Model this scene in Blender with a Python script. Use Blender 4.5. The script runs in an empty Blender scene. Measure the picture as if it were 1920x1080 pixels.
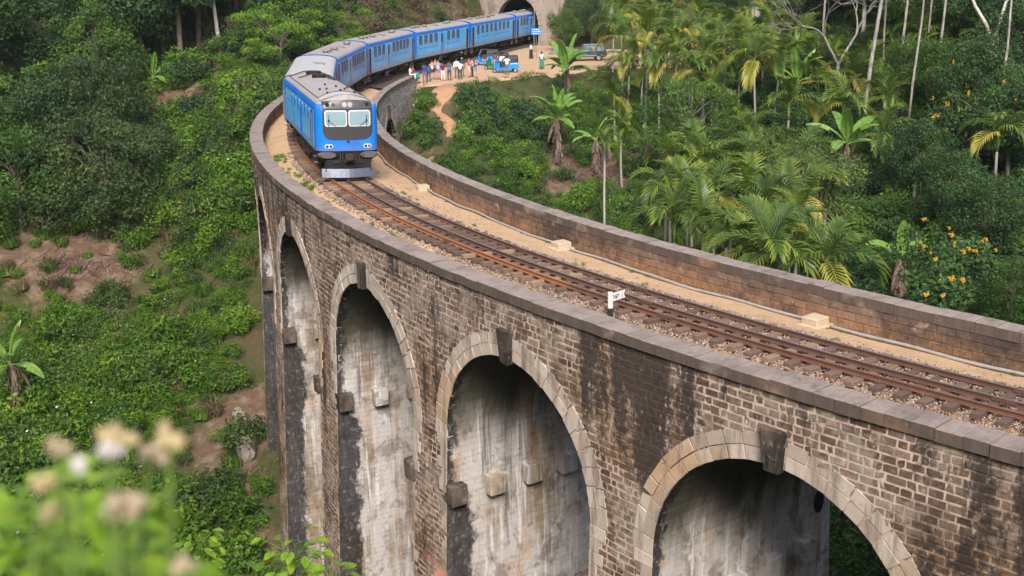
import bpy, bmesh, math, random
import numpy as np
from mathutils import Vector, Matrix, Quaternion, noise as mnoise

SC = bpy.context.scene
COL = SC.collection
random.seed(7); RNG = np.random.default_rng(7)
rad = math.radians

# ------------------------------------------------------------------ camera
FPX = 2194.08                        # focal length in pixels of a 1920 wide picture
CAM = Vector((127.909, 0.0, 10.546))
FWD = Vector((-0.71321278, -0.64693374, -0.26982266))
RGT = Vector((-0.66605277, 0.7454266, -0.02670002))
UPV = Vector((-0.21840613, -0.16067333, 0.96253979))
cd = bpy.data.cameras.new('camera'); cam = bpy.data.objects.new('camera', cd); COL.objects.link(cam)
cam.matrix_world = Matrix(((RGT.x, UPV.x, -FWD.x, CAM.x), (RGT.y, UPV.y, -FWD.y, CAM.y), (RGT.z, UPV.z, -FWD.z, CAM.z), (0, 0, 0, 1)))
cd.sensor_width = 36; cd.lens = FPX / 1920 * 36; cd.clip_start = 0.1; cd.clip_end = 2000
cd.dof.use_dof = True; cd.dof.focus_distance = 52; cd.dof.aperture_fstop = cd.lens / 1000 / 0.0145
SC.camera = cam

# ------------------------------------------------------------------ light: thin cloud, soft sun from behind the camera
SUN_EL, SUN_AZ = rad(41), math.atan2(0.69, 0.72)      # direction towards the sun
w = bpy.data.worlds.new('World'); SC.world = w; w.use_nodes = True
wt = w.node_tree; wt.nodes.clear()
sky = wt.nodes.new('ShaderNodeTexSky'); sky.sky_type = 'NISHITA'; sky.sun_disc = False
sky.sun_elevation = SUN_EL; sky.sun_rotation = math.pi / 2 - SUN_AZ
sky.altitude = 1000; sky.air_density = 1.0; sky.dust_density = 3.0; sky.ozone_density = 1.0
bg = wt.nodes.new('ShaderNodeBackground'); bg.inputs[1].default_value = 0.14
wo = wt.nodes.new('ShaderNodeOutputWorld')
hs = wt.nodes.new('ShaderNodeHueSaturation'); hs.inputs['Saturation'].default_value = 0.45      # thin white cloud
wt.links.new(sky.outputs[0], hs.inputs['Color']); wt.links.new(hs.outputs[0], bg.inputs[0]); wt.links.new(bg.outputs[0], wo.inputs[0])
sd = bpy.data.lights.new('sun', 'SUN'); sun = bpy.data.objects.new('sun', sd); COL.objects.link(sun)
sd.energy = 2.3; sd.angle = rad(18); sd.color = (1.0, 0.91, 0.80)
sdir = Vector((math.cos(SUN_EL) * math.cos(SUN_AZ), math.cos(SUN_EL) * math.sin(SUN_AZ), math.sin(SUN_EL)))
sun.rotation_euler = sdir.to_track_quat('Z', 'Y').to_euler(); sun.location = (60, -40, 120)
vs = SC.view_settings; vs.view_transform = 'Standard'; vs.look = 'None'; vs.exposure = 1.3; vs.gamma = 1.0
vs.use_curve_mapping = False

# ------------------------------------------------------------------ helpers: pixels of the photograph -> points of the place
def ray(px, py):
    return (FWD + RGT * ((px - 960) / FPX) + UPV * ((540 - py) / FPX))
def at(px, py, z=0.0):
    d = ray(px, py); return CAM + d * ((z - CAM.z) / d.z)
def at_d(px, py, dist):
    d = ray(px, py); return CAM + d * (dist / math.hypot(d.x, d.y))

# the line of the railway: a circle of 100.6 m round the origin, then its tangent
R0, S0 = 100.602, 118.0
TH0, PIT = -0.55539, 0.106462         # angle of a keystone, angle between keystones
def path(s, off=0.0, z=0.0):
    if s <= S0:
        t = -s / R0; return Vector(((R0 + off) * math.cos(t), (R0 + off) * math.sin(t), z))
    t = -S0 / R0
    return Vector(((R0 + off) * math.cos(t) + math.sin(t) * (s - S0), (R0 + off) * math.sin(t) - math.cos(t) * (s - S0), z))
def path_tan(s):
    t = -min(s, S0) / R0; return Vector((math.sin(t), -math.cos(t), 0))
def to_path(x, y):
    """arrays -> (s, lateral offset)"""
    th = np.arctan2(y, x); s = -th * R0; lat = np.hypot(x, y) - R0
    t = -S0 / R0; bx, by = R0 * math.cos(t), R0 * math.sin(t); tx, ty = math.sin(t), -math.cos(t)
    ds = (x - bx) * tx + (y - by) * ty; dl = (x - bx) * math.cos(t) + (y - by) * math.sin(t)
    far = (s > S0) | (th > 1.5)
    return np.where(far, S0 + ds, s), np.where(far, dl, lat)

# ------------------------------------------------------------------ helpers: objects
def link(o, parent=None):
    COL.objects.link(o)
    if parent is not None: o.parent = parent
    return o
ORD = ['first', 'second', 'third', 'fourth', 'fifth', 'sixth', 'seventh', 'eighth', 'ninth', 'tenth', 'eleventh', 'twelfth', 'thirteenth', 'fourteenth', 'fifteenth', 'sixteenth', 'seventeenth', 'eighteenth', 'nineteenth', 'twentieth', 'twenty-first', 'twenty-second', 'twenty-third', 'twenty-fourth', 'twenty-fifth', 'twenty-sixth', 'twenty-seventh', 'twenty-eighth', 'twenty-ninth', 'thirtieth', 'thirty-first', 'thirty-second', 'thirty-third', 'thirty-fourth', 'thirty-fifth', 'thirty-sixth', 'thirty-seventh', 'thirty-eighth', 'thirty-ninth', 'fortieth', 'forty-first', 'forty-second', 'forty-third', 'forty-fourth', 'forty-fifth']
def tag(o, label=None, cat=None, group=None, kind=None):
    if label: o['label'] = label
    if cat: o['category'] = cat
    if group: o['group'] = group
    if kind: o['kind'] = kind
    return o
def empty(name, loc=(0, 0, 0), rz=0.0, label=None, cat=None, group=None):
    o = bpy.data.objects.new(name, None); o.location = loc; o.rotation_euler = (0, 0, rz); o.empty_display_size = 0.3
    COL.objects.link(o); return tag(o, label, cat, group)
def mesh(name, V, F, mats=None, smooth=False, fm=None, attr=None):
    me = bpy.data.meshes.new(name)
    V = np.asarray(V, dtype=np.float32).reshape(-1, 3)
    if isinstance(F, np.ndarray) and F.ndim == 2:
        nf, k = F.shape
        me.vertices.add(len(V)); me.vertices.foreach_set('co', V.ravel())
        me.loops.add(nf * k); me.loops.foreach_set('vertex_index', F.astype(np.int32).ravel())
        me.polygons.add(nf); me.polygons.foreach_set('loop_start', np.arange(0, nf * k, k, dtype=np.int32))
        me.update(calc_edges=True)
    else:
        me.from_pydata([tuple(v) for v in V], [], [tuple(int(i) for i in f) for f in F])
    for m in (mats if isinstance(mats, (list, tuple)) else [mats]):
        if m is not None: me.materials.append(m)
    if fm is not None: me.polygons.foreach_set('material_index', np.asarray(fm, dtype=np.int32))
    me.polygons.foreach_set('use_smooth', np.full(len(me.polygons), bool(smooth)))
    if attr is not None:                      # per-vertex random number
        a = me.attributes.new('rnd', 'FLOAT', 'POINT'); a.data.foreach_set('value', np.asarray(attr, dtype=np.float32))
    me.validate(); return me
def obj(name, me, parent=None, world=True, loc=None, rot=None):
    o = bpy.data.objects.new(name, me); link(o, parent)
    if parent is not None and world: o.location = -Vector(parent.location)
    if loc is not None: o.location = loc
    if rot is not None: o.rotation_euler = rot
    return o
class MB:
    """collects simple solids into one mesh"""
    def __init__(s): s.V = []; s.F = []; s.M = []
    def add(s, V, F, mi=0):
        b = len(s.V); s.V += [tuple(v) for v in V]; s.F += [tuple(b + i for i in f) for f in F]; s.M += [mi] * len(F); return s
    def box(s, c, d, mi=0, rz=0.0, bev=0.0, ry=0.0, rx=0.0):
        x, y, z = d[0] / 2, d[1] / 2, d[2] / 2
        if bev > 0:
            b = bev; V = []
            for sz in (-1, 1):
                for (ix, iy) in ((-1, -1), (1, -1), (1, 1), (-1, 1)):
                    V += [Vector((ix * (x - b), iy * (y - b), sz * z)), Vector((ix * x, iy * (y - b), sz * (z - b))), Vector((ix * (x - b), iy * y, sz * (z - b)))]
            bm = bmesh.new(); vs_ = [bm.verts.new(v) for v in V]; bmesh.ops.convex_hull(bm, input=vs_)
            bm.verts.ensure_lookup_table(); bm.verts.index_update()
            V = [v.co.copy() for v in bm.verts]; F = [[v.index for v in f.verts] for f in bm.faces]; bm.free()
        else:
            V = [Vector((i * x, j * y, k * z)) for k in (-1, 1) for j in (-1, 1) for i in (-1, 1)]
            F = [(0, 2, 3, 1), (4, 5, 7, 6), (0, 1, 5, 4), (2, 6, 7, 3), (0, 4, 6, 2), (1, 3, 7, 5)]
        m = Matrix.Translation(c) @ Matrix.Rotation(rz, 4, 'Z') @ Matrix.Rotation(ry, 4, 'Y') @ Matrix.Rotation(rx, 4, 'X')
        return s.add([m @ v for v in V], F, mi)
    def tube(s, pts, rr, n=8, mi=0, cap=True):
        pts = [Vector(p) for p in pts]; rr = rr if isinstance(rr, (list, tuple)) else [rr] * len(pts)
        V = []; prev = None
        for i, p in enumerate(pts):
            d = (pts[min(i + 1, len(pts) - 1)] - pts[max(i - 1, 0)]).normalized()
            if prev is None:
                a = Vector((0, 0, 1)) if abs(d.z) < 0.9 else Vector((1, 0, 0)); e1 = d.cross(a).normalized()
            else:
                e1 = (prev - d * prev.dot(d)).normalized()
            prev = e1; e2 = d.cross(e1)
            for k in range(n):
                t = 2 * math.pi * k / n; V.append(p + (e1 * math.cos(t) + e2 * math.sin(t)) * rr[i])
        F = []
        for i in range(len(pts) - 1):
            for k in range(n):
                F.append((i * n + k, i * n + (k + 1) % n, (i + 1) * n + (k + 1) % n, (i + 1) * n + k))
        if cap: F.append(tuple(range(n - 1, -1, -1))); F.append(tuple((len(pts) - 1) * n + k for k in range(n)))
        return s.add(V, F, mi)
    def cyl(s, a, b, r, n=12, mi=0): return s.tube([a, b], r, n, mi)
    def lathe(s, prof, c=(0, 0, 0), n=12, mi=0):
        V = []; F = []
        for (r, z) in prof:
            for k in range(n):
                t = 2 * math.pi * k / n; V.append((c[0] + r * math.cos(t), c[1] + r * math.sin(t), c[2] + z))
        for i in range(len(prof) - 1):
            for k in range(n): F.append((i * n + k, i * n + (k + 1) % n, (i + 1) * n + (k + 1) % n, (i + 1) * n + k))
        F.append(tuple(range(n - 1, -1, -1))); F.append(tuple((len(prof) - 1) * n + k for k in range(n)))
        return s.add(V, F, mi)
    def prism(s, outline, y0, y1, mi=0):
        """outline in xz, extruded along y"""
        n = len(outline); V = [(x, y0, z) for x, z in outline] + [(x, y1, z) for x, z in outline]
        F = [tuple(range(n)), tuple(range(2 * n - 1, n - 1, -1))] + [(i, n + i, n + (i + 1) % n, (i + 1) % n) for i in range(n)]
        return s.add(V, F, mi)
    def mesh(s, name, mats, smooth=False):
        me = mesh(name, s.V, s.F, mats, smooth, s.M)
        bm = bmesh.new(); bm.from_mesh(me); bmesh.ops.recalc_face_normals(bm, faces=bm.faces); bm.to_mesh(me); bm.free(); return me
    def build(s, name, mats, parent=None, smooth=False, world=False):
        return obj(name, s.mesh(name, mats, smooth), parent, world)
def auto_smooth(o, ang=35):
    me = o.data; bm = bmesh.new(); bm.from_mesh(me)
    for f in bm.faces: f.smooth = True
    for e in bm.edges: e.smooth = (len(e.link_faces) == 2 and e.calc_face_angle(9) < rad(ang))
    bm.to_mesh(me); bm.free(); return o
def copy_tree(o, parent=None):
    c = o.copy(); COL.objects.link(c); c.parent = parent
    for ch in o.children: copy_tree(ch, c)
    return c

# ------------------------------------------------------------------ helpers: node materials
class NT:
    def __init__(s, name):
        s.m = bpy.data.materials.new(name); s.m.use_nodes = True; s.t = s.m.node_tree; s.t.nodes.clear()
    def n(s, typ, ins=None, **props):
        nd = s.t.nodes.new(typ)
        for k, v in props.items(): setattr(nd, k, v)
        for k, v in (ins or {}).items():
            sk = nd.inputs[k]
            if isinstance(v, bpy.types.NodeSocket): s.t.links.new(v, sk)
            elif hasattr(sk, 'default_value'):
                if isinstance(v, (tuple, list)) and len(v) == 3 and sk.type == 'RGBA': v = (*v, 1)
                sk.default_value = v
        return nd
    def math(s, op, a, b=0.0, c=0.0, clamp=False):
        return s.n('ShaderNodeMath', {0: a, 1: b, 2: c}, operation=op, use_clamp=clamp).outputs[0]
    def mix(s, f, a, b, mode='MIX'):
        return s.n('ShaderNodeMix', {0: f, 6: a, 7: b}, data_type='RGBA', blend_type=mode).outputs[2]
    def ramp(s, f, stops):
        nd = s.n('ShaderNodeValToRGB', {0: f}); cr = nd.color_ramp
        while len(cr.elements) < len(stops): cr.elements.new(0.5)
        for e, (p, c) in zip(cr.elements, stops): e.position = p; e.color = (*c, 1) if len(c) == 3 else c
        return nd.outputs[0]
    def step(s, f, a, b):
        return s.n('ShaderNodeMapRange', {0: f, 1: a, 2: b, 3: 0.0, 4: 1.0}, interpolation_type='SMOOTHSTEP').outputs[0]
    def noise(s, vec, scale=1.0, detail=4.0, rough=0.6, dist=0.0):
        return s.n('ShaderNodeTexNoise', {'Vector': vec, 'Scale': scale, 'Detail': detail, 'Roughness': rough, 'Distortion': dist}).outputs[0]
    def xyz(s, x, y, z): return s.n('ShaderNodeCombineXYZ', {0: x, 1: y, 2: z}).outputs[0]
    def sep(s, v):
        o = s.n('ShaderNodeSeparateXYZ', {0: v}).outputs; return o[0], o[1], o[2]
    def pos(s): return s.n('ShaderNodeNewGeometry').outputs['Position']
    def objc(s): return s.n('ShaderNodeTexCoord').outputs['Object']
    def attr(s, name='rnd'): return s.n('ShaderNodeAttribute', attribute_name=name).outputs['Fac']
    def orand(s): return s.n('ShaderNodeObjectInfo').outputs['Random']
    def rnd(s): return s.math('FRACT', s.math('ADD', s.attr(), s.orand()))
    def bump(s, h, strength=0.3, dist=0.05):
        return s.n('ShaderNodeBump', {'Height': h, 'Strength': strength, 'Distance': dist}).outputs[0]
    def out(s, col, rough=0.8, normal=None, metal=0.0, spec=0.3, coat=0.0, emit=None):
        ins = {'Base Color': col, 'Roughness': rough, 'Metallic': metal, 'Specular IOR Level': spec, 'Coat Weight': coat}
        if normal is not None: ins['Normal'] = normal
        b = s.n('ShaderNodeBsdfPrincipled', ins)
        s.n('ShaderNodeOutputMaterial', {0: b.outputs[0]}); return s.m
def plain(name, col, rough=0.7, metal=0.0, spec=0.3, var=0.12, scale=6.0, coat=0.0, bump=0.0, dirt=0.0, dirtcol=(0.12, 0.09, 0.06)):
    t = NT(name); p = t.objc(); n = t.noise(p, scale, 4)
    c = t.mix(t.math('MULTIPLY', n, var * 2), (*col,), tuple(x * 0.45 for x in col))
    if dirt > 0:
        d = t.step(t.noise(p, scale * 0.35, 6, 0.7), 0.5, 0.75); c = t.mix(t.math('MULTIPLY', d, dirt), c, dirtcol)
    r = t.math('ADD', rough - 0.08, t.math('MULTIPLY', n, 0.16))
    return t.out(c, r, t.bump(n, bump, 0.02) if bump else None, metal, spec, coat)
# ------------------------------------------------------------------ stone materials (stains follow the run of the wall and the fall of water)
def wall_uv(t):
    p = t.pos(); x, y, z = t.sep(p)
    u = t.math('MULTIPLY', t.math('ARCTAN2', y, x), 104.2)
    r = t.math('SQRT', t.math('ADD', t.math('MULTIPLY', x, x), t.math('MULTIPLY', y, y)))
    return p, u, z, r
def stain_masks(t, u, z, r, p):
    streak = t.noise(t.xyz(t.math('MULTIPLY', u, 0.9), t.math('MULTIPLY', r, 0.9), t.math('MULTIPLY', z, 0.11)), 1.0, 7, 0.62)
    blot = t.noise(t.xyz(t.math('MULTIPLY', u, 0.16), t.math('MULTIPLY', r, 0.16), t.math('MULTIPLY', z, 0.24)), 1.0, 5, 0.55)
    fine = t.noise(p, 5.0, 5, 0.7)
    return streak, blot, fine
def wall_stains(t, c, u, z, r, p, streak, blot, fine, k=1.0):
    """lime smears, rust-brown wash, black lichen: they run over stone and joint alike"""
    smear = t.step(t.math('ADD', t.noise(t.xyz(t.math('MULTIPLY', u, 0.8), t.math('MULTIPLY', r, 0.8), t.math('MULTIPLY', z, 0.9)), 1.0, 8, 0.72), t.math('MULTIPLY', fine, 0.35)), 0.60, 0.80)
    c = t.mix(t.math('MULTIPLY', smear, 0.55), c, (0.40, 0.33, 0.265))
    orange = t.step(t.math('ADD', blot, t.math('MULTIPLY', streak, 0.35)), 0.64, 0.86)
    c = t.mix(t.math('MULTIPLY', orange, 0.5), c, (0.34, 0.185, 0.075))
    top = t.step(z, -4.5, 0.2)
    dark = t.step(t.math('ADD', t.math('MULTIPLY', streak, 0.85), t.math('ADD', t.math('MULTIPLY', blot, 0.8), t.math('ADD', t.math('MULTIPLY', top, 0.07), t.math('MULTIPLY', fine, 0.45)))), 1.06, 1.20)
    c = t.mix(t.math('MULTIPLY', dark, 0.88), c, (0.024, 0.021, 0.023))
    white = t.step(t.math('ADD', t.noise(t.xyz(t.math('MULTIPLY', u, 1.9), t.math('MULTIPLY', r, 1.9), t.math('MULTIPLY', z, 0.5)), 1.0, 8, 0.78), t.math('MULTIPLY', fine, 0.35)), 0.75, 0.90)
    return t.mix(t.math('MULTIPLY', white, 0.8), c, (0.68, 0.60, 0.54))
def mat_brick():
    t = NT('brick_stone'); p, u, z, r = wall_uv(t); streak, blot, fine = stain_masks(t, u, z, r, p)
    c = t.ramp(t.rnd(), [(0.0, (0.066, 0.041, 0.033)), (0.4, (0.120, 0.074, 0.056)), (0.8, (0.178, 0.114, 0.086)), (1.0, (0.275, 0.188, 0.146))])
    c = t.mix(t.math('MULTIPLY', t.step(t.noise(p, 9.0, 5, 0.75), 0.4, 0.7), 0.45), c, (0.06, 0.045, 0.035))
    c = wall_stains(t, c, u, z, r, p, streak, blot, fine)
    return t.out(c, 0.9, t.bump(t.noise(p, 14.0, 5, 0.7), 0.6, 0.03), spec=0.2)
def mat_mortar():
    t = NT('mortar'); p, u, z, r = wall_uv(t); streak, blot, fine = stain_masks(t, u, z, r, p)
    c = t.mix(t.noise(p, 3.0, 5, 0.7), (0.66, 0.53, 0.43), (0.37, 0.275, 0.215)); c = t.mix(t.math('MULTIPLY', t.step(t.noise(p, 0.9, 6, 0.7), 0.45, 0.62), 0.75), c, (0.15, 0.105, 0.08)); c = wall_stains(t, c, u, z, r, p, streak, blot, fine)
    return t.out(c, 0.95, t.bump(fine, 0.5, 0.03), spec=0.15)
def mat_voussoir():
    t = NT('voussoir_stone'); p, u, z, r = wall_uv(t); streak, blot, fine = stain_masks(t, u, z, r, p)
    rn = t.rnd(); c = t.ramp(rn, [(0, (0.37, 0.30, 0.245)), (0.5, (0.45, 0.375, 0.315)), (1, (0.53, 0.455, 0.39))])
    c = t.mix(t.math('MULTIPLY', t.step(t.math('ADD', blot, t.math('MULTIPLY', streak, 0.5)), 0.76, 0.95), 0.6), c, (0.44, 0.25, 0.11))
    st2 = t.noise(t.xyz(t.math('MULTIPLY', u, 3.0), t.math('MULTIPLY', r, 3.0), t.math('MULTIPLY', z, 0.35)), 1.0, 6, 0.65)
    c = t.mix(t.math('MULTIPLY', t.step(st2, 0.47, 0.68), 0.75), c, (0.15, 0.11, 0.09))
    c = t.mix(t.math('MULTIPLY', t.step(fine, 0.52, 0.75), 0.5), c, (0.16, 0.13, 0.11))
    return t.out(c, 0.88, t.bump(t.noise(p, 9.0, 5, 0.7), 0.45, 0.03), spec=0.2)
def mat_key():
    t = NT('keystone_stone'); p, u, z, r = wall_uv(t)
    n = t.noise(t.xyz(t.math('MULTIPLY', u, 2.2), r, t.math('MULTIPLY', z, 0.4)), 1.0, 6, 0.7)
    c = t.mix(t.step(n, 0.35, 0.68), (0.028, 0.022, 0.02), (0.15, 0.115, 0.095)); c = t.mix(t.math('MULTIPLY', t.step(t.noise(p, 5.0, 7, 0.8), 0.56, 0.66), 0.7), c, (0.30, 0.25, 0.21))
    return t.out(c, 0.9, t.bump(t.noise(p, 7.0, 6, 0.75), 0.9, 0.06), spec=0.2)
def mat_coping():
    t = NT('coping_stone'); p, u, z, r = wall_uv(t); rn = t.rnd()
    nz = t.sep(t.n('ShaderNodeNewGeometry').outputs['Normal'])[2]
    n1 = t.noise(t.xyz(t.math('MULTIPLY', u, 9.0), t.math('MULTIPLY', r, 2.2), z), 1.0, 5, 0.7)
    n2 = t.noise(p, 1.1, 6, 0.65); n3 = t.noise(t.xyz(t.math('MULTIPLY', u, 4.0), r, t.math('MULTIPLY', z, 0.6)), 1.0, 6, 0.7)
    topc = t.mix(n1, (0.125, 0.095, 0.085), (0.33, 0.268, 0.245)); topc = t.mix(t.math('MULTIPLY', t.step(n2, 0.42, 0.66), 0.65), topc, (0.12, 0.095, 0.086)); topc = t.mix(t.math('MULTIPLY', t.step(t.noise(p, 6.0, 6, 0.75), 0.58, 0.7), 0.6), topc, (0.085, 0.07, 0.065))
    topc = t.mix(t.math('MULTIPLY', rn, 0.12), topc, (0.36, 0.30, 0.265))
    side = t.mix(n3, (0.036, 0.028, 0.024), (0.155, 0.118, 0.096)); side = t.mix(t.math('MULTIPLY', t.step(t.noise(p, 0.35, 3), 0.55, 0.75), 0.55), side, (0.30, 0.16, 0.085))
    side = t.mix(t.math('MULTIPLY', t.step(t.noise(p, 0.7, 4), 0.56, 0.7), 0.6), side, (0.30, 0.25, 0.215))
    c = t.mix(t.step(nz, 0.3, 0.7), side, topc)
    c = t.mix(t.math('MULTIPLY', t.step(t.noise(p, 1.6, 8, 0.8), 0.55, 0.64), 0.55), c, (0.045, 0.038, 0.036)); c = t.mix(t.math('MULTIPLY', t.step(t.noise(p, 11.0, 5, 0.7), 0.66, 0.72), 0.6), c, (0.42, 0.38, 0.34))
    return t.out(c, 0.85, t.bump(t.math('ADD', n1, t.noise(p, 20.0, 4)), 0.35, 0.02), spec=0.25)
def mat_jamb(name='soffit_stone', mul=1.0):
    """soffits and pier sides: pale lime-washed runs, black rain-washed border low on the open edge, thin painted shadow band above it"""
    t = NT(name); p, u, z, r = wall_uv(t); fine = t.noise(p, 4.0, 5, 0.7); rn = t.rnd()
    runs = t.noise(t.xyz(t.math('MULTIPLY', r, 1.15), t.math('MULTIPLY', u, 0.5), t.math('MULTIPLY', z, 0.10)), 1.0, 7, 0.65)
    runs2 = t.noise(t.xyz(t.math('MULTIPLY', r, 2.6), t.math('MULTIPLY', u, 0.7), t.math('MULTIPLY', z, 0.16)), 1.0, 6, 0.7, 0.3)
    patch = t.noise(t.xyz(t.math('MULTIPLY', r, 0.45), t.math('MULTIPLY', u, 0.3), t.math('MULTIPLY', z, 0.35)), 1.0, 6, 0.6)
    c = t.mix(rn, (0.24, 0.185, 0.13), (0.36, 0.29, 0.215)); c = t.mix(t.math('MULTIPLY', t.step(fine, 0.45, 0.7), 0.4), c, (0.16, 0.12, 0.085))
    c = t.mix(t.step(t.math('ADD', t.math('MULTIPLY', runs, 0.7), t.math('MULTIPLY', patch, 0.5)), 0.48, 0.62), c, (0.46, 0.43, 0.42))
    c = t.mix(t.math('MULTIPLY', t.step(runs2, 0.53, 0.62), 0.85), c, (0.64, 0.625, 0.66))
    c = t.mix(t.math('MULTIPLY', t.step(t.math('ADD', patch, t.math('MULTIPLY', runs, -0.4)), 0.36, 0.5), 0.55), c, (0.42, 0.24, 0.10))
    c = t.mix(t.math('MULTIPLY', t.step(t.noise(t.xyz(t.math('MULTIPLY', r, 2.0), u, t.math('MULTIPLY', z, 0.12)), 1.0, 6, 0.7), 0.56, 0.68), 0.8), c, (0.085, 0.08, 0.085))
    big = t.noise(t.xyz(t.math('MULTIPLY', r, 0.7), t.math('MULTIPLY', u, 0.7), t.math('MULTIPLY', z, 0.55)), 1.0, 8, 0.72, 0.4)
    c = t.mix(t.math('MULTIPLY', t.step(big, 0.50, 0.60), 0.62), c, (0.135, 0.105, 0.08))
    c = t.mix(t.math('MULTIPLY', t.step(t.noise(p, 2.3, 8, 0.8), 0.54, 0.64), 0.55), c, (0.10, 0.088, 0.08))
    c = t.mix(t.math('MULTIPLY', t.step(t.noise(t.xyz(t.math('MULTIPLY', r, 1.4), u, t.math('MULTIPLY', z, 0.9)), 1.0, 8, 0.75), 0.57, 0.66), 0.7), c, (0.60, 0.58, 0.60))
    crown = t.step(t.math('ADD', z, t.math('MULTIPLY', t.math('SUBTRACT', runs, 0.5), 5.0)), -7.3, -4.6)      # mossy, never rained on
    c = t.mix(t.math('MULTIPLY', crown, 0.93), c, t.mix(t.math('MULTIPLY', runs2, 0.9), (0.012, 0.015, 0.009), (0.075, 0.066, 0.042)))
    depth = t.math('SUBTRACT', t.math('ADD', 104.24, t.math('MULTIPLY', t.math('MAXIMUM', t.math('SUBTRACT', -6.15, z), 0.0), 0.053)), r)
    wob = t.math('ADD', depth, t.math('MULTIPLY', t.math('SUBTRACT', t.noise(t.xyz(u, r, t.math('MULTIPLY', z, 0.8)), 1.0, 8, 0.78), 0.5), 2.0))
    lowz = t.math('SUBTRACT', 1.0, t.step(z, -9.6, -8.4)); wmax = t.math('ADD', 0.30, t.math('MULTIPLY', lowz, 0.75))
    edge = t.math('SUBTRACT', 1.0, t.step(t.math('SUBTRACT', wob, wmax), -0.1, 0.15))  # black stain on the piers; the thin band up in the arch is painted shadow
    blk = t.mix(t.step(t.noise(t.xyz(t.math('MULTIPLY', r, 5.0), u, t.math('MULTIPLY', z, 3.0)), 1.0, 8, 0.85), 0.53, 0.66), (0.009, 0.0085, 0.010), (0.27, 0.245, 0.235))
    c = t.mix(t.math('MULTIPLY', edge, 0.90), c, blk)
    c = t.mix(1.0, c, (mul, mul, mul), 'MULTIPLY')
    return t.out(c, 0.85, t.bump(t.noise(p, 8.0, 5, 0.7), 0.45, 0.03), spec=0.25)
def mat_parapet():
    t = NT('parapet_stone'); p, u, z, r = wall_uv(t); streak, blot, fine = stain_masks(t, u, z, r, p); rn = t.rnd()
    c = t.mix(rn, (0.13, 0.082, 0.062), (0.20, 0.132, 0.10))
    low = t.math('SUBTRACT', 1.0, t.step(t.math('ADD', z, t.math('MULTIPLY', t.math('SUBTRACT', fine, 0.5), 0.9)), -0.95, -0.05))   # red earth splashed up the foot
    c = t.mix(t.math('MULTIPLY', low, 0.8), c, (0.36, 0.19, 0.085)); c = t.mix(t.math('MULTIPLY', t.step(t.noise(p, 1.5, 8, 0.78), 0.50, 0.60), 0.65), c, (0.07, 0.05, 0.042)); c = t.mix(t.math('MULTIPLY', t.step(t.noise(p, 4.5, 8, 0.8), 0.57, 0.66), 0.5), c, (0.40, 0.31, 0.24))
    c = t.mix(t.math('MULTIPLY', t.step(t.math('ADD', t.math('MULTIPLY', blot, 1.0), t.math('MULTIPLY', fine, 0.3)), 0.62, 0.85), 0.8), c, (0.045, 0.036, 0.034))
    c = t.mix(t.math('MULTIPLY', t.step(t.noise(t.xyz(t.math('MULTIPLY', u, 1.3), r, t.math('MULTIPLY', z, 1.3)), 1.0, 8, 0.75), 0.56, 0.7), 0.5), c, (0.46, 0.37, 0.29))
    return t.out(c, 0.9, t.bump(t.noise(p, 12.0, 5, 0.7), 0.5, 0.03), spec=0.2)
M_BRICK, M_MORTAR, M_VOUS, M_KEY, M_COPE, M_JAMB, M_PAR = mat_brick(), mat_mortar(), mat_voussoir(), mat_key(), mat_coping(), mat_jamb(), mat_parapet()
def mat_palebrick():
    t = NT('pale_brick'); p, u, z, r = wall_uv(t); n = t.noise(p, 2.0, 6, 0.7)
    c = t.mix(t.rnd(), (0.20, 0.175, 0.165), (0.36, 0.325, 0.31)); c = t.mix(t.math('MULTIPLY', t.step(n, 0.5, 0.7), 0.5), c, (0.50, 0.46, 0.44))
    return t.out(c, 0.9, t.bump(t.noise(p, 12.0, 4), 0.5, 0.03), spec=0.2)
M_PBRICK = mat_palebrick()
M_HOLE = plain('drain_dark', (0.012, 0.012, 0.012), 0.95)

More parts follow.
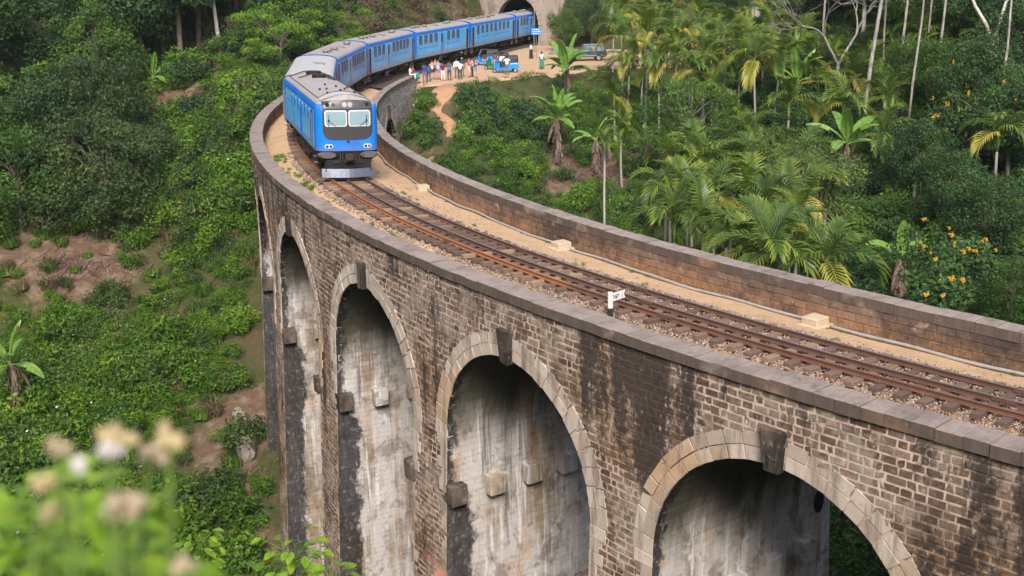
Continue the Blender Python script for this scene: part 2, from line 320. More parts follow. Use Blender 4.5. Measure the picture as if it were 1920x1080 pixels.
# ------------------------------------------------------------------ the viaduct
RF, RN = R0 + 3.64, R0 - 4.62          # outer and inner face of the walls
ZC, AR, ZB = -6.15, 4.2, -27.0         # springing height, arch radius, underside of the piers
ARCHES = list(range(-3, 6))
def thk(k): return TH0 + k * PIT
U_LO, U_HI = -1.022 * RF, 0.115 * RF
def batter(z): return 0.053 * np.maximum(0.0, ZC - np.asarray(z, float))
def face_pt(u, z, n, side=1):
    """point on the outer (side=1) or inner wall face, n metres proud"""
    u = np.asarray(u, float); z = np.asarray(z, float); th = u / RF
    r = (RF + batter(z) + n) if side > 0 else (RN - batter(z) - n)
    return np.stack([r * np.cos(th), r * np.sin(th), z + 0 * th], -1)
BR = empty('stone_viaduct', path(52, 0, -26), label='tall curved stone railway viaduct with round arches over the green valley', cat='viaduct')
def blocks(rects, fn, h, inset, jit=0.006, rng=RNG):
    """raised frustum blocks on a mapped surface: rects (n,4) u0,u1,v0,v1"""
    q = np.asarray(rects, float); n = len(q)
    hh = h * rng.uniform(0.55, 1.35, n)
    us = np.stack([q[:, 0], q[:, 1], q[:, 1], q[:, 0]], 1); vs_ = np.stack([q[:, 2], q[:, 2], q[:, 3], q[:, 3]], 1)
    cu = us.mean(1, keepdims=True); cv = vs_.mean(1, keepdims=True)
    du = np.sign(us - cu) * inset; dv = np.sign(vs_ - cv) * inset
    j = lambda: rng.normal(0, jit, (n, 4))
    lo = fn(us + j(), vs_ + j(), np.full((n, 4), -0.01))
    hi = fn(us - du + j() * 1.5, vs_ - dv + j() * 1.5, np.repeat(hh[:, None], 4, 1) + rng.normal(0, h * 0.12, (n, 4)))
    V = np.concatenate([lo, hi], 1).reshape(-1, 3)
    b = (np.arange(n) * 8)[:, None]
    F = np.concatenate([b + np.array(f) for f in ((4, 5, 6, 7), (0, 1, 5, 4), (1, 2, 6, 5), (2, 3, 7, 6), (3, 0, 4, 7))], 0)
    return V, F, np.repeat(rng.uniform(0, 1, n), 8)
def courses(u0, u1, v0, v1, ch, lens, gap, rng=RNG):
    out = []; v = v1; odd = 0
    while v > v0 + 0.05:
        h = ch * rng.uniform(0.94, 1.06); u = u0 - rng.uniform(0, lens[1])
        mode = rng.random()
        while u < u1:
            L = rng.uniform(*lens) if rng.random() > 0.33 or mode > 0.6 else lens[0] * rng.uniform(0.75, 1.0)
            a, b = max(u, u0), min(u + L - gap, u1)
            if b - a > 0.08: out.append((a, b, max(v - h + gap, v0), v))
            u += L
        v -= h; odd += 1
    return out
# --- solid core: outer and inner faces with the arch openings, soffits, pier sides
def face_core(side):
    V = []; F = []
    us = set([U_LO, U_HI])
    for k in ARCHES:
        c = thk(k) * RF
        for a in np.linspace(0, math.pi, 41): us.add(c + AR * math.cos(a))
    us = sorted(us); fine = []
    for a, b in zip(us[:-1], us[1:]):
        m = max(1, int((b - a) / 0.6)); fine += [a + (b - a) * i / m for i in range(m)]
    fine.append(us[-1])
    def open_at(u):
        for k in ARCHES:
            d = abs(u - thk(k) * RF)
            if d < AR - 1e-6: return ZC + math.sqrt(AR * AR - d * d)
        return None
    for a, b in zip(fine[:-1], fine[1:]):
        m = open_at((a + b) / 2)
        if m is not None:
            za = open_at(a) or ZC; zb = open_at(b) or ZC
            q = [(a, za), (b, zb), (b, 0.04), (a, 0.04)]; quads = [q]
        else:
            quads = [[(a, ZC), (b, ZC), (b, 0.04), (a, 0.04)], [(a, ZB), (b, ZB), (b, ZC), (a, ZC)]]
        for q in quads:
            i = len(V); V += [tuple(face_pt(u, z, 0, side)) for u, z in q]; F.append((i, i + 1, i + 2, i + 3) if side > 0 else (i + 3, i + 2, i + 1, i))
    return V, F
def soffit_pt(k, tt, rho, n):
    """tt: metres along the opening's profile from the left springing (t=0), up over the crown, negative = down the far jamb"""
    tt = np.asarray(tt, float); rho = np.asarray(rho, float)
    al = np.clip(tt / AR, 0, math.pi); rr = AR - n
    du = -rr * np.cos(al); z = ZC + rr * np.sin(al)
    z = np.where(tt < 0, ZC + tt, z); z = np.where(tt > math.pi * AR, ZC - (tt - math.pi * AR), z)
    th = thk(k) + du / RF
    b0 = batter(z); r = RN - b0 + (RF + b0 - RN + b0) * rho
    return np.stack([r * np.cos(th), r * np.sin(th), z], -1)
V = []; F = []
for sd_ in (1, -1):
    v, f = face_core(sd_); b = len(V); V += v; F += [tuple(b + i for i in q) for q in f]
core = obj('wall_core', mesh('wall_core', V, F, M_MORTAR), BR)
V = []; F = []
tts = [-(ZC - ZB), -12, -6, -3, -0.001] + list(np.linspace(0, math.pi * AR, 40)) + [math.pi * AR + d for d in (0.001, 3, 6, 12, ZC - ZB)]
for k in ARCHES:
    g = soffit_pt(k, np.repeat(np.array(tts)[:, None], 6, 1), np.repeat(np.linspace(0, 1, 6)[None], len(tts), 0), 0)
    b = len(V); V += [tuple(p) for p in g.reshape(-1, 3)]
    for i in range(len(tts) - 1):
        for j in range(5): F.append((b + i * 6 + j, b + i * 6 + j + 1, b + (i + 1) * 6 + j + 1, b + (i + 1) * 6 + j))
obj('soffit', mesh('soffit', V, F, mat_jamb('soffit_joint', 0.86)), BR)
# --- face bricks
def keep(rc):
    u0, u1, v0, v1 = rc; cu, cv = (u0 + u1) / 2, (v0 + v1) / 2
    for k in ARCHES:
        c = thk(k) * RF; d = abs(cu - c)
        if d < PIT * RF * 0.5 + 0.3:
            if cv > ZC and math.hypot(d, cv - ZC) < AR + 0.62: return False
            if cv <= ZC and d < AR + 0.05: return False
            if cv <= ZC and d < AR + 0.42 and (u0 - c) * (u1 - c) > 0 and min(abs(u0 - c), abs(u1 - c)) < AR: return False
    return True
rects = [r for r in courses(-0.93 * RF, 0.02 * RF, -24.5, 0.0, 0.228, (0.26, 0.58), 0.052) if keep(r)]
rects = np.array(rects); cen = face_pt(rects[:, :2].mean(1), rects[:, 2:].mean(1), 0)
cv_ = cen - np.array(CAM); dep = cv_ @ np.array(FWD); px = 960 + FPX * (cv_ @ np.array(RGT)) / dep; py = 540 - FPX * (cv_ @ np.array(UPV)) / dep
area = (rects[:, 1] - rects[:, 0]) * (rects[:, 3] - rects[:, 2]) / dep ** 2; area[(px < 0) | (px > 1920) | (py < 0) | (py > 1080)] = 0
order = np.argsort(-area); near = set(order[:290].tolist()); rest = [i for i in range(len(rects)) if i not in near]
v, f, a = blocks(rects[rest], lambda u, z, n: face_pt(u, z, n, 1), 0.016, 0.010, 0.017)
tag(obj('brickwork', mesh('brickwork', v, f, M_BRICK, attr=a), BR), kind='stuff')
def wall_frame(u, z):
    th = u / RF; return Matrix(((-math.sin(th), 0, math.cos(th), 0), (math.cos(th), 0, math.sin(th), 0), (0, 1, 0, 0), (0, 0, 0, 1)))
bk_var = []
for i in range(6):
    v, f, a = blocks([(-0.5, 0.5, -0.5, 0.5)], lambda u, z, n: np.stack([u, z, n], -1), 0.035, 0.0, 0.0)
    v[4:, 0] *= RNG.uniform(0.93, 0.955); v[4:, 1] *= 0.87; v[:, :2] += RNG.normal(0, 0.012, (8, 2)); v[4:, 2] = 0.016 + RNG.normal(0, 0.003, 4)
    bk_var.append(mesh('brick', v, f, M_BRICK))
for i in order[:290]:
    u0, u1, v0, v1 = rects[i]; o = bpy.data.objects.new('brick', bk_var[int(i) % 6]); link(o, BR)
    p = Vector(face_pt((u0 + u1) / 2, (v0 + v1) / 2, 0)); m = wall_frame((u0 + u1) / 2, 0); m.translation = p - Vector(BR.location)
    o.matrix_basis = m @ Matrix.Diagonal((u1 - u0, v1 - v0, float(RNG.uniform(0.6, 1.4)), 1))
rects = [r for r in courses(-1.02 * RF, -0.80 * RF, -9.0, 0.0, 0.24, (0.4, 0.7), 0.045) if keep(r)]      # inner face by the far abutment
v, f, a = blocks(rects, lambda u, z, n: face_pt(u, z, n, -1)[..., ::1], 0.03, 0.012)
tag(obj('brickwork', mesh('brickwork', v, f[:, ::-1], M_PBRICK, attr=a), BR), kind='stuff')
# --- soffit and pier-side blocks of the arches one can see into
RC = []; VV = []; FF = []; AA = []
for k in (-2, -1, 0, 1, 2, 3, 4):
    big = courses(0, 1, 0.25, math.pi * AR * 0.86, 0.46, (0.09, 0.16), 0.0035) if False else []
    t = 0.05
    while t < math.pi * AR * 0.9:
        h = 0.46 * RNG.uniform(0.9, 1.1); rho = -RNG.uniform(0, 0.1)
        while rho < 1:
            L = RNG.uniform(0.085, 0.15); a0, b0 = max(rho, 0.004), min(rho + L - 0.003, 0.996)
            if b0 - a0 > 0.02: RC.append((k, t, t + h - 0.035, a0, b0))
            rho += L
        t += h
    t = -0.02
    while t > -17.5:
        h = 0.235 * RNG.uniform(0.92, 1.08); rho = -RNG.uniform(0, 0.05)
        while rho < 1:
            L = RNG.uniform(0.045, 0.075); a0, b0 = max(rho, 0.004), min(rho + L - 0.002, 0.996)
            if b0 - a0 > 0.012: RC.append((k, t - h + 0.032, t, a0, b0))
            rho += L
        t -= h
RC = np.array(RC)
for k in np.unique(RC[:, 0]):
    q = RC[RC[:, 0] == k][:, 1:]
    v, f, a = blocks(q, lambda u, w_, n, k=k: soffit_pt(k, u, w_, n) if True else 0, 0.014, 0.0, 0.0)
    # jamb blocks are proud sideways: shift along +theta
    VV.append(v); FF.append(f + sum(len(x) for x in VV[:-1])); AA.append(a)
sb = np.concatenate(VV)
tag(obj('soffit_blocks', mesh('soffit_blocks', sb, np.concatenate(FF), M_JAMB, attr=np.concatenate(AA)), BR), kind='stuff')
# --- arch rings, keystones, corbels
def ring_block(k, a0, a1, r0, r1, h, name, m, jit=0.008, side=1):
    c = thk(k) * RF; V = []
    for n, e in ((-0.25, 0.0), (h, 0.012)):
        for (al, rr) in ((a0 + e / r0, r0 + e), (a1 - e / r0, r0 + e), (a1 - e / r1, r1 - e), (a0 + e / r1, r1 - e)):
            jj = RNG.normal(0, jit, 3) if n > 0 else np.zeros(3)
            V.append(face_pt(c + rr * math.cos(al) + jj[0], ZC + rr * math.sin(al) + jj[1], n + jj[2] * 0.5 if side > 0 else n, side))
    F = [(4, 5, 6, 7), (0, 1, 5, 4), (1, 2, 6, 5), (2, 3, 7, 6), (3, 0, 4, 7)]
    V = np.array(V)
    bm = bmesh.new(); vs_ = [bm.verts.new(p) for p in V]; [bm.faces.new([vs_[i] for i in q]) for q in F]; bmesh.ops.recalc_face_normals(bm, faces=bm.faces)
    me = bpy.data.meshes.new(name); bm.to_mesh(me); bm.free(); me.materials.append(m)
    return obj(name, me, BR)
KW = 0.30
for k in (-1, 0, 1, 2, 3, 4):
    ka = KW / AR
    for (r0, r1, nb) in ((AR, AR + 0.40, 11), (AR + 0.413, AR + 0.80, 11)):
        for sgn in (0, 1):
            lo, hi = (math.pi / 2 + ka, math.pi) if sgn else (0.0, math.pi / 2 - ka)
            cuts = np.linspace(lo, hi, nb + 1); cuts[1:-1] += RNG.normal(0, 0.012, nb - 1)
            for a0, a1 in zip(cuts[:-1], cuts[1:]):
                ring_block(k, a0 + 0.003, a1 - 0.003, r0, r1, 0.03 + RNG.uniform(-0.012, 0.012), 'voussoir', M_VOUS)
def quoin(k, sg, z0, z1, w_):
    V = []
    for n, e in ((-0.2, 0.0), (0.05, 0.012)):
        for (du, z) in ((AR + 0.0 + e, z0 + e), (AR + w_ - e, z0 + e), (AR + w_ - e, z1 - e), (AR + e, z1 - e)): V.append(face_pt(thk(k) * RF + sg * du + RNG.normal(0, .006), z, n + (RNG.normal(0, .004) if n > 0 else 0)))
    bm = bmesh.new(); vs_ = [bm.verts.new(p) for p in V]; [bm.faces.new([vs_[i] for i in q]) for q in ((4, 5, 6, 7), (0, 1, 5, 4), (1, 2, 6, 5), (2, 3, 7, 6), (3, 0, 4, 7))]; bmesh.ops.recalc_face_normals(bm, faces=bm.faces)
    me = bpy.data.meshes.new('quoin'); bm.to_mesh(me); bm.free(); me.materials.append(M_VOUS); return obj('quoin', me, BR)
for k in (-1, 0, 1, 2, 3, 4):
    for sg in (-1, 1):
        z = ZC
        for i in range(5): h_ = RNG.uniform(0.38, 0.5); quoin(k, sg, z - h_ + 0.012, z, (0.72, 0.5)[i % 2] - i * 0.05); z -= h_
def radial_box(name, mats, u, z, w_, h_, r_in, r_out, taper=1.0):
    """block with radial depth; widths along the wall"""
    V = []
    for r in (r_in, r_out):
        for (du, dz) in ((-w_ / 2 * taper, -h_ / 2), (w_ / 2 * taper, -h_ / 2), (w_ / 2, h_ / 2), (-w_ / 2, h_ / 2)):
            th = (u + du + RNG.normal(0, .014)) / RF; rj = r + RNG.normal(0, .014); V.append((rj * math.cos(th), rj * math.sin(th), z + dz + RNG.normal(0, .016)))
    F = [(3, 2, 1, 0), (4, 5, 6, 7), (0, 1, 5, 4), (1, 2, 6, 5), (2, 3, 7, 6), (3, 0, 4, 7)]
    me = mesh(name, V, F, mats); o = obj(name, me, BR)
    md = o.modifiers.new('bevel', 'BEVEL'); md.width = 0.03; md.segments = 2
    return o
for k in ARCHES:
    for side in (1, -1):
        if side > 0: radial_box('keystone', M_KEY, thk(k) * RF, -1.50, 0.68, 1.12, RF - 0.3, RF + 0.20, 0.72)
        else: radial_box('keystone', M_KEY, thk(k) * RF, -1.50, 0.68, 1.12, RN - 0.15, RN + 0.3, 0.72)
for k in (-1, 0, 1, 2, 3, 4):                        # ring of the inner face by the far abutment is plain
    pass
for k in (-3, -2):
    for j in range(24):
        a0, a1 = math.pi * j / 24, math.pi * (j + 1) / 24
        if abs((a0 + a1) / 2 - math.pi / 2) < 0.08: continue
        ring_block(k, a0 + 0.003, a1 - 0.003, AR, AR + 0.6, 0.05, 'voussoir', M_VOUS, side=-1)
for k in (-1, 0, 1, 2, 3, 4):
    for (sg, rhos) in ((-1, (0.965, 0.77, 0.575, 0.38, 0.18)), (1, (0.985,))):
        for rho in rhos:
            zc = -8.35 + RNG.uniform(-0.05, 0.05); b0 = float(batter(zc)); r = RN - b0 + (RF - RN + 2 * b0) * rho
            u = thk(k) * RF + sg * (AR - 0.12)
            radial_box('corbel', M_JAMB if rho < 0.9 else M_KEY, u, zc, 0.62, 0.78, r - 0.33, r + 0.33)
# dark drain hole high in the nearest soffit
for k, tt, rho in ((4, -0.75, 0.075), (4, 0.35, 0.17)):
    mb = MB(); n = 18
    V = [soffit_pt(k, tt + (0.42 if rho < .1 else .13) * math.cos(2 * math.pi * i / n) * (1.0), rho + (0.032 if rho < .1 else .012) * math.sin(2 * math.pi * i / n), 0.035) for i in range(n)]
    obj('drain_hole', mesh('drain_hole', V, [tuple(range(n))], M_HOLE), BR)

# --- parapets and coping stones
ZT = 0.36
def annular_wall(name, r0, r1, z0, z1, m, parent, s0=-12.0, s1=102.8, step=1.0):
    n = int((s1 - s0) / step) + 1; V = []; F = []
    for i in range(n + 1):
        t = -(s0 + (s1 - s0) * i / n) / R0
        for r, z in ((r0, z0), (r1, z0), (r1, z1), (r0, z1)): V.append((r * math.cos(t), r * math.sin(t), z))
    for i in range(n):
        a = i * 4
        for j in range(4): F.append((a + j, a + (j + 1) % 4, a + 4 + (j + 1) % 4, a + 4 + j))
    F += [(0, 3, 2, 1), (n * 4, n * 4 + 1, n * 4 + 2, n * 4 + 3)]
    me = mesh(name, V, F, m); bm = bmesh.new(); bm.from_mesh(me); bmesh.ops.recalc_face_normals(bm, faces=bm.faces); bm.to_mesh(me); bm.free()
    return obj(name, me, parent)
PAR_O = annular_wall('parapet', R0 + 2.96, RF - 0.01, -1.5, 0.03, M_PAR, BR)
PAR_I = annular_wall('parapet', RN + 0.01, R0 - 4.10, -1.6, 0.03, M_PAR, BR)
def coping_run(parent, r0, r1, ds, s0, s1, over):
    s = s0; first = None
    while s < s1:
        d = ds * RNG.uniform(0.94, 1.06); t0, t1 = -s / R0, -(s + d - 0.012) / R0; V = []
        hj = RNG.normal(0, 0.010); rj = RNG.normal(0, 0.012)
        for z, e in ((0.03, 0.0), (ZT - 0.02 + hj, 0.0), (ZT + hj, 0.02)):
            for (t, r) in ((t0, r0), (t0, r1), (t1, r1), (t1, r0)):
                tt = t + (e if t == t1 else -e) / R0 * 0.6; rr = r + rj + (e if r == r0 else -e)
                V.append((rr * math.cos(tt), rr * math.sin(tt), z))
        F = [(0, 3, 2, 1), (8, 9, 10, 11)] + [(b + i, b + (i + 1) % 4, b + 4 + (i + 1) % 4, b + 4 + i) for b in (0, 4) for i in range(4)]
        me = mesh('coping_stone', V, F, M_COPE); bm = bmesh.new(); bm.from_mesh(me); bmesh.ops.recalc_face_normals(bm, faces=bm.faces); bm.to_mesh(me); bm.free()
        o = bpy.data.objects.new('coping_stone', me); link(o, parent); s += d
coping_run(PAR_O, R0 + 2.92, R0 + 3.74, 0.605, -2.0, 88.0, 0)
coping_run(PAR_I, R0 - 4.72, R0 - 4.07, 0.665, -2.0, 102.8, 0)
# masonry on the inside of the inner parapet and the far end of the outer one
rc = courses(-98.0, -1.0, -1.45, 0.02, 0.27, (0.4, 0.75), 0.03)
v, f, a = blocks(rc, lambda u, z, n: np.stack([(R0 - 4.10 + n) * np.cos(u / R0), (R0 - 4.10 + n) * np.sin(u / R0), z + 0 * u], -1), 0.02, 0.01)
tag(obj('parapet_masonry', mesh('parapet_masonry', v, f, M_PAR, attr=a), BR), kind='stuff')
rc = courses(-102.0, -30.0, -1.25, 0.02, 0.27, (0.4, 0.75), 0.03)
v, f, a = blocks(rc, lambda u, z, n: np.stack([(R0 + 2.96 - n) * np.cos(u / R0), (R0 + 2.96 - n) * np.sin(u / R0), z + 0 * u], -1), 0.02, 0.01)
tag(obj('parapet_masonry', mesh('parapet_masonry', v, f[:, ::-1], M_PAR, attr=a), BR), kind='stuff')
# ------------------------------------------------------------------ terrain: hillside under the camera, valley, far slope, tunnel hill
PROF = {   # picture column -> (distance from the viewpoint, height)
    -400: [(60, -22), (80, -19), (100, -14), (125, 2), (150, 22), (220, 70)],
    0:    [(60, -22.5), (80, -18.5), (91, -16.2), (96, -12.5), (120, 0), (140, 13), (220, 62)],
    250:  [(60, -23), (75, -19.2), (92, -13.8), (98, -10.5), (120, -1.5), (138, 9), (220, 60)],
    400:  [(60, -23.5), (72, -19.5), (92, -11), (104, -5.5), (120, 1.5), (140, 10), (220, 58)],
    520:  [(62, -23.5), (72, -19.5), (88, -11.5), (96, -6.5), (104, -1.2), (112, 1.5), (126, 8.5), (150, 19), (220, 55)],
    700:  [(62, -23), (80, -16), (98, -5), (106, -1.0), (118, -.4), (128, 0.3), (140, 7), (160, 17), (220, 50)],
    850:  [(58, -23), (70, -18.5), (82, -11.5), (93, -5.5), (100, -2.8), (106, -.6), (140, -.4), (160, 9), (220, 45)],
    1050: [(55, -21), (70, -14.5), (85, -8.8), (95, -6.2), (112, -2.2), (120, -.45), (137, -.3), (146, 5.5), (165, 14), (220, 42)],
    1300: [(45, -17), (60, -12.2), (80, -7.2), (100, -4.6), (118, -2.0), (127, -.3), (140, .2), (152, 6), (220, 40)],
    1600: [(35, -15.5), (45, -13.2), (60, -9.5), (80, -5.8), (100, -1.2), (120, 4.5), (140, 11), (220, 45)],
    1920: [(30, -14.5), (45, -11.5), (60, -7.6), (80, -4.2), (100, .8), (120, 8), (140, 16), (220, 55)],
    2500: [(25, -12), (45, -8), (70, -2), (100, 6), (150, 25), (220, 55)],
}
PCOL = np.array(sorted(PROF)); YAW = math.atan2(FWD.y, FWD.x)
yard_px = [(787, 161), (830, 159), (883, 154), (940, 149), (1000, 142), (1060, 137), (1130, 128), (1250, 122), (1350, 118), (1350, 96), (1250, 92), (1130, 92), (1045, 88), (1008, 82)]
YARD = [tuple(at(a, b, -0.42).xy) for a, b in yard_px] + [tuple(path(s, 3.3).xy) for s in (152, 140, 130, 120, 112, 103.5)] + [tuple(path(103.5, -4.6).xy)]
def poly_sd(x, y, poly):
    """signed distance, negative inside"""
    d = np.full(x.shape, 1e9); ins = np.zeros(x.shape, bool); n = len(poly)
    for i in range(n):
        (ax, ay), (bx, by) = poly[i], poly[(i + 1) % n]; ex, ey = bx - ax, by - ay
        t = np.clip(((x - ax) * ex + (y - ay) * ey) / (ex * ex + ey * ey + 1e-9), 0, 1)
        d = np.minimum(d, np.hypot(x - ax - t * ex, y - ay - t * ey))
        c = ((ay > y) != (by > y)) & (x < (bx - ax) * (y - ay) / (by - ay + 1e-12) + ax); ins ^= c
    return np.where(ins, -d, d)
def vnoise(x, y, seed=0):
    v = np.zeros_like(x)
    for i, (f, a) in enumerate(((0.07, 1.2), (0.16, 0.6), (0.37, 0.3), (0.8, 0.12))):
        ph = seed * 1.7 + i * 2.3
        v += a * (np.sin(x * f + ph + 1.3 * np.sin(y * f * 1.3 + ph)) * np.cos(y * f * 1.1 - ph + 1.1 * np.sin(x * f * 0.9)))
    return v
def ground_z(x, y):
    x = np.asarray(x, float); y = np.asarray(y, float)
    dx, dy = x - CAM.x, y - CAM.y; d = np.hypot(dx, dy)
    az = (np.arctan2(dy, dx) - YAW + math.pi) % (2 * math.pi) - math.pi
    col = np.clip(960 - FPX * np.tan(np.clip(az, -0.75, 0.75)), -400, 2500)
    Z = np.stack([np.interp(d, [p[0] for p in PROF[c]], [p[1] for p in PROF[c]]) for c in PCOL], 0)
    i = np.clip(np.searchsorted(PCOL, col) - 1, 0, len(PCOL) - 2); f = (col - PCOL[i]) / (PCOL[i + 1] - PCOL[i])
    f = f * f * (3 - 2 * f); ii = np.indices(x.shape)
    z = np.take_along_axis(Z, i[None], 0)[0] * (1 - f) + np.take_along_axis(Z, (i + 1)[None], 0)[0] * f
    behind = np.abs(az) > 1.2
    z = np.where(behind, np.minimum(8.7 + d * 0.3, 60), z)
    z = z + vnoise(x, y) * 0.45 * np.clip((d - 40) / 30, 0, 1)
    z = np.maximum(z, 8.75 - 0.645 * d)
    s, lat = to_path(x, y)
    sd_ = poly_sd(x, y, YARD); wgt = np.clip(1 - sd_ / 3.5, 0, 1); wgt = wgt * wgt * (3 - 2 * wgt)
    z = z * (1 - wgt) + (-0.48) * wgt
    # the ground stays clear of the deck
    onb = (s > -14) & (s < 101.5) & (lat > -5.5) & (lat < 4.6); z = np.where(onb, np.minimum(z, -3.0 - 2 * np.clip((101.5 - s) / 8, 0, 1)), z)
    hill = np.clip((s - 150.5) / 2.0, 0, 1) * np.clip(1 - (np.abs(lat) - 9) / 8, 0, 1)
    z = np.where((s > 150) & (s < 260) & (np.abs(lat) < 17), np.maximum(z, hill * (10.5 + (s - 150) * 0.4) + (1 - hill) * z), z)
    return z
def gz(x, y): return float(ground_z(np.array([x]), np.array([y]))[0])
def ground_at(px, py, dmin=30, dmax=200):
    """where the sight line through a pixel meets the terrain"""
    d = ray(px, py); h = math.hypot(d.x, d.y); dd = np.arange(dmin, dmax, 0.4)
    X = CAM.x + d.x / h * dd; Y = CAM.y + d.y / h * dd; Z = CAM.z + d.z / h * dd; g = ground_z(X, Y)
    k = np.argmax(Z <= g)
    if Z[k] > g[k]: k = len(dd) - 1
    return Vector((X[k], Y[k], g[k]))
def mat_ground():
    t = NT('hill_soil'); p = t.pos(); n = t.noise(p, 0.25, 6, 0.6); n2 = t.noise(p, 2.2, 6, 0.7); bare = t.attr('bare')
    green = t.mix(n2, (0.018, 0.030, 0.010), (0.075, 0.085, 0.028))
    soil = t.mix(n2, (0.06, 0.036, 0.026), (0.17, 0.105, 0.075))
    dry = t.mix(n2, (0.11, 0.08, 0.055), (0.25, 0.185, 0.125))
    base = t.mix(t.step(n, 0.45, 0.62), green, t.mix(0.5, green, soil))
    b = t.step(t.math('ADD', bare, t.math('MULTIPLY', t.math('SUBTRACT', n2, 0.5), 0.8)), 0.35, 0.65)
    c = t.mix(b, base, t.mix(t.step(t.noise(p, 0.8, 5), 0.45, 0.65), soil, dry))
    return t.out(c, 0.95, t.bump(t.noise(p, 3.0, 6, 0.75), 0.9, 0.12), spec=0.1)
M_GROUND = mat_ground()
def mat_sand(name, a, b, grass):
    t = NT(name); p = t.pos(); n = t.noise(p, 0.8, 6, 0.65); n2 = t.noise(p, 7.0, 5, 0.7)
    c = t.mix(n, a, b); c = t.mix(t.math('MULTIPLY', n2, 0.5), c, tuple(x * 0.62 for x in a))
    c = t.mix(t.math('MULTIPLY', t.step(t.noise(p, 1.7, 6, 0.7), 0.56, 0.72), grass), c, (0.17, 0.16, 0.055))
    c = t.mix(t.math('MULTIPLY', t.step(t.noise(p, 26.0, 3), 0.62, 0.7), 0.5), c, (0.20, 0.15, 0.11)); c = t.mix(t.math('MULTIPLY', t.step(t.noise(p, 1.1, 8, 0.78), 0.52, 0.64), 0.45), c, (0.27, 0.175, 0.11))
    return t.out(c, 0.95, t.bump(t.math('ADD', n2, t.noise(p, 30.0, 3)), 0.5, 0.04), spec=0.1)
M_SAND = mat_sand('deck_sand', (0.46, 0.30, 0.18), (0.55, 0.385, 0.25), 0.4)
M_TRAIL = mat_sand('trail_dirt', (0.33, 0.18, 0.10), (0.43, 0.265, 0.16), 0.6)
M_DIRT = mat_sand('path_dirt', (0.42, 0.27, 0.165), (0.52, 0.37, 0.245), 0.75)

BARE = [  # bare or dry ground: (px, py, radius m, strength)
    (120, 495, 5.0, 1), (190, 490, 4.5, 1), (50, 485, 4.5, .9), (475, 790, 3.5, 1), (440, 900, 3, .8), (460, 1020, 3.5, .8), (400, 830, 3, .8), (340, 165, 6, .7), (420, 170, 4, .6),
    (1090, 330, 5, 1), (1060, 300, 4, .8), (1110, 350, 4, 1), (1230, 250, 4, .7), (1010, 80, 5, 1), (1030, 105, 4, .9), (760, 30, 9, .4), (850, 10, 8, .5), (700, 20, 8, .3), (820, 200, 2.5, .6), (800, 275, 2.5, .6), (1160, 300, 4, .6), (1300, 230, 5, .5), (1760, 310, 4, .4)]
gs = 1.5; gx = np.arange(-190, 235, gs); gy = np.arange(-290, 130, gs)
X, Y = np.meshgrid(gx, gy, indexing='ij'); Z = ground_z(X, Y)
idx = np.arange(X.size).reshape(X.shape); F = np.stack([idx[:-1, :-1], idx[1:, :-1], idx[1:, 1:], idx[:-1, 1:]], -1).reshape(-1, 4)
s_, l_ = to_path(X, Y); bore = ((s_ > 149.2) & (s_ < 215) & (np.abs(l_) < 3.6)).ravel()
F = F[~bore[F].any(1)]
me = mesh('ground', np.stack([X, Y, Z], -1).reshape(-1, 3), F, M_GROUND, smooth=True)
bare = np.zeros(X.shape)
for (a, b, r, k) in BARE:
    q = ground_at(a, b); bare = np.maximum(bare, k * np.clip(1.25 - np.hypot(X - q.x, Y - q.y) / r, 0, 1))
me.attributes.new('bare', 'FLOAT', 'POINT').data.foreach_set('value', bare.astype(np.float32).ravel())
GROUND = tag(obj('ground', me), kind='structure')
# dirt yard by the track, draped just above the ground
def drape(name, poly, m, lift=0.05, step=0.8, edge=0.5):
    xs = [p[0] for p in poly]; ys = [p[1] for p in poly]
    gx = np.arange(min(xs) - 1, max(xs) + 1, step); gy = np.arange(min(ys) - 1, max(ys) + 1, step)
    X, Y = np.meshgrid(gx, gy, indexing='ij'); sd_ = poly_sd(X, Y, poly) + 0.5 * vnoise(X * 4, Y * 4, 3)
    # lift above the coarser terrain grid: sample the terrain the way its grid does
    Z = ground_z(X, Y) + lift - np.clip(sd_ + 0.3, 0, 9) * 0.30
    idx = np.arange(X.size).reshape(X.shape); F = np.stack([idx[:-1, :-1], idx[1:, :-1], idx[1:, 1:], idx[:-1, 1:]], -1).reshape(-1, 4)
    F = F[(sd_.ravel()[F] < 1.6).all(1)]
    ps, pl = to_path(X, Y); trk = (((np.abs(pl) < 2.3) & (ps > 96)) | (ps > 149.5)).ravel(); F = F[~trk[F].any(1)]
    return tag(obj(name, mesh(name, np.stack([X, Y, Z], -1).reshape(-1, 3), F, m, smooth=True)), kind='structure')
drape('dirt_yard', YARD, M_DIRT, 0.10, 0.5)
trail_px = [(838, 160), (838, 178), (822, 200), (822, 215), (842, 232), (846, 250), (832, 270), (815, 290), (806, 305)]
tp = [at_d(a, b, 0) if False else ground_at(a, b, 80) for a, b in trail_px]
L_ = []; R_ = []
for i, p in enumerate(tp):
    d = (tp[min(i + 1, len(tp) - 1)] - tp[max(i - 1, 0)]).normalized(); nrm = Vector((-d.y, d.x, 0)) * random.uniform(0.25, 0.45); L_.append((p + nrm).xy); R_.append((p - nrm).xy)
drape('footpath', [tuple(p) for p in L_ + R_[::-1]], M_TRAIL, 0.16, 0.3)

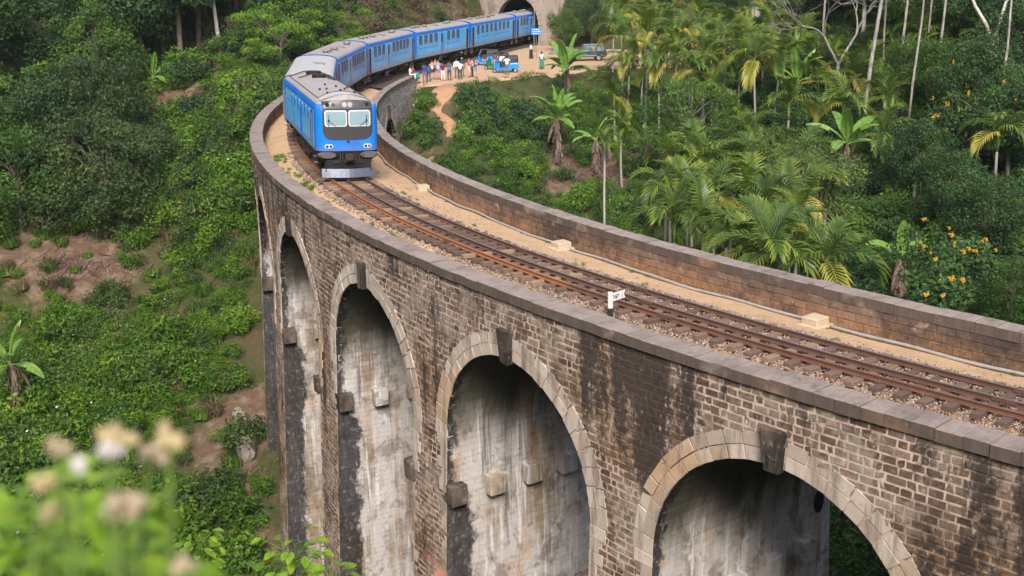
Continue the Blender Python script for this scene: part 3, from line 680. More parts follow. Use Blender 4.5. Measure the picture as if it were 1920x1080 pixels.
# ------------------------------------------------------------------ deck of the viaduct: sand and the bed of the track
def deck_profile(r):   # lateral offset -> height of the sand
    return np.interp(r, [-4.12, -3.4, -2.2, -1.55, 1.55, 2.1, 2.98], [-0.88, -0.80, -0.55, -0.36, -0.34, -0.50, -0.60])
ss = np.arange(-14, 103.0, 0.35); rr = np.linspace(-4.12, 2.98, 30)
A, B = np.meshgrid(ss, rr, indexing='ij'); th = -A / R0
Zd = deck_profile(B) + 0.035 * vnoise(A * 6, B * 6, 5)
Vd = np.stack([(R0 + B) * np.cos(th), (R0 + B) * np.sin(th), Zd], -1).reshape(-1, 3)
idx = np.arange(A.size).reshape(A.shape); F = np.stack([idx[:-1, :-1], idx[:-1, 1:], idx[1:, 1:], idx[1:, :-1]], -1).reshape(-1, 4)
tag(obj('deck_sand', mesh('deck_sand', Vd, F[:, ::-1], M_SAND, smooth=True)), kind='structure')
M_BED = plain('stony_bed', (0.075, 0.06, 0.05), 0.95, var=0.4, scale=3, bump=0.6)
V = []; F = []; ss = list(np.arange(97, 214, 2.0))
for i, s in enumerate(ss):
    for off, z in ((-2.6, -0.40), (-1.5, -0.27), (1.5, -0.27), (2.6, -0.40)): V.append(path(s, off, z))
    if i:
        a = (i - 1) * 4
        for j in range(3): F.append((a + j, a + 4 + j, a + 5 + j, a + 1 + j))
tag(obj('trackbed', mesh('trackbed', V, F, M_BED)), kind='structure')

# ------------------------------------------------------------------ the track
def mat_rail(rust):
    t = NT('rail_steel_rusty' if rust > 0.5 else 'rail_steel'); p = t.pos(); n = t.noise(p, 3.0, 6, 0.7); n2 = t.noise(p, 0.12, 3)
    c = t.mix(n, (0.085, 0.045, 0.034), (0.17, 0.095, 0.07)) if rust < 0.5 else t.mix(n, (0.115, 0.055, 0.04), (0.21, 0.105, 0.07))
    if rust > 0.5:
        x, y, z = t.sep(p); far = t.step(t.math('MULTIPLY', t.math('ARCTAN2', y, x), -R0), 23.5, 24.5)      # the farther lengths are fresher rust
        c = t.mix(t.math('MULTIPLY', far, 0.55), c, (0.44, 0.175, 0.065))
    return t.out(c, 0.6, t.bump(n, 0.3, 0.01), metal=0.25, spec=0.4)
M_RAIL, M_RUST = mat_rail(0), mat_rail(1)
M_RTOP = plain('rail_top', (0.24, 0.20, 0.19), 0.38, metal=0.7, var=0.3)
TR = empty('railway_track', path(20, 0, -0.3), label='single railway track with three rails curving along the viaduct into the tunnel', cat='railway track')
prof = [(-.062, -.15), (.062, -.15), (.062, -.138), (.012, -.122), (.010, -.042), (.035, -.03), (.035, -.004), (.028, 0), (-.028, 0), (-.035, -.004), (-.035, -.03), (-.010, -.042), (-.012, -.122), (-.062, -.138)]
def rail(off, m):
    V = []; F = []; fm = []; ss = list(np.arange(-14, S0, 1.0)) + [S0, S0 + 30, 212]; n = len(prof)
    for s in ss: V += [path(s, off + y, z + 0.042 * off) for y, z in prof]
    for i in range(len(ss) - 1):
        for j in range(n):
            F.append((i * n + j, i * n + (j + 1) % n, (i + 1) * n + (j + 1) % n, (i + 1) * n + j)); fm.append(1 if j == 7 else 0)
    me = mesh('rail', V, F, [m, M_RTOP if m is M_RAIL else m], fm=fm); bm = bmesh.new(); bm.from_mesh(me); bmesh.ops.recalc_face_normals(bm, faces=bm.faces); bm.to_mesh(me); bm.free()
    return obj('rail', me, TR)
r1 = rail(0.85, M_RUST); r1['label'] = 'rust red outer rail'
r2 = rail(0.135, M_RAIL); r2['label'] = 'middle guard rail'
r3 = rail(-0.85, M_RAIL)
def mat_sleeper():
    t = NT('sleeper_wood'); p = t.objc(); rn = t.orand(); x, y, z = t.sep(p)
    g = t.noise(t.xyz(t.math('MULTIPLY', x, 2.0), t.math('MULTIPLY', y, 25.0), t.math('MULTIPLY', z, 25.0)), 1.0, 5, 0.7)
    c = t.ramp(rn, [(0, (0.11, 0.068, 0.052)), (0.5, (0.18, 0.115, 0.088)), (0.85, (0.26, 0.17, 0.12)), (1, (0.36, 0.235, 0.14))])
    c = t.mix(t.math('MULTIPLY', g, 0.7), c, (0.06, 0.045, 0.04))
    return t.out(c, 0.85, t.bump(g, 0.4, 0.02), spec=0.2)
M_SLP = mat_sleeper()
slp = []
for i in range(4):
    mb = MB(); mb.box((0, 0, 0), (2.78 + RNG.uniform(-.05, .05), 0.245, 0.15), bev=0.012)
    for k in range(len(mb.V)):
        v = mb.V[k]; mb.V[k] = (v[0], v[1] + 0.012 * math.sin(v[0] * 2 + i), v[2] + RNG.normal(0, .003))
    slp.append(mb.mesh('sleeper', M_SLP))
s = -2.0; i = 0
while s < 112:
    o = bpy.data.objects.new('sleeper', slp[i % 4]); link(o, TR)
    o.location = path(s, RNG.normal(0, .035), -0.227 + RNG.normal(0, .008)) - Vector(TR.location); o.rotation_euler = (RNG.normal(0, .02), -0.042 + RNG.normal(0, .006), -s / R0 + RNG.normal(0, .022))
    s += 0.65 + RNG.normal(0, 0.02); i += 1
# spikes and rail seats along the rails, fishplates at the joints
mb = MB(); s = -2.0
while s < 60:
    for off in (0.85, 0.135, -0.85):
        for e in (-0.085, 0.085):
            c = path(s + RNG.normal(0, .03), off + e, -0.135 + 0.042 * off); mb.box(c, (0.05, 0.07, 0.04), rz=-s / R0)
    s += 0.65
tag(mb.build('rail_clips', M_RAIL, TR, world=True), kind='stuff')
fp = MB(); fp.box((0, 0.03, -0.075), (0.62, 0.035, 0.085)); fp.box((0, -0.03, -0.075), (0.62, 0.035, 0.085))
for k in range(4): fp.cyl((-0.23 + k * 0.153, 0.075, -0.075), (-0.23 + k * 0.153, -0.075, -0.075), 0.018, 6)
fpm = fp.mesh('fishplate', M_RAIL)
for off, pss in ((0.85, (19.4, 32.4, 45.0, 6.5)), (0.135, (21.0, 33.5, 9.0)), (-0.85, (16.4, 8.9, 29.5, 42.0, 22.3))):
    for s in pss:
        o = bpy.data.objects.new('fishplate', fpm); link(o, TR); o.location = path(s, off, 0.042 * off) - Vector(TR.location); o.rotation_euler = (0, 0, math.pi / 2 - s / R0)
# ballast: broken stone between and beside the sleepers
t = NT('ballast_stone'); rn = t.attr(); c = t.ramp(rn, [(0, (0.12, 0.082, 0.066)), (0.5, (0.25, 0.18, 0.145)), (1, (0.40, 0.30, 0.245))]); M_BAL = t.out(c, 0.9, spec=0.2)
def stones(name, n, s_rng, r_rng, z0, size, parent=None, bias=None, m=None):
    s = RNG.uniform(*s_rng, n); r = RNG.uniform(*r_rng, n)
    if bias is not None: ok = RNG.random(n) < bias(s, r); s, r = s[ok], r[ok]; n = len(s)
    z = deck_profile(r) + z0(s, r) + RNG.normal(0, 0.012, n)
    base = np.array([(1, 0, 0), (-.5, .87, 0), (-.5, -.87, 0), (0, .1, .8), (0, -.1, -.8)]); F0 = np.array([(0, 1, 3), (1, 2, 3), (2, 0, 3), (1, 0, 4), (2, 1, 4), (0, 2, 4)])
    q = RNG.normal(size=(n, 3, 3)); q, _ = np.linalg.qr(q); sz = size * RNG.uniform(0.55, 1.3, (n, 1, 1))
    V = (base[None] * RNG.uniform(0.7, 1.3, (n, 5, 1)) * sz) @ q
    th = -s / R0; V += np.stack([(R0 + r) * np.cos(th), (R0 + r) * np.sin(th), z], -1)[:, None]
    F = (F0[None] + (np.arange(n) * 5)[:, None, None]).reshape(-1, 3)
    return tag(obj(name, mesh(name, V.reshape(-1, 3), F, m or M_BAL, attr=np.repeat(RNG.random(n), 5)), parent), kind='stuff')
def bal_z(s, r):
    near_ = np.clip((34 - s) / 12, 0, 1); return 0.02 + 0.06 * near_ * (np.abs(r) < 1.6) + 0.03 * near_
stones('ballast', 38000, (3, 36), (-1.75, 2.95), bal_z, 0.038, TR, lambda s, r: np.where(r > 2.1, 0.5, 1.0) * np.clip((40 - s) / 10, 0.25, 1))
stones('ballast', 9000, (36, 60), (-1.6, 1.7), lambda s, r: 0.02 + 0 * s, 0.055, TR)
stones('ballast', 2500, (4, 60), (-4.0, -1.5), lambda s, r: 0.01 + 0 * s, 0.035, TR, lambda s, r: np.clip((r + 4.0) / 2.4, 0.1, 1))

# white pipe at the foot of the inner parapet, concrete blocks over it
M_PIPE = plain('grey_pipe', (0.33, 0.31, 0.30), 0.6, var=0.3, dirt=0.5); M_CONC = plain('concrete', (0.52, 0.42, 0.30), 0.9, var=0.3, bump=0.4, dirt=0.4)
mb = MB(); mb.tube([path(s, -3.88 + 0.05 * math.sin(s * 0.6) + 0.04 * math.sin(s * 1.7), -0.76 + 0.015 * math.sin(s)) for s in np.arange(2, 70, 0.8)], 0.055, 8)
tag(mb.build('water_pipe', M_PIPE, smooth=True), 'thin pale pipe running along the foot of the inner parapet', 'pipe')
for s, lab, dz in ((17.3, 'square concrete block over the pipe nearest the camera', 0), (31.2, 'small concrete block over the pipe halfway along the viaduct', 0), (47.0, 'flat concrete slab across the pipe beside the front of the train', -0.06)):
    mb = MB(); mb.box((0, 0, 0), (0.62, 0.62, 0.30), bev=0.03); mb.box((0.02, 0.03, -0.13), (0.86, 0.80, 0.1), bev=0.02)
    o = mb.build('concrete_block', M_CONC); o.location = path(s, -3.72, -0.66 + dz); o.rotation_euler = (0, 0, -s / R0); tag(o, lab, 'concrete block', 'concrete blocks over the pipe')
# white distance post with its pennant-shaped board
MP = empty('mile_post', path(20.82, 1.80, -0.45), label='white railway distance post with black foot and small pennant board', cat='post')
M_WHITE = plain('white_paint', (0.58, 0.565, 0.55), 0.6, var=0.15, dirt=0.25); M_BLACK = plain('black_paint', (0.02, 0.02, 0.022), 0.6)
dirv = Vector((RGT.x, RGT.y, 0)).normalized(); MP.rotation_euler = (0, 0, math.atan2(dirv.y, dirv.x) + 0.12)
mb = MB(); mb.box((0, 0, 0.81), (0.155, 0.11, 0.52), bev=0.01); mb.build('post', M_WHITE, MP)
mb = MB(); mb.box((0, 0, 0.275), (0.165, 0.12, 0.55), bev=0.01); mb.build('base', M_BLACK, MP)
mb = MB(); out = [(0.06, 0.79), (0.46, 0.90), (0.41, 1.02), (0.46, 1.14), (0.06, 1.05)]
mb.prism(out, -0.075, -0.055); bo = mb.build('board', M_WHITE, MP)
def text_obj(txt, size, m, parent, loc, rot, ext=0.003, name='lettering', scale_x=1.0, align='LEFT'):
    cu = bpy.data.curves.new(name, 'FONT'); cu.body = txt; cu.size = size; cu.extrude = ext; cu.align_x = align; cu.offset = size * 0.03
    o = bpy.data.objects.new(name, cu); COL.objects.link(o); dg = bpy.context.evaluated_depsgraph_get(); me = bpy.data.meshes.new_from_object(o.evaluated_get(dg))
    bpy.data.objects.remove(o); me.materials.clear(); me.materials.append(m); q = obj(name, me, parent, False, loc, rot); q.scale = (scale_x, 1, 1); return q
text_obj('169', 0.185, M_BLACK, bo, (0.075, -0.080, 0.862), (math.pi / 2, -0.20, 0), scale_x=0.80)
text_obj('1', 0.085, M_BLACK, bo, (0.345, -0.080, 1.0), (math.pi / 2, -0.12, 0)); text_obj('2', 0.085, M_BLACK, bo, (0.345, -0.080, 0.925), (math.pi / 2, -0.12, 0))
# ------------------------------------------------------------------ tunnel portal
M_PORTAL = None
def mat_portal():
    t = NT('portal_stone'); p = t.pos(); x, y, z = t.sep(p); n = t.noise(p, 1.4, 7, 0.7); st = t.noise(t.xyz(t.math('MULTIPLY', x, 0.8), t.math('MULTIPLY', y, 0.8), t.math('MULTIPLY', z, 0.15)), 1.0, 6, 0.65)
    c = t.mix(n, (0.36, 0.30, 0.25), (0.15, 0.12, 0.095)); c = t.mix(t.math('MULTIPLY', t.step(st, 0.46, 0.66), 0.75), c, (0.10, 0.08, 0.07))
    return t.out(c, 0.9, t.bump(n, 0.7, 0.08), spec=0.15)
M_PORTAL = mat_portal(); M_BORE = plain('tunnel_lining', (0.03, 0.027, 0.025), 0.95, var=0.3)
SP = 150.0; pt = path_tan(SP); pn = Vector((-pt.y, pt.x, 0))    # lateral axis; + is ... checked below
lat = (path(SP, 1) - path(SP, 0)).normalized()
TP = empty('tunnel_portal', path(SP, 0, -0.4), label='stone tunnel mouth at the far end of the track', cat='tunnel')
def hole(a): return (2.9 * math.cos(a), 2.6 + 3.7 * math.sin(a))
hp = [(2.75, 0.0), (2.85, 1.2)] + [hole(a) for a in np.linspace(0, math.pi, 17)] + [(-2.85, 1.2), (-2.75, 0.0)]
outer = [(9.0, 0.0), (9.0, 4.0), (9.0, 9.5), (4.5, 9.5), (0, 9.5), (-4.5, 9.5), (-11.0, 9.5), (-11.0, 4.0), (-11.0, 0.0)]
def wpt(l, z, d): return path(SP, 0, -0.45) + lat * l + pt * d + Vector((0, 0, z))
bm = bmesh.new()
def bridge_fill(front):
    d = 0.0 if front else 1.6
    N = 60; ho = []; ou = []
    def resample(P, N):
        P = [Vector(p) for p in P]; L = [0]
        for a, b in zip(P[:-1], P[1:]): L.append(L[-1] + (b - a).length)
        out = []
        for i in range(N + 1):
            t = L[-1] * i / N; j = max(0, min(len(P) - 2, int(np.searchsorted(L, t)) - 1)); f = (t - L[j]) / max(1e-9, L[j + 1] - L[j]); out.append(P[j].lerp(P[j + 1], f))
        return out
    a = [bm.verts.new(wpt(p[0], p[1], d)) for p in resample(hp, N)]; b = [bm.verts.new(wpt(p[0], p[1], d)) for p in resample(outer, N)]
    for i in range(N): bm.faces.new((a[i], a[i + 1], b[i + 1], b[i]))
    return a, b
a0, b0 = bridge_fill(True); a1, b1 = bridge_fill(False)
for i in range(60): bm.faces.new((b0[i], b0[i + 1], b1[i + 1], b1[i])); bm.faces.new((a0[i], a0[i + 1], a1[i + 1], a1[i]))
bmesh.ops.recalc_face_normals(bm, faces=bm.faces); me = bpy.data.meshes.new('wall'); bm.to_mesh(me); bm.free(); me.materials.append(M_PORTAL); obj('wall', me, TP)
# ring stones of the mouth
for i in range(19):
    a, b = math.pi * i / 19 + 0.008, math.pi * (i + 1) / 19 - 0.008; V = []
    for d in (0.25, -0.09):
        for (al, e) in ((a, 0.0), (b, 0.0), (b, 0.55), (a, 0.55)):
            V.append(wpt((2.9 + e) * math.cos(al), 2.6 + (3.7 + e) * math.sin(al), d))
    mm = mesh('ring_stone', V, [(4, 5, 6, 7), (0, 1, 5, 4), (1, 2, 6, 5), (2, 3, 7, 6), (3, 0, 4, 7)], M_PORTAL); obj('ring_stone', mm, TP)
V = []; F = []; n = len(hp)
for i, d in enumerate((0.8, 12, 25, 40, 62)):
    V += [wpt(p[0] * 1.02, p[1] * 1.02 - 0.03, d) for p in hp]
    if i:
        for j in range(n - 1): F.append(((i - 1) * n + j, (i - 1) * n + j + 1, i * n + j + 1, i * n + j))
F.append(tuple(range(4 * n, 5 * n))); obj('bore', mesh('bore', V, F, M_BORE), TP)

# ------------------------------------------------------------------ train
def mat_paint(name, col, rough=0.32, fade=0.35):
    t = NT(name); p = t.objc(); x, y, z = t.sep(p); n = t.noise(p, 1.3, 6, 0.7); st = t.noise(t.xyz(t.math('MULTIPLY', x, 3.0), y, t.math('MULTIPLY', z, 0.4)), 1.0, 6, 0.7)
    c = t.mix(t.math('MULTIPLY', t.step(n, 0.45, 0.75), fade), col, tuple(min(1, x * 1.35 + 0.05) for x in col))
    c = t.mix(t.math('MULTIPLY', t.step(st, 0.48, 0.72), 0.6), c, tuple(x * 0.5 + 0.02 for x in col))
    low = t.math('SUBTRACT', 1.0, t.step(t.math('ADD', z, t.math('MULTIPLY', n, 0.5)), 1.35, 2.15)); c = t.mix(t.math('MULTIPLY', low, 0.7), c, (0.17, 0.14, 0.115))
    return t.out(c, rough, t.bump(n, 0.03, 0.02), spec=0.5, coat=0.15)
M_BLUE = mat_paint('royal_blue_paint', (0.006, 0.165, 0.62)); M_SKY = mat_paint('sky_blue_paint', (0.065, 0.40, 0.84)); M_CYAN = mat_paint('cyan_paint', (0.10, 0.46, 0.84)); M_DBLUE = mat_paint('deep_blue_paint', (0.006, 0.085, 0.42))
M_ROOF = plain('roof_grey', (0.33, 0.29, 0.295), 0.55, var=0.25, scale=1.5, dirt=0.45, dirtcol=(0.20, 0.155, 0.14)); M_ROOFL = plain('roof_pale', (0.42, 0.41, 0.43), 0.4, var=0.12, scale=1.5, dirt=0.2)
M_GREYP = plain('mask_grey', (0.045, 0.043, 0.049), 0.35, var=0.15, spec=0.5); M_UNDER = plain('underframe', (0.045, 0.036, 0.03), 0.8, var=0.5, bump=0.3); M_CHEEK = plain('cheek_grey', (0.10, 0.092, 0.09), 0.5)
M_STEEL = plain('plough_steel', (0.10, 0.11, 0.145), 0.45, metal=0.4, var=0.3, scale=3); M_FRAME = plain('white_frame', (0.52, 0.53, 0.55), 0.4); M_RUBBER = plain('black_rubber', (0.012, 0.012, 0.013), 0.6)
M_SLAT = plain('shutter_brown', (0.075, 0.055, 0.043), 0.6, var=0.4); M_VOID = plain('dark_interior', (0.015, 0.014, 0.016), 0.5, spec=0.4); M_STEP = plain('step_metal', (0.24, 0.22, 0.20), 0.5, metal=0.4)
def mat_glass(name, col, rough=0.06):
    t = NT(name); n = t.noise(t.objc(), 2.0, 3); return t.out(t.mix(n, col, tuple(x * 0.8 for x in col)), rough, None, spec=1.0, coat=0.5)
M_SHIELD = mat_glass('windscreen_glass', (0.25, 0.36, 0.41)); M_GLASS = mat_glass('window_glass', (0.03, 0.035, 0.04))
M_LAMP = mat_glass('lamp_glass', (0.22, 0.22, 0.23), 0.45); M_RED = mat_glass('tail_lamp', (0.4, 0.05, 0.02), 0.15)
WB = 1.58                                # half width of the bodies
def place_vehicle(o, s_front, L):
    a, b = path(s_front + 3.2), path(s_front + L - 3.2); d = (a - b).normalized(); c = (a + b) / 2
    inw = Vector((-d.y, d.x, 0)); o.location = c + inw * 0.22; o.rotation_euler = (-0.045, 0, math.atan2(d.y, d.x))      # leans into the curve with the track
def bogie(parent, x, wheels=True):
    mb = MB()
    for sy in (-1, 1):
        mb.prism([(x - 1.5, 0.62), (x + 1.5, 0.62), (x + 1.35, 0.42), (x + 0.5, 0.34), (x - 0.5, 0.34), (x - 1.35, 0.42)], sy * 1.16 - 0.05, sy * 1.16 + 0.05)
        for dx in (-1.05, 1.05): mb.box((x + dx, sy * 1.24, 0.47), (0.34, 0.16, 0.32), bev=0.03)
        for dx in (-0.22, 0, 0.22): mb.cyl((x + dx, sy * 1.2, 0.36), (x + dx, sy * 1.2, 0.74), 0.07, 8)
        mb.box((x - 0.5, sy * 1.22, 0.78), (0.5, 0.1, 0.14)); mb.cyl((x + 0.62, sy * 1.25, 0.5), (x + 0.3, sy * 1.22, 0.85), 0.045, 6)
    mb.box((x, 0, 0.62), (0.6, 2.3, 0.22))
    b = mb.build('bogie', M_UNDER, parent)
    for dx in (-1.05, 1.05):
        w_ = MB()
        for sy in (-1, 1):
            V = [(0.02, 0), (0.46, 0.0), (0.46, 0.10), (0.49, 0.115), (0.49, 0.14), (0.06, 0.14)]; n = 18; vv = []; ff = []
            for (r, y) in V:
                for k in range(n): t = 2 * math.pi * k / n; vv.append((x + dx + r * math.cos(t), sy * (0.92 - y), 0.46 + r * math.sin(t)))
            for i in range(len(V) - 1):
                for k in range(n): ff.append((i * n + k, i * n + (k + 1) % n, (i + 1) * n + (k + 1) % n, (i + 1) * n + k))
            w_.add(vv, ff)
        w_.cyl((x + dx, -0.9, 0.46), (x + dx, 0.9, 0.46), 0.07, 8); w_.build('wheelset', M_UNDER, b)
    return b
def section_roof(zt, ze, hw, n=14):
    """roof arc, from -hw to +hw: elliptical, flatter on top"""
    return [(hw * math.copysign(abs(math.sin(a)) ** 0.85, math.sin(a)), ze + (zt - ze) * abs(math.cos(a)) ** 0.75) for a in np.linspace(-math.pi / 2, math.pi / 2, n)]
def window_mesh():
    w_, h_ = 0.92, 1.32; mb = MB()
    for (cx, cz, sx, sz) in ((0, h_ / 2 - .025, w_, .05), (0, -h_ / 2 + .025, w_, .05), (-w_ / 2 + .02, 0, .04, h_ - .1), (w_ / 2 - .02, 0, .04, h_ - .1)): mb.box((cx, 0.012, cz), (sx, 0.05, sz))
    fr = mb.mesh('frame', M_DBLUE)
    mb = MB(); mb.box((0, -0.02, 0), (w_ - .06, 0.02, h_ - .06)); pane = mb.mesh('pane', M_VOID)
    mb = MB()
    for i in range(7): mb.box((0, 0.005, h_ / 2 - 0.11 - i * 0.112), (w_ - .1, 0.018, 0.062), rx=0.5)
    mb.box((0, 0.014, -0.22), (w_ - .08, 0.03, 0.04)); sh = mb.mesh('shutter', M_SLAT)
    return fr, pane, sh
WF, WP, WS = window_mesh()
def add_window(parent, x, y, z, sgn, k):
    f = bpy.data.objects.new('window', WF); link(f, parent); f.location = (x, y, z); f.rotation_euler = (0, 0, 0 if sgn > 0 else math.pi)
    for nm, mm in (('pane', WP), ('shutter', WS)):
        q = bpy.data.objects.new(nm, mm); link(q, f)
        if nm == 'shutter': q.location = (0, 0, (0, -0.0, 0.0, 0.05)[k % 4])
    return f
mb = MB(); mb.lathe([(0.30, 0), (0.30, 0.10), (0.20, 0.14), (0.20, 0.22), (0.33, 0.24), (0.30, 0.32), (0.12, 0.37), (0.02, 0.38)], n=14); VENT = mb.mesh('roof_vent', M_STEP, True)
mb = MB(); mb.box((0, 0, 0), (0.55, 0.07, 0.04)); DOORH = None
def coach(L, layout, label, roofm=None, roofvents=(2.2, 3.3, 4.6, 11.5, 12.6), end_hoops=True):
    """layout: list of ('w'|'d'|'D', distance from the front end)"""
    C = empty('railway_coach', (0, 0, 0), label=label, cat='train coach', group='coaches of the blue train')
    h = L / 2 - 0.25; zb, ze, zt = 1.08, 3.62, 4.02
    # side walls: lower light panel, upper band
    mb = MB()
    prof = [(-WB, zb), (-WB - 0.0, 1.9), (-WB + 0.01, 3.25), (-WB + 0.05, 3.42)]
    for sgn in (-1, 1):
        V = []; F = []
        for x in (-h, h): V += [(x, -sgn * y, z) for y, z in prof]
        for i in range(3): F.append((i, i + 1, 4 + i + 1, 4 + i))
        mb.add(V, F, 0)
        V = [(x, -sgn * y, z) for x in (-h, h) for y, z in ((-WB + 0.05, 3.42), (-WB + 0.02, 3.5), (-WB + 0.03, ze))]
        mb.add(V, [(0, 1, 4, 3), (1, 2, 5, 4)], 1)
    ends = [(-WB, zb), (-WB, 3.3)] + section_roof(zt - 0.03, ze - 0.05, WB - 0.03) + [(WB, 3.3), (WB, zb)]
    for x in (-h, h): mb.add([(x, y, z) for y, z in ends], [tuple(range(len(ends)))], 2)
    mb.add([(-h, -WB, zb), (h, -WB, zb), (h, WB, zb), (-h, WB, zb)], [(0, 1, 2, 3)], 3)
    body = mb.build('body', [M_SKY, M_BLUE, M_DBLUE, M_UNDER], C)
    # corner bands in the deeper blue
    mb = MB()
    for x in (-h + 0.12, h - 0.12):
        for sgn in (-1, 1): mb.box((x, sgn * (WB - 0.03), 2.30), (0.30, 0.10, 2.50), bev=0.03)
    mb.build('corner_post', M_BLUE, C)
    pr = section_roof(zt, ze, WB - 0.02); V = []; F = []; n = len(pr); xs = [-h - .02, -h + .16, h - .16, h + .02]; fm = []
    for x in xs: V += [(x, y, z) for y, z in pr]
    for i in range(3):
        for j in range(n - 1): F.append((i * n + j, i * n + j + 1, (i + 1) * n + j + 1, (i + 1) * n + j)); fm.append(1 if i != 1 or j in (0, 12) else 0)
    me = mesh('roof', V, F, [roofm or M_ROOF, M_BLUE], True, fm); roof = obj('roof', me, C, False)
    mb = MB(); mb.box((0, 0, 0.95), (L - 0.9, 2.7, 0.26)); mb.box((0, 0, 0.66), (2.6, 2.2, 0.42), bev=0.05); mb.box((2.6, 0.5, 0.70), (1.2, 1.0, 0.4), bev=0.05); mb.box((-2.6, -0.4, 0.70), (1.3, 1.1, 0.4), bev=0.05)
    mb.cyl((-1.2, -1.25, 0.72), (0.8, -1.25, 0.72), 0.16, 10); mb.cyl((-0.8, 1.25, 0.72), (1.2, 1.25, 0.72), 0.16, 10)
    for sgn in (-1, 1): mb.box((0, sgn * 1.42, 0.98), (L - 0.9, 0.06, 0.16)); mb.tube([(-4, sgn * 1.1, 0.85), (0, sgn * 1.1, 0.55), (4, sgn * 1.1, 0.85)], 0.025, 6)
    mb.build('underframe', M_UNDER, C)
    for x in (-(L / 2 - 3.2), L / 2 - 3.2): bogie(C, x)
    # buffers, coupling and gangway bellows
    mb = MB()
    for sx in (-1, 1):
        mb.box((sx * (h + 0.02), 0, 2.0), (0.18, 1.0, 2.2), bev=0.04); mb.cyl((sx * h, 0, 0.98), (sx * (h + 0.26), 0, 0.98), 0.09, 8)
        for sy in (-1, 1): mb.cyl((sx * h, sy * 0.85, 1.0), (sx * (h + 0.2), sy * 0.85, 1.0), 0.12, 10)
    mb.build('gangway', M_RUBBER, C)
    k = 0
    for typ, d in layout:
        x = L / 2 - d
        for sgn in (-1, 1):
            if typ == 'w': add_window(C, x, sgn * (WB - 0.005), 2.72, sgn, k); k += 1
            else:
                wd = 0.62
                mb = MB(); mb.box((x, sgn * (WB - 0.01), 2.23), (wd, 0.05, 2.16)); dm = mb.build('door', M_VOID if typ == 'd' else M_BLUE, C)
                mb = MB()
                if typ == 'D': mb.box((x, sgn * (WB + 0.012), 2.78), (0.34, 0.03, 0.8)); mb.build('pane', M_VOID, dm)
                mb = MB()
                for e in (-1, 1): mb.box((x + e * (wd / 2 + 0.02), sgn * (WB + 0.005), 2.23), (0.04, 0.06, 2.2)); mb.cyl((x + e * (wd / 2 + 0.10), sgn * (WB + 0.06), 1.5), (x + e * (wd / 2 + 0.10), sgn * (WB + 0.06), 2.6), 0.016, 6)
                mb.build('handrail', M_STEP, dm)
                mb = MB()
                for i, zz in enumerate((0.95, 0.68, 0.42)): mb.box((x, sgn * (WB - 0.16), zz), (0.55, 0.22, 0.035))
                for e in (-1, 1): mb.box((x + e * 0.27, sgn * (WB - 0.16), 0.72), (0.03, 0.05, 0.66))
                mb.build('steps', M_STEP, dm)
    for x in roofvents:
        o = bpy.data.objects.new('roof_vent', VENT); link(o, C); o.location = (L / 2 - x, 0.55 if int(x * 10) % 2 else 0.35, zt - 0.12)
    mb = MB(); mb.box((0.2, 0.5, zt - 0.03), (0.9, 0.7, 0.16), bev=0.05); mb.box((-1.5, -0.75, zt - 0.12), (1.0, 0.5, 0.05), rx=0.28); mb.tube([(-0.2, 0.5, zt + 0.0), (-0.9, 0.1, zt + 0.0), (-1.9, -0.5, zt - 0.07), (-2.0, -1.0, zt - 0.16)], 0.03, 5)
    mb.build('roof_hatch', M_STEP, C)
    return C
L = 15.85; GAP = 16.05
lay_a = [('d', 0.75), ('w', 2.2), ('w', 3.35), ('w', 4.5), ('D', 6.1), ('w', 7.6), ('w', 8.75), ('w', 9.9), ('w', 11.05), ('w', 12.2), ('w', 13.35), ('d', 15.1)]
lay_b = [('d', 0.75), ('w', 2.3), ('w', 3.6), ('w', 4.9), ('D', 6.6), ('w', 8.3), ('w', 9.5), ('w', 10.7), ('w', 11.9), ('w', 13.1), ('d', 15.1)]
lay_c = [('w', 1.4), ('w', 2.8), ('w', 4.2), ('w', 5.6), ('D', 7.3), ('w', 9.2), ('w', 10.6), ('w', 12.0), ('d', 14.9)]
lay_d = [('d', 0.8), ('w', 2.4), ('w', 3.9), ('w', 5.4), ('w', 6.9), ('w', 8.4), ('w', 9.9), ('w', 11.4), ('w', 12.9), ('d', 15.0)]
labs = ['blue coach with a smooth pale roof coupled right behind the power car', 'second blue coach behind the power car, on the sharpest part of the bend', 'blue coach beside the far end of the inner parapet, third behind the power car', 'blue coach standing behind the group of people, fourth behind the power car',
        'last fully visible blue coach, in front of the tunnel wall', 'blue coach half inside the tunnel mouth']
for i, (lay, lab) in enumerate(zip((lay_a, lay_a, lay_b, lay_c, lay_d, lay_a), labs)):
    c = coach(L, lay, lab, M_ROOFL if i == 0 else None, () if i == 0 else (2.2, 3.4, 4.9, 10.9, 12.2) if i < 4 else (3.0, 4.9, 6.8, 8.7, 10.6))
    place_vehicle(c, 47.45 + GAP * (i + 1), L)

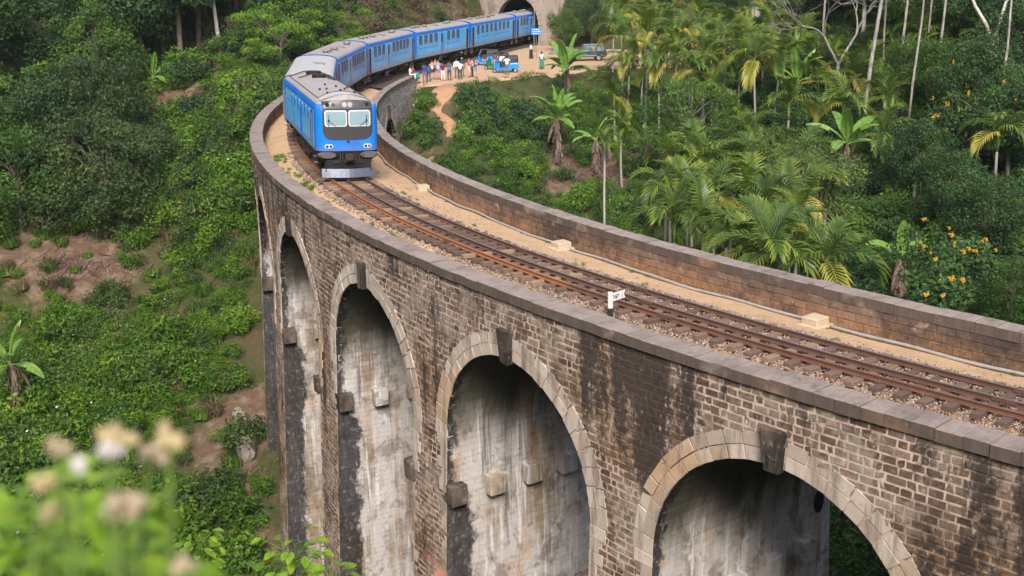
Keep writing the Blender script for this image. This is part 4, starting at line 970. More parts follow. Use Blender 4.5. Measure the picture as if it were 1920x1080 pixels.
# --- power car
PC = empty('power_car', (0, 0, 0), label='blue power car with twin windscreens leading the train', cat='locomotive')
ZB_, ZE_, ZT_ = 1.42, 3.62, 4.22; LH = L / 2
def nose_x(z):       # the front leans back towards the roof
    return LH - 0.0 - 0.10 * max(0, (z - 1.6)) ** 1.0 * 0.55 - 0.16 * max(0.0, (z - 3.3)) ** 1.5 * 1.6
def half_w(z):
    if z <= ZE_: return WB + 0.02 - 0.03 * max(0, z - 2.6)
    t = (z - ZE_) / (ZT_ - ZE_); return (WB - 0.02) * max(0.02, (1 - t ** 1.9)) ** 0.75
zl = [ZB_, 1.6, 1.9, 2.3, 2.7, 3.1, 3.4, ZE_, 3.76, 3.90, 4.02, 4.11, 4.17, 4.205]
def outline(z, nc=8):
    w_ = half_w(z); xf = nose_x(z); rc = min(0.55, w_ * 0.9); bul = 0.10      # rounded corners and slightly bowed front
    pts = [(-LH + 0.2, -w_)] + [(x, -w_) for x in np.linspace(-LH + 1.5, xf - rc - 0.3, 7)]
    for k in range(nc + 1):
        a = -math.pi / 2 + (math.pi / 2) * k / nc; pts.append((xf - rc + rc * math.cos(a) - bul * ((w_ - rc) / 1.6) ** 2 * 0, -(w_ - rc) + rc * math.sin(a)))
    for y in np.linspace(-(w_ - rc), w_ - rc, 7)[1:-1]: pts.append((xf + bul * (1 - (y / max(0.05, w_ - rc)) ** 2) * 0.5, y))
    right = [(x, -y) for x, y in pts[:nc + 9]][::-1]
    return pts + right
rings = [outline(z) for z in zl]; n = len(rings[0]); V = []; F = []; fm = []
for z, r in zip(zl, rings): V += [(x, y, z) for x, y in r]
for i in range(len(zl) - 1):
    for j in range(n):
        F.append((i * n + j, i * n + (j + 1) % n, (i + 1) * n + (j + 1) % n, (i + 1) * n + j))
        xm = sum(V[q][0] for q in F[-1]) / 4; front = xm > LH - 1.0
        fm.append(2 if zl[i] >= 3.70 else 0 if (front or zl[i] >= 3.38) else 1)
F.append(tuple((len(zl) - 1) * n + j for j in range(n))); fm.append(2)
F.append(tuple(range(n - 1, -1, -1))); fm.append(3)
body = auto_smooth(obj('body', mesh('body', V, F, [M_BLUE, M_CYAN, M_ROOF, M_UNDER], fm=fm), PC, False), 40)
def front_x(y, z, off=0.0):
    w_ = half_w(z); xf = nose_x(z); rc = min(0.55, w_ * 0.9); f = w_ - rc
    if abs(y) <= f: return xf + 0.05 * (1 - (y / f) ** 2) + off
    q = abs(y) - f; return xf - rc + math.sqrt(max(0, rc * rc - q * q)) + off
def front_patch(name, outl, off, thick, m, parent, nx=18, nz=14, inside=None):
    """a plate that follows the curved front, cut to an outline given by z-limits per y"""
    y0, y1, zlo, zhi = outl; V = []; F = []
    ys = np.linspace(y0, y1, nx)
    for o_ in (off, off - thick):
        for y in ys:
            a, b = zlo(y), zhi(y)
            for k in range(nz): z = a + (b - a) * k / (nz - 1); V.append((front_x(y, z, o_), y, z))
    N = nx * nz
    for i in range(nx - 1):
        for k in range(nz - 1): a = i * nz + k; F.append((a, a + nz, a + nz + 1, a + 1)); F.append((N + a, N + a + 1, N + a + nz + 1, N + a + nz))
    for i in range(nx - 1):
        for k in (0, nz - 1): a = i * nz + k; F.append((a, a + nz, N + a + nz, N + a))
    for k in range(nz - 1):
        for i in (0, nx - 1): a = i * nz + k; F.append((a, a + 1, N + a + 1, N + a))
    me = mesh(name, V, F, m); bm = bmesh.new(); bm.from_mesh(me); bmesh.ops.recalc_face_normals(bm, faces=bm.faces); bm.to_mesh(me); bm.free()
    return auto_smooth(obj(name, me, parent, False), 40)
def rbox(y, c, hw, hh, r):       # half height of a rounded box at y
    q = abs(y - c) - (hw - r); return hh if q <= 0 else hh - r + math.sqrt(max(0, r * r - min(q, r) ** 2))
mk_lo = lambda y: 2.02 - 0.05 * (1 - (y / 1.26) ** 2) + (0 if abs(y) < 0.85 else 0.42 * (1 - math.sqrt(max(0, 1 - ((abs(y) - 0.85) / 0.42) ** 2))))
MASK = front_patch('front_mask', (-1.265, 1.265, mk_lo, lambda y: 3.98 - 0.10 * (y / 1.26) ** 2), 0.015, 0.04, M_GREYP, PC, 30, 20)
front_patch('brow', (-1.2, 1.2, lambda y: 3.50, lambda y: 3.535), 0.05, 0.06, M_RUBBER, MASK, 14, 3)
for sg in (-1, 1):
    c = 0.60 * sg
    fr = front_patch('windscreen', (c - 0.565, c + 0.565, lambda y, c=c: 3.06 - rbox(y, c, .565, .41, .12), lambda y, c=c: 3.06 + rbox(y, c, .565, .41, .12)), 0.035, 0.03, M_FRAME, PC, 24, 10)
    front_patch('glass', (c - 0.505, c + 0.505, lambda y, c=c: 3.06 - rbox(y, c, .505, .35, .09), lambda y, c=c: 3.06 + rbox(y, c, .505, .35, .09)), 0.045, 0.02, M_SHIELD, fr, 24, 10)
    mb = MB(); yb = c + sg * 0.36
    mb.tube([(front_x(yb, 2.62, 0.06), yb, 2.62), (front_x(yb, 2.95, 0.07), yb, 2.95), (front_x(yb, 3.25, 0.07), yb + 0.01, 3.25)], 0.014, 5); mb.tube([(front_x(yb, 2.95, 0.08), yb, 2.95), (front_x(yb, 2.66, 0.07), yb - sg * 0.36, 2.66)], 0.012, 5)
    mb.box((front_x(yb, 2.96, 0.06), yb, 2.96), (0.04, 0.08, 0.10)); mb.build('wiper', M_RUBBER, PC)
    for (yy, rr_, m) in ((0.70 * sg, 0.085, M_LAMP), (1.0 * sg, 0.105, M_RUBBER)):
        mb = MB(); mb.cyl((front_x(yy, 3.74, -0.02), yy, 3.74), (front_x(yy, 3.74, 0.05), yy, 3.74), rr_, 16); mb.build('marker_lamp', m if m is M_RUBBER else M_GREYP, PC)
        if m is M_LAMP: mb = MB(); mb.cyl((front_x(yy, 3.74, 0.0), yy, 3.74), (front_x(yy, 3.74, 0.058), yy, 3.74), rr_ * 0.75, 16); mb.build('lens', M_CHEEK, PC)
    hl = front_patch('headlight', (0.98 * sg - 0.21, 0.98 * sg + 0.21, lambda y, c=0.98 * sg: 1.66 - rbox(y, c, .21, .105, .10), lambda y, c=0.98 * sg: 1.66 + rbox(y, c, .21, .105, .10)), 0.03, 0.05, M_FRAME, PC, 16, 6)
    for e, m in ((-0.09, M_GLASS), (0.09, M_RED if sg > 0 else M_GLASS)):
        yy = 0.98 * sg + e; mb = MB(); mb.cyl((front_x(yy, 1.66, 0.0), yy, 1.66), (front_x(yy, 1.66, 0.045), yy, 1.66), 0.07, 14); mb.build('lens', m, hl)
hp_ = front_patch('main_headlamp', (-0.34, 0.34, lambda y: 3.74 - rbox(y, 0, .34, .19, .18), lambda y: 3.74 + rbox(y, 0, .34, .19, .18)), 0.03, 0.05, M_CHEEK, PC, 22, 8)
for sg in (-1, 1): front_patch('lens', (sg * 0.14 - 0.12, sg * 0.14 + 0.12, lambda y, c=sg * .14: 3.74 - rbox(y, c, .12, .12, .115), lambda y, c=sg * .14: 3.74 + rbox(y, c, .12, .12, .115)), 0.045, 0.02, M_LAMP, hp_, 12, 6)
mb = MB(); mb.box((front_x(0, 1.90, 0.01), 0, 1.90), (0.04, 0.16, 0.10)); mb.build('emblem', M_GREYP, PC)
# pale front roof panel and roof gear
V = []; F = []
ys = np.linspace(-1.25, 1.25, 15); zr = lambda y: ZE_ + (ZT_ - ZE_) * (max(0.0, 1 - (abs(y) / (WB - .02)) ** 1.33)) ** 0.53
def roof_z(y): return ZE_ + (ZT_ - ZE_) * max(0.0, 1 - (min(abs(y), WB - .03) / (WB - 0.02)) ** (1 / 0.75)) ** (1 / 1.9)
for y in ys:
    xa = nose_x(roof_z(y)) - 0.30; xb = LH - 2.15 + 0.55 * (y / 1.25) ** 2
    for x in np.linspace(xa, xb, 6): V.append((x, y, min(roof_z(y), 4.19) + 0.018))
for i in range(14):
    for k in range(5): a = i * 6 + k; F.append((a, a + 1, a + 7, a + 6))
obj('roof_panel', mesh('roof_panel', V, F, M_ROOFL, True), PC, False)
mb = MB()
for y in (-1.25, 1.25): mb.tube([(x, y, roof_z(y) + 0.02) for x in np.linspace(-LH + 0.3, LH - 1.9, 8)], 0.022, 5)
mb.tube([(LH - 2.2 + 0.55 * (y / 1.25) ** 2, y, roof_z(y) + 0.03) for y in ys], 0.02, 5)
for (x, y) in ((LH - 2.3, 0), (LH - 2.2, .7), (LH - 2.2, -.7), (LH - 3.5, .4), (LH - 3.9, -.5), (LH - 4.6, .1), (LH - 5, .75), (LH - 4.4, -.8), (LH - 3.1, .9), (LH - 6, -.3)): mb.box((x, y, roof_z(y) + 0.05), (0.12, 0.10, 0.10))
mb.build('roof_fitting', M_UNDER, PC)
for (x, r) in ((-LH + 2.6, 0.46), (-LH + 5.0, 0.40)):
    mb = MB(); mb.lathe([(r, 0), (r, 0.16), (r * 0.9, 0.20), (r * 0.3, 0.20), (r * 0.28, 0.12), (0.03, 0.12)], (x, 0.0, roof_z(0) - 0.03), 18); mb.build('exhaust_fan', M_RUBBER, PC)
mb = MB(); mb.box((-LH + 4.2, 0.75, roof_z(0.75) + 0.03), (2.4, 0.42, 0.06), rx=-0.16); mb.build('roof_grille', M_UNDER, PC)
mb = MB(); mb.tube([(-LH + 3.4, -1.0, roof_z(1.0) + .04), (-LH + 3.9, -.3, roof_z(.3) + .12), (-LH + 3.9, .3, roof_z(.3) + .12), (-LH + 3.4, 1.0, roof_z(1.0) + .04)], 0.035, 6); mb.tube([(-LH + 1.0, -1.3, roof_z(1.3) + .04), (-LH + 1.2, -.4, roof_z(.4) + .10), (-LH + 1.2, .4, roof_z(.4) + .10), (-LH + 1.0, 1.3, roof_z(1.3) + .04)], 0.035, 6); mb.build('roof_pipe', M_UNDER, PC)
# side features: portholes, door leaves, cab door
for sg in (-1, 1):
    sd_y = lambda z: sg * (half_w(z) + 0.004)
    for i in range(6):
        x = LH - 3.0 - i * 1.55; mb = MB(); V = []; n_ = 18
        for (rx_, rz_, o_) in ((0.20, 0.27, 0.0), (0.20, 0.27, 0.03), (0.16, 0.23, 0.03)):
            V += [(x + rx_ * math.cos(2 * math.pi * k / n_), sd_y(3.1) + sg * o_, 3.12 + rz_ * math.sin(2 * math.pi * k / n_)) for k in range(n_)]
        F = [(a * n_ + k, a * n_ + (k + 1) % n_, (a + 1) * n_ + (k + 1) % n_, (a + 1) * n_ + k) for a in range(2) for k in range(n_)]
        mb.add(V, F); ph = mb.build('porthole', M_BLUE, PC)
        obj('pane', mesh('pane', V[2 * n_:], [tuple(range(n_))], M_GLASS), ph, False)
    for x0 in (LH - 1.75, -LH + 1.1):
        mb = MB(); mb.box((x0, sd_y(2.4), 2.40), (0.62, 0.03, 1.9)); dr = mb.build('cab_door', M_DBLUE, PC); mb = MB(); mb.box((x0, sd_y(2.9) + sg * 0.014, 2.95), (0.42, 0.02, 0.66)); mb.build('pane', M_GLASS, dr)
        mb = MB()
        for e in (-0.38, 0.38): mb.cyl((x0 + e, sd_y(2.4) + sg * 0.06, 1.5), (x0 + e, sd_y(3.0) + sg * 0.06, 3.2), 0.02, 6)
        for zz in (1.25, 0.95, 0.62): mb.box((x0, sg * (WB - 0.14), zz), (0.5, 0.2, 0.03))
        mb.build('handrail', M_STEP, dr)
    mb = MB()
    for (xa, xb) in ((LH - 6.0, LH - 2.3), (LH - 9.9, LH - 6.2), (LH - 13.6, LH - 10.1)):
        for (p, q) in (((xa, 1.62), (xb, 1.62)), ((xa, 2.78), (xb, 2.78)), ((xa, 1.62), (xa, 2.78)), ((xb, 1.62), (xb, 2.78))): mb.cyl((p[0], sd_y(p[1]), p[1]), (q[0], sd_y(q[1]), q[1]), 0.016, 4)
    mb.tube([(LH - 6.1, sd_y(2.2) + sg * .03, 1.5), (LH - 6.1, sd_y(2.2) + sg * .03, 3.0)], 0.035, 6); mb.tube([(LH - 6.35, sd_y(2.2) + sg * .03, 1.5), (LH - 6.35, sd_y(2.2) + sg * .03, 3.0)], 0.035, 6)
    mb.build('panel_trim', M_DBLUE, PC)
    mb = MB(); mb.box((0, sg * (WB - 0.02), 1.40), (L - 2.2, 0.05, 0.06)); mb.tube([(x, sg * (half_w(3.5) + 0.01), 3.50) for x in (-LH + .3, LH - 1.2)], 0.03, 5); mb.build('gutter', M_DBLUE, PC)
# underframe, fairings, coupling, plough
mb = MB(); mb.box((-0.3, 0, 1.20), (L - 1.2, 2.6, 0.42)); mb.box((0.3, 0, 0.72), (4.2, 2.5, 0.62), bev=0.06)
for sg in (-1, 1):
    mb.box((-0.3, sg * 1.40, 1.22), (L - 1.6, 0.06, 0.30))
    for x in (-1.4, 0.2, 1.9): mb.box((x, sg * 1.3, 0.72), (1.1, 0.14, 0.5), bev=0.03)
    mb.cyl((2.6, sg * 1.2, 0.8), (4.0, sg * 1.2, 0.8), 0.17, 10)
mb.build('underframe', M_UNDER, PC)
for x in (-(LH - 3.0), LH - 3.0): bogie(PC, x)
mb = MB(); V = []; F = []
ring = [outline(ZB_)[j] for j in range(n)]
for zz, sc_ in ((1.40, 0.985), (1.15, 0.97), (0.98, 0.90), (0.86, 0.80)):
    V += [((x if x < LH - 2.2 else LH - 2.2 + (x - LH + 2.2) * (0.99 if zz > 1 else 0.93)), y * sc_, zz) for x, y in ring]
nn = len(ring)
for i in range(3):
    for j in range(nn):
        xm = ring[j][0]
        if xm > LH - 1.6: F.append((i * nn + j, i * nn + (j + 1) % nn, (i + 1) * nn + (j + 1) % nn, (i + 1) * nn + j))
obj('valance', mesh('valance', V, F, M_RUBBER, True), PC, False)
for sg in (-1, 1):
    mb = MB(); Vv = []; 
    for (xx, sc_) in ((LH - 0.55, 1.0), (LH - 0.10, 1.0), (LH + 0.06, 0.72)):
        for k in range(16):
            a = 2 * math.pi * k / 16; Vv.append((xx, sg * (1.02 + 0.52 * sc_ * math.cos(a)), 1.20 + 0.20 * sc_ * math.sin(a)))
    mb.add(Vv, [(a * 16 + k, a * 16 + (k + 1) % 16, (a + 1) * 16 + (k + 1) % 16, (a + 1) * 16 + k) for a in range(2) for k in range(16)] + [tuple(32 + k for k in range(16))]); auto_smooth(mb.build('buffer_fairing', M_CHEEK, PC), 50)
mb = MB(); mb.box((LH + 0.10, 0, 1.12), (0.5, 0.34, 0.30), bev=0.05); mb.box((LH + 0.36, 0.0, 1.12), (0.16, 0.42, 0.36), bev=0.05); mb.box((LH + 0.02, 0, 0.86), (0.14, 1.5, 0.10))
for yy in (-0.42, -0.3, 0.28, 0.40, 0.52): mb.tube([(LH + 0.05, yy, 1.28), (LH + 0.22, yy * 1.05, 0.98), (LH + 0.10, yy * 1.1, 0.62)], 0.028, 6)
mb.tube([(LH + 0.1, 0.2, 1.25), (LH + 0.25, 0.38, 1.0), (LH + 0.2, 0.56, 1.26), (LH + 0.25, 0.66, 1.02), (LH + .1, .74, 1.3)], 0.02, 5); mb.build('coupling', M_UNDER, PC)
mb = MB(); pl = []
for y in np.linspace(-1.36, 1.36, 13): pl.append((LH + 0.30 - 0.30 * abs(y / 1.36) ** 1.6, y))
Vv = [(x + dx, y, z) for (dx, z) in ((-0.10, 0.52), (0.0, 0.30), (0.08, 0.10)) for x, y in pl] + [(x + dx - 0.03, y, z) for (dx, z) in ((-0.10, 0.52), (0.0, 0.30), (0.08, 0.10)) for x, y in pl]
Ff = []
for b in (0, 39):
    for i in range(2):
        for k in range(12): Ff.append((b + i * 13 + k, b + i * 13 + k + 1, b + (i + 1) * 13 + k + 1, b + (i + 1) * 13 + k))
for k in range(12): Ff += [(k, k + 1, 39 + k + 1, 39 + k), (26 + k, 26 + k + 1, 65 + k + 1, 65 + k)]
mb.add(Vv, Ff); mb.build('plough', M_STEEL, PC, smooth=False)
mb = MB()
for sg in (-1, 1): mb.box((LH - 0.15, sg * 0.9, 0.62), (0.08, 0.08, 0.55)); mb.cyl((LH - 0.3, sg * 1.15, 0.9), (LH + 0.05, sg * 1.15, 0.4), 0.03, 6)
mb.box((LH - 0.25, 0, 0.72), (0.5, 2.3, 0.5), bev=0.05); mb.build('plough_bracket', M_RUBBER, PC)
place_vehicle(PC, 47.15 + 0.55, L)
# ------------------------------------------------------------------ foliage
def mat_leaf(name, cols, trans=0.35, rough=0.55):
    """cols: dark, mid, light; leaves differ one from another and plant from plant"""
    t = NT(name); a = t.attr(); o = t.orand(); p = t.pos(); n = t.noise(p, 0.35, 3)
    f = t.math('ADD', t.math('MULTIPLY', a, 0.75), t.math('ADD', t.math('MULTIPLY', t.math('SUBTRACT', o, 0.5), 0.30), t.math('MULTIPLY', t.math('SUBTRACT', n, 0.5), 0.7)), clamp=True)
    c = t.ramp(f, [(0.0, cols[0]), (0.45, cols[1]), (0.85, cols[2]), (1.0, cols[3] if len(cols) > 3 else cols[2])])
    d = t.n('ShaderNodeBsdfPrincipled', {'Base Color': c, 'Roughness': rough, 'Specular IOR Level': 0.35})
    tr = t.n('ShaderNodeBsdfTranslucent', {'Color': t.mix(0.35, c, (0.30, 0.42, 0.03))})
    mx = t.n('ShaderNodeMixShader', {0: trans, 1: d.outputs[0], 2: tr.outputs[0]}); t.n('ShaderNodeOutputMaterial', {0: mx.outputs[0]}); return t.m
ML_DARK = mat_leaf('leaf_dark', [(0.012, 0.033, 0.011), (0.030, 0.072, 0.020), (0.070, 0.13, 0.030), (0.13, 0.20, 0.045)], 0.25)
ML_MID = mat_leaf('leaf_mid', [(0.022, 0.056, 0.012), (0.062, 0.132, 0.022), (0.13, 0.22, 0.038), (0.24, 0.30, 0.06)])
ML_BRIGHT = mat_leaf('leaf_bright', [(0.030, 0.075, 0.008), (0.090, 0.185, 0.014), (0.18, 0.29, 0.025), (0.34, 0.38, 0.05)])
ML_OLIVE = mat_leaf('leaf_olive', [(0.018, 0.036, 0.012), (0.044, 0.078, 0.020), (0.095, 0.125, 0.032), (0.19, 0.13, 0.045)], 0.25)
ML_DRY = mat_leaf('leaf_dry', [(0.05, 0.035, 0.022), (0.115, 0.08, 0.045), (0.20, 0.14, 0.075), (0.30, 0.20, 0.09)], 0.15)
ML_MIXED = mat_leaf('leaf_mixed', [(0.04, 0.075, 0.02), (0.11, 0.16, 0.04), (0.24, 0.28, 0.08), (0.44, 0.26, 0.05)])
ML_PALM = mat_leaf('palm_leaf', [(0.020, 0.050, 0.010), (0.085, 0.14, 0.020), (0.27, 0.31, 0.045), (0.55, 0.50, 0.10)], 0.35, 0.4)
ML_PALMY = mat_leaf('palm_leaf_old', [(0.14, 0.15, 0.022), (0.30, 0.28, 0.045), (0.44, 0.36, 0.075), (0.52, 0.36, 0.09)], 0.35, 0.45)
ML_BANANA = mat_leaf('banana_leaf', [(0.085, 0.19, 0.03), (0.17, 0.31, 0.06), (0.30, 0.43, 0.11), (0.42, 0.50, 0.18)], 0.35, 0.35)
ML_BROWN = mat_leaf('dead_leaf', [(0.07, 0.045, 0.035), (0.15, 0.10, 0.08), (0.26, 0.19, 0.16), (0.36, 0.28, 0.24)], 0.1, 0.8)
M_FLOWER = plain('yellow_flower', (0.62, 0.36, 0.02), 0.6, var=0.3); M_FLW = plain('white_flower', (0.72, 0.72, 0.66), 0.7, var=0.2)
def mat_bark(name, a, b):
    t = NT(name); p = t.objc(); x, y, z = t.sep(p); n = t.noise(t.xyz(t.math('MULTIPLY', x, 6), t.math('MULTIPLY', y, 6), t.math('MULTIPLY', z, 1.6)), 1.0, 5, 0.7)
    return t.out(t.mix(t.step(n, 0.3, 0.7), a, b), 0.9, t.bump(n, 0.5, 0.03), spec=0.15)
MB_DARK = mat_bark('bark_brown', (0.055, 0.042, 0.034), (0.15, 0.12, 0.10)); MB_PALE = mat_bark('bark_pale', (0.22, 0.20, 0.18), (0.50, 0.47, 0.43)); MB_PALM = mat_bark('palm_bark', (0.15, 0.13, 0.115), (0.38, 0.35, 0.32)); MB_GREEN = mat_bark('green_stem', (0.05, 0.10, 0.02), (0.12, 0.17, 0.04))

def leaf_quads(C, size, rng, outward=None, flat=0.35, aspect=0.5, up=0.25, fold=0.12):
    """rhombic leaves centred at C (n,3)"""
    n = len(C); nrm = rng.normal(size=(n, 3)); nrm[:, 2] += up * 2
    if outward is not None: nrm += outward * 1.1
    nrm /= np.linalg.norm(nrm, axis=1, keepdims=True) + 1e-9
    d = rng.normal(size=(n, 3)); d[:, 2] -= 0.35; d -= nrm * (d * nrm).sum(1, keepdims=True); d /= np.linalg.norm(d, axis=1, keepdims=True) + 1e-9
    e = np.cross(nrm, d); sz = size * rng.uniform(0.6, 1.35, (n, 1))
    V = np.stack([C - d * sz * 0.5, C + e * sz * aspect * 0.5 - nrm * sz * fold, C + d * sz * 0.5, C - e * sz * aspect * 0.5 - nrm * sz * fold], 1)
    F = np.arange(n * 4).reshape(n, 4); return V.reshape(-1, 3), F
def clump_crown(rng, centres, radii, per, size, squash=0.75, aspect=0.5):
    """leaf clumps with brighter tops; returns V,F,attr"""
    Cs = []; O = []; A = []
    for c, r, in zip(centres, radii):
        m = int(per * r * r); d = rng.normal(size=(m, 3)); d /= np.linalg.norm(d, axis=1, keepdims=True)
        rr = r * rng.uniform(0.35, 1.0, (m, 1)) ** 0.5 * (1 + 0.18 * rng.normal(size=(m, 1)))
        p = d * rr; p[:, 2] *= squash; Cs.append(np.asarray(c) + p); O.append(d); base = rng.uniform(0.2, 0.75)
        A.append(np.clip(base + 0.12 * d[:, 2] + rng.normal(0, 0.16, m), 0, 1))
    Cs = np.concatenate(Cs); V, F = leaf_quads(Cs, size, rng, np.concatenate(O), aspect=aspect)
    return V, F, np.repeat(np.concatenate(A), 4)
def limb(mb, p0, p1, r0, r1, rng, n=5, wob=0.12, sides=6):
    p0, p1 = Vector(p0), Vector(p1); L = (p1 - p0).length; pts = []
    for i in range(n + 1):
        t = i / n; q = p0.lerp(p1, t) + Vector(rng.normal(0, wob * L * 0.12, 3)) * math.sin(t * math.pi); q.z += 0.10 * L * math.sin(t * math.pi) ; pts.append(q)
    mb.tube(pts, [r0 + (r1 - r0) * i / n for i in range(n + 1)], sides, cap=False); return pts
def make_tree(seed, h, rx, rz, trunk, leafm, barkm, nclump=26, per=42, size=0.30, cr=(0.9, 1.7), squash=0.75, shape='round', aspect=0.5):
    rng = np.random.default_rng(seed); zc = h - rz; cen = []; rad_ = []
    tries = 0
    while len(cen) < nclump and tries < 4000:
        tries += 1; d = rng.normal(size=3); d /= np.linalg.norm(d); q = rng.uniform(0.45, 1.0) ** 0.6
        if shape == 'layer': d[2] = rng.choice([-0.5, -0.1, 0.3, 0.7]) + rng.normal(0, 0.06)
        p = np.array([d[0] * rx * q, d[1] * rx * q, zc + d[2] * rz * q * (1.0 if d[2] > 0 else 0.95)]); r = rng.uniform(*cr)
        if all(np.linalg.norm(p - c) > 0.62 * (r + k) * 0.8 for c, k in zip(cen, rad_)): cen.append(p); rad_.append(r)
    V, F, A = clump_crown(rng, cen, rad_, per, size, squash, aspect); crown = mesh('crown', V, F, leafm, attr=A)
    mb = MB(); top = Vector((rng.normal(0, .3), rng.normal(0, .3), zc + 0.1 * rz)); fork = Vector((rng.normal(0, .15), rng.normal(0, .15), max(0.25 * h, zc - rz * 0.9)))
    mb.tube([(0, 0, -0.8), (0, 0, 0.0), fork * 0.5, fork], [trunk * 1.35, trunk * 1.1, trunk * 0.95, trunk * 0.8], 8, cap=False); limb(mb, fork, top, trunk * 0.8, trunk * 0.3, rng)
    for c in sorted(cen, key=lambda c: -np.linalg.norm(c))[:12]:
        st = fork.lerp(top, rng.uniform(0, 0.9)); limb(mb, st, c, trunk * 0.38, trunk * 0.07, rng, 4)
    return crown, mb.mesh('trunk', barkm, True)
def bare_tree(seed, h, spread, r, barkm, depth=6, upness=0.6, leaf=None):
    rng = np.random.default_rng(seed); mb = MB(); tips = []
    def grow(p, d, L, rr, k):
        pts = [p]; q = p.copy(); dd = d.copy()
        for i in range(3): dd = (dd + Vector(rng.normal(0, 0.13, 3))).normalized(); q = q + dd * L / 3; pts.append(q.copy())
        mb.tube(pts, [rr, rr * .88, rr * .76, rr * .64], 5 if k < 3 else 3, cap=False)
        if k >= depth: tips.append(q); return
        for j in range(2 if rng.random() < 0.35 else 3):
            nd = (dd + Vector(rng.normal(0, spread, 3)) + Vector((0, 0, upness * 0.3))).normalized(); grow(q, nd, L * rng.uniform(0.62, 0.88), max(0.011, rr * rng.uniform(0.56, 0.72)), k + 1)
    grow(Vector((0, 0, -0.6)), Vector((rng.normal(0, .05), rng.normal(0, .05), 1)), h * 0.36, r, 0)
    return mb.mesh('trunk', barkm, True), tips
def shrub_mesh(seed, r, h, leafm, per=95, size=0.15, n=9, aspect=0.5, stems=True, flowers=None):
    rng = np.random.default_rng(seed); cen = []; ra = []
    for i in range(n):
        a = rng.uniform(0, 6.28); q = r * rng.uniform(0.05, 0.85); z = h * rng.uniform(0.28, 0.82) * (1 - 0.35 * (q / r) ** 2); cen.append((q * math.cos(a), q * math.sin(a), z)); ra.append(r * rng.uniform(0.3, 0.5))
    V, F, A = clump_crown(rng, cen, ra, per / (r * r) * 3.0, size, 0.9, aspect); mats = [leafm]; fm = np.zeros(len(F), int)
    if flowers is not None:
        k = rng.choice(len(V) // 4, flowers, replace=False); C = V[k * 4] + np.array([0, 0, 0.12]); v2, f2 = leaf_quads(C, size * 0.85, rng, None, aspect=0.9, up=2.0)
        V = np.concatenate([V, v2]); F = np.concatenate([F, f2 + len(A)]); A = np.concatenate([A, np.full(len(v2), .5)]); fm = np.concatenate([fm, np.ones(len(f2), int)]); mats = [leafm, M_FLW]
    return mesh('shrub', V, F, mats, attr=A, fm=fm)
def grass_mesh(seed, n, h, spread, leafm, wdt=0.035):
    rng = np.random.default_rng(seed); a = rng.uniform(0, 6.28, n); q = spread * np.sqrt(rng.random(n)); b = np.stack([q * np.cos(a), q * np.sin(a), np.zeros(n)], -1)
    ln = rng.normal(0, 0.55, (n, 2)); hh = h * rng.uniform(0.5, 1.2, n); sd_ = np.stack([-np.sin(a), np.cos(a), 0 * a], -1) * wdt
    mid = b + np.stack([ln[:, 0] * hh * 0.35, ln[:, 1] * hh * 0.35, hh * 0.6], -1); tip = b + np.stack([ln[:, 0] * hh, ln[:, 1] * hh, hh * 0.85], -1)
    V = np.stack([b - sd_, b + sd_, mid + sd_ * 0.7, mid - sd_ * 0.7, tip], 1).reshape(-1, 3); o = np.arange(n) * 5
    F = [tuple(x) for x in np.stack([o, o + 1, o + 2, o + 3], -1)] + [tuple(x) for x in np.stack([o + 3, o + 2, o + 4], -1)]
    return mesh('grass', V, F, leafm, attr=np.repeat(rng.random(n), 5))
# --- scattering of what nobody could count: one object, instances of a few plant meshes
def scatter(name, P, scl, meshes, rng, tilt=0.15):
    n = len(P); me = bpy.data.meshes.new(name); me.vertices.add(n); me.vertices.foreach_set('co', np.asarray(P, np.float32).ravel())
    rot = np.stack([rng.normal(0, tilt, n), rng.normal(0, tilt, n), rng.uniform(0, 6.28, n)], -1)
    me.attributes.new('rot', 'FLOAT_VECTOR', 'POINT').data.foreach_set('vector', rot.astype(np.float32).ravel())
    me.attributes.new('scl', 'FLOAT', 'POINT').data.foreach_set('value', np.asarray(scl, np.float32)); me.attributes.new('idx', 'INT', 'POINT').data.foreach_set('value', rng.integers(0, len(meshes), n).astype(np.int32))
    col = bpy.data.collections.new(name + '_plants')
    for i, m in enumerate(meshes): q = bpy.data.objects.new('%s_plant_%02d' % (name, i), m); col.objects.link(q)
    o = bpy.data.objects.new(name, me); COL.objects.link(o); g = bpy.data.node_groups.new(name, 'GeometryNodeTree')
    g.interface.new_socket('Geometry', in_out='INPUT', socket_type='NodeSocketGeometry'); g.interface.new_socket('Geometry', in_out='OUTPUT', socket_type='NodeSocketGeometry')
    N = g.nodes.new; Lk = g.links.new; gi = N('NodeGroupInput'); go = N('NodeGroupOutput'); ip = N('GeometryNodeInstanceOnPoints'); ci = N('GeometryNodeCollectionInfo')
    ci.inputs['Collection'].default_value = col; ci.inputs['Separate Children'].default_value = True; ci.inputs['Reset Children'].default_value = True
    def na(nm, ty): q = N('GeometryNodeInputNamedAttribute'); q.data_type = ty; q.inputs[0].default_value = nm; return q.outputs[0]
    er = N('FunctionNodeEulerToRotation'); Lk(na('rot', 'FLOAT_VECTOR'), er.inputs[0]); Lk(gi.outputs[0], ip.inputs['Points']); Lk(ci.outputs[0], ip.inputs['Instance']); ip.inputs['Pick Instance'].default_value = True
    Lk(na('idx', 'INT'), ip.inputs['Instance Index']); Lk(er.outputs[0], ip.inputs['Rotation']); Lk(na('scl', 'FLOAT'), ip.inputs['Scale']); Lk(ip.outputs[0], go.inputs[0])
    o.modifiers.new('scatter', 'NODES').node_group = g; return tag(o, kind='stuff')
def bare_at(x, y):
    b = np.zeros(np.shape(x))
    for (qx, qy, r, k) in BARE_W: b = np.maximum(b, k * np.clip(1.2 - np.hypot(x - qx, y - qy) / r, 0, 1))
    return b
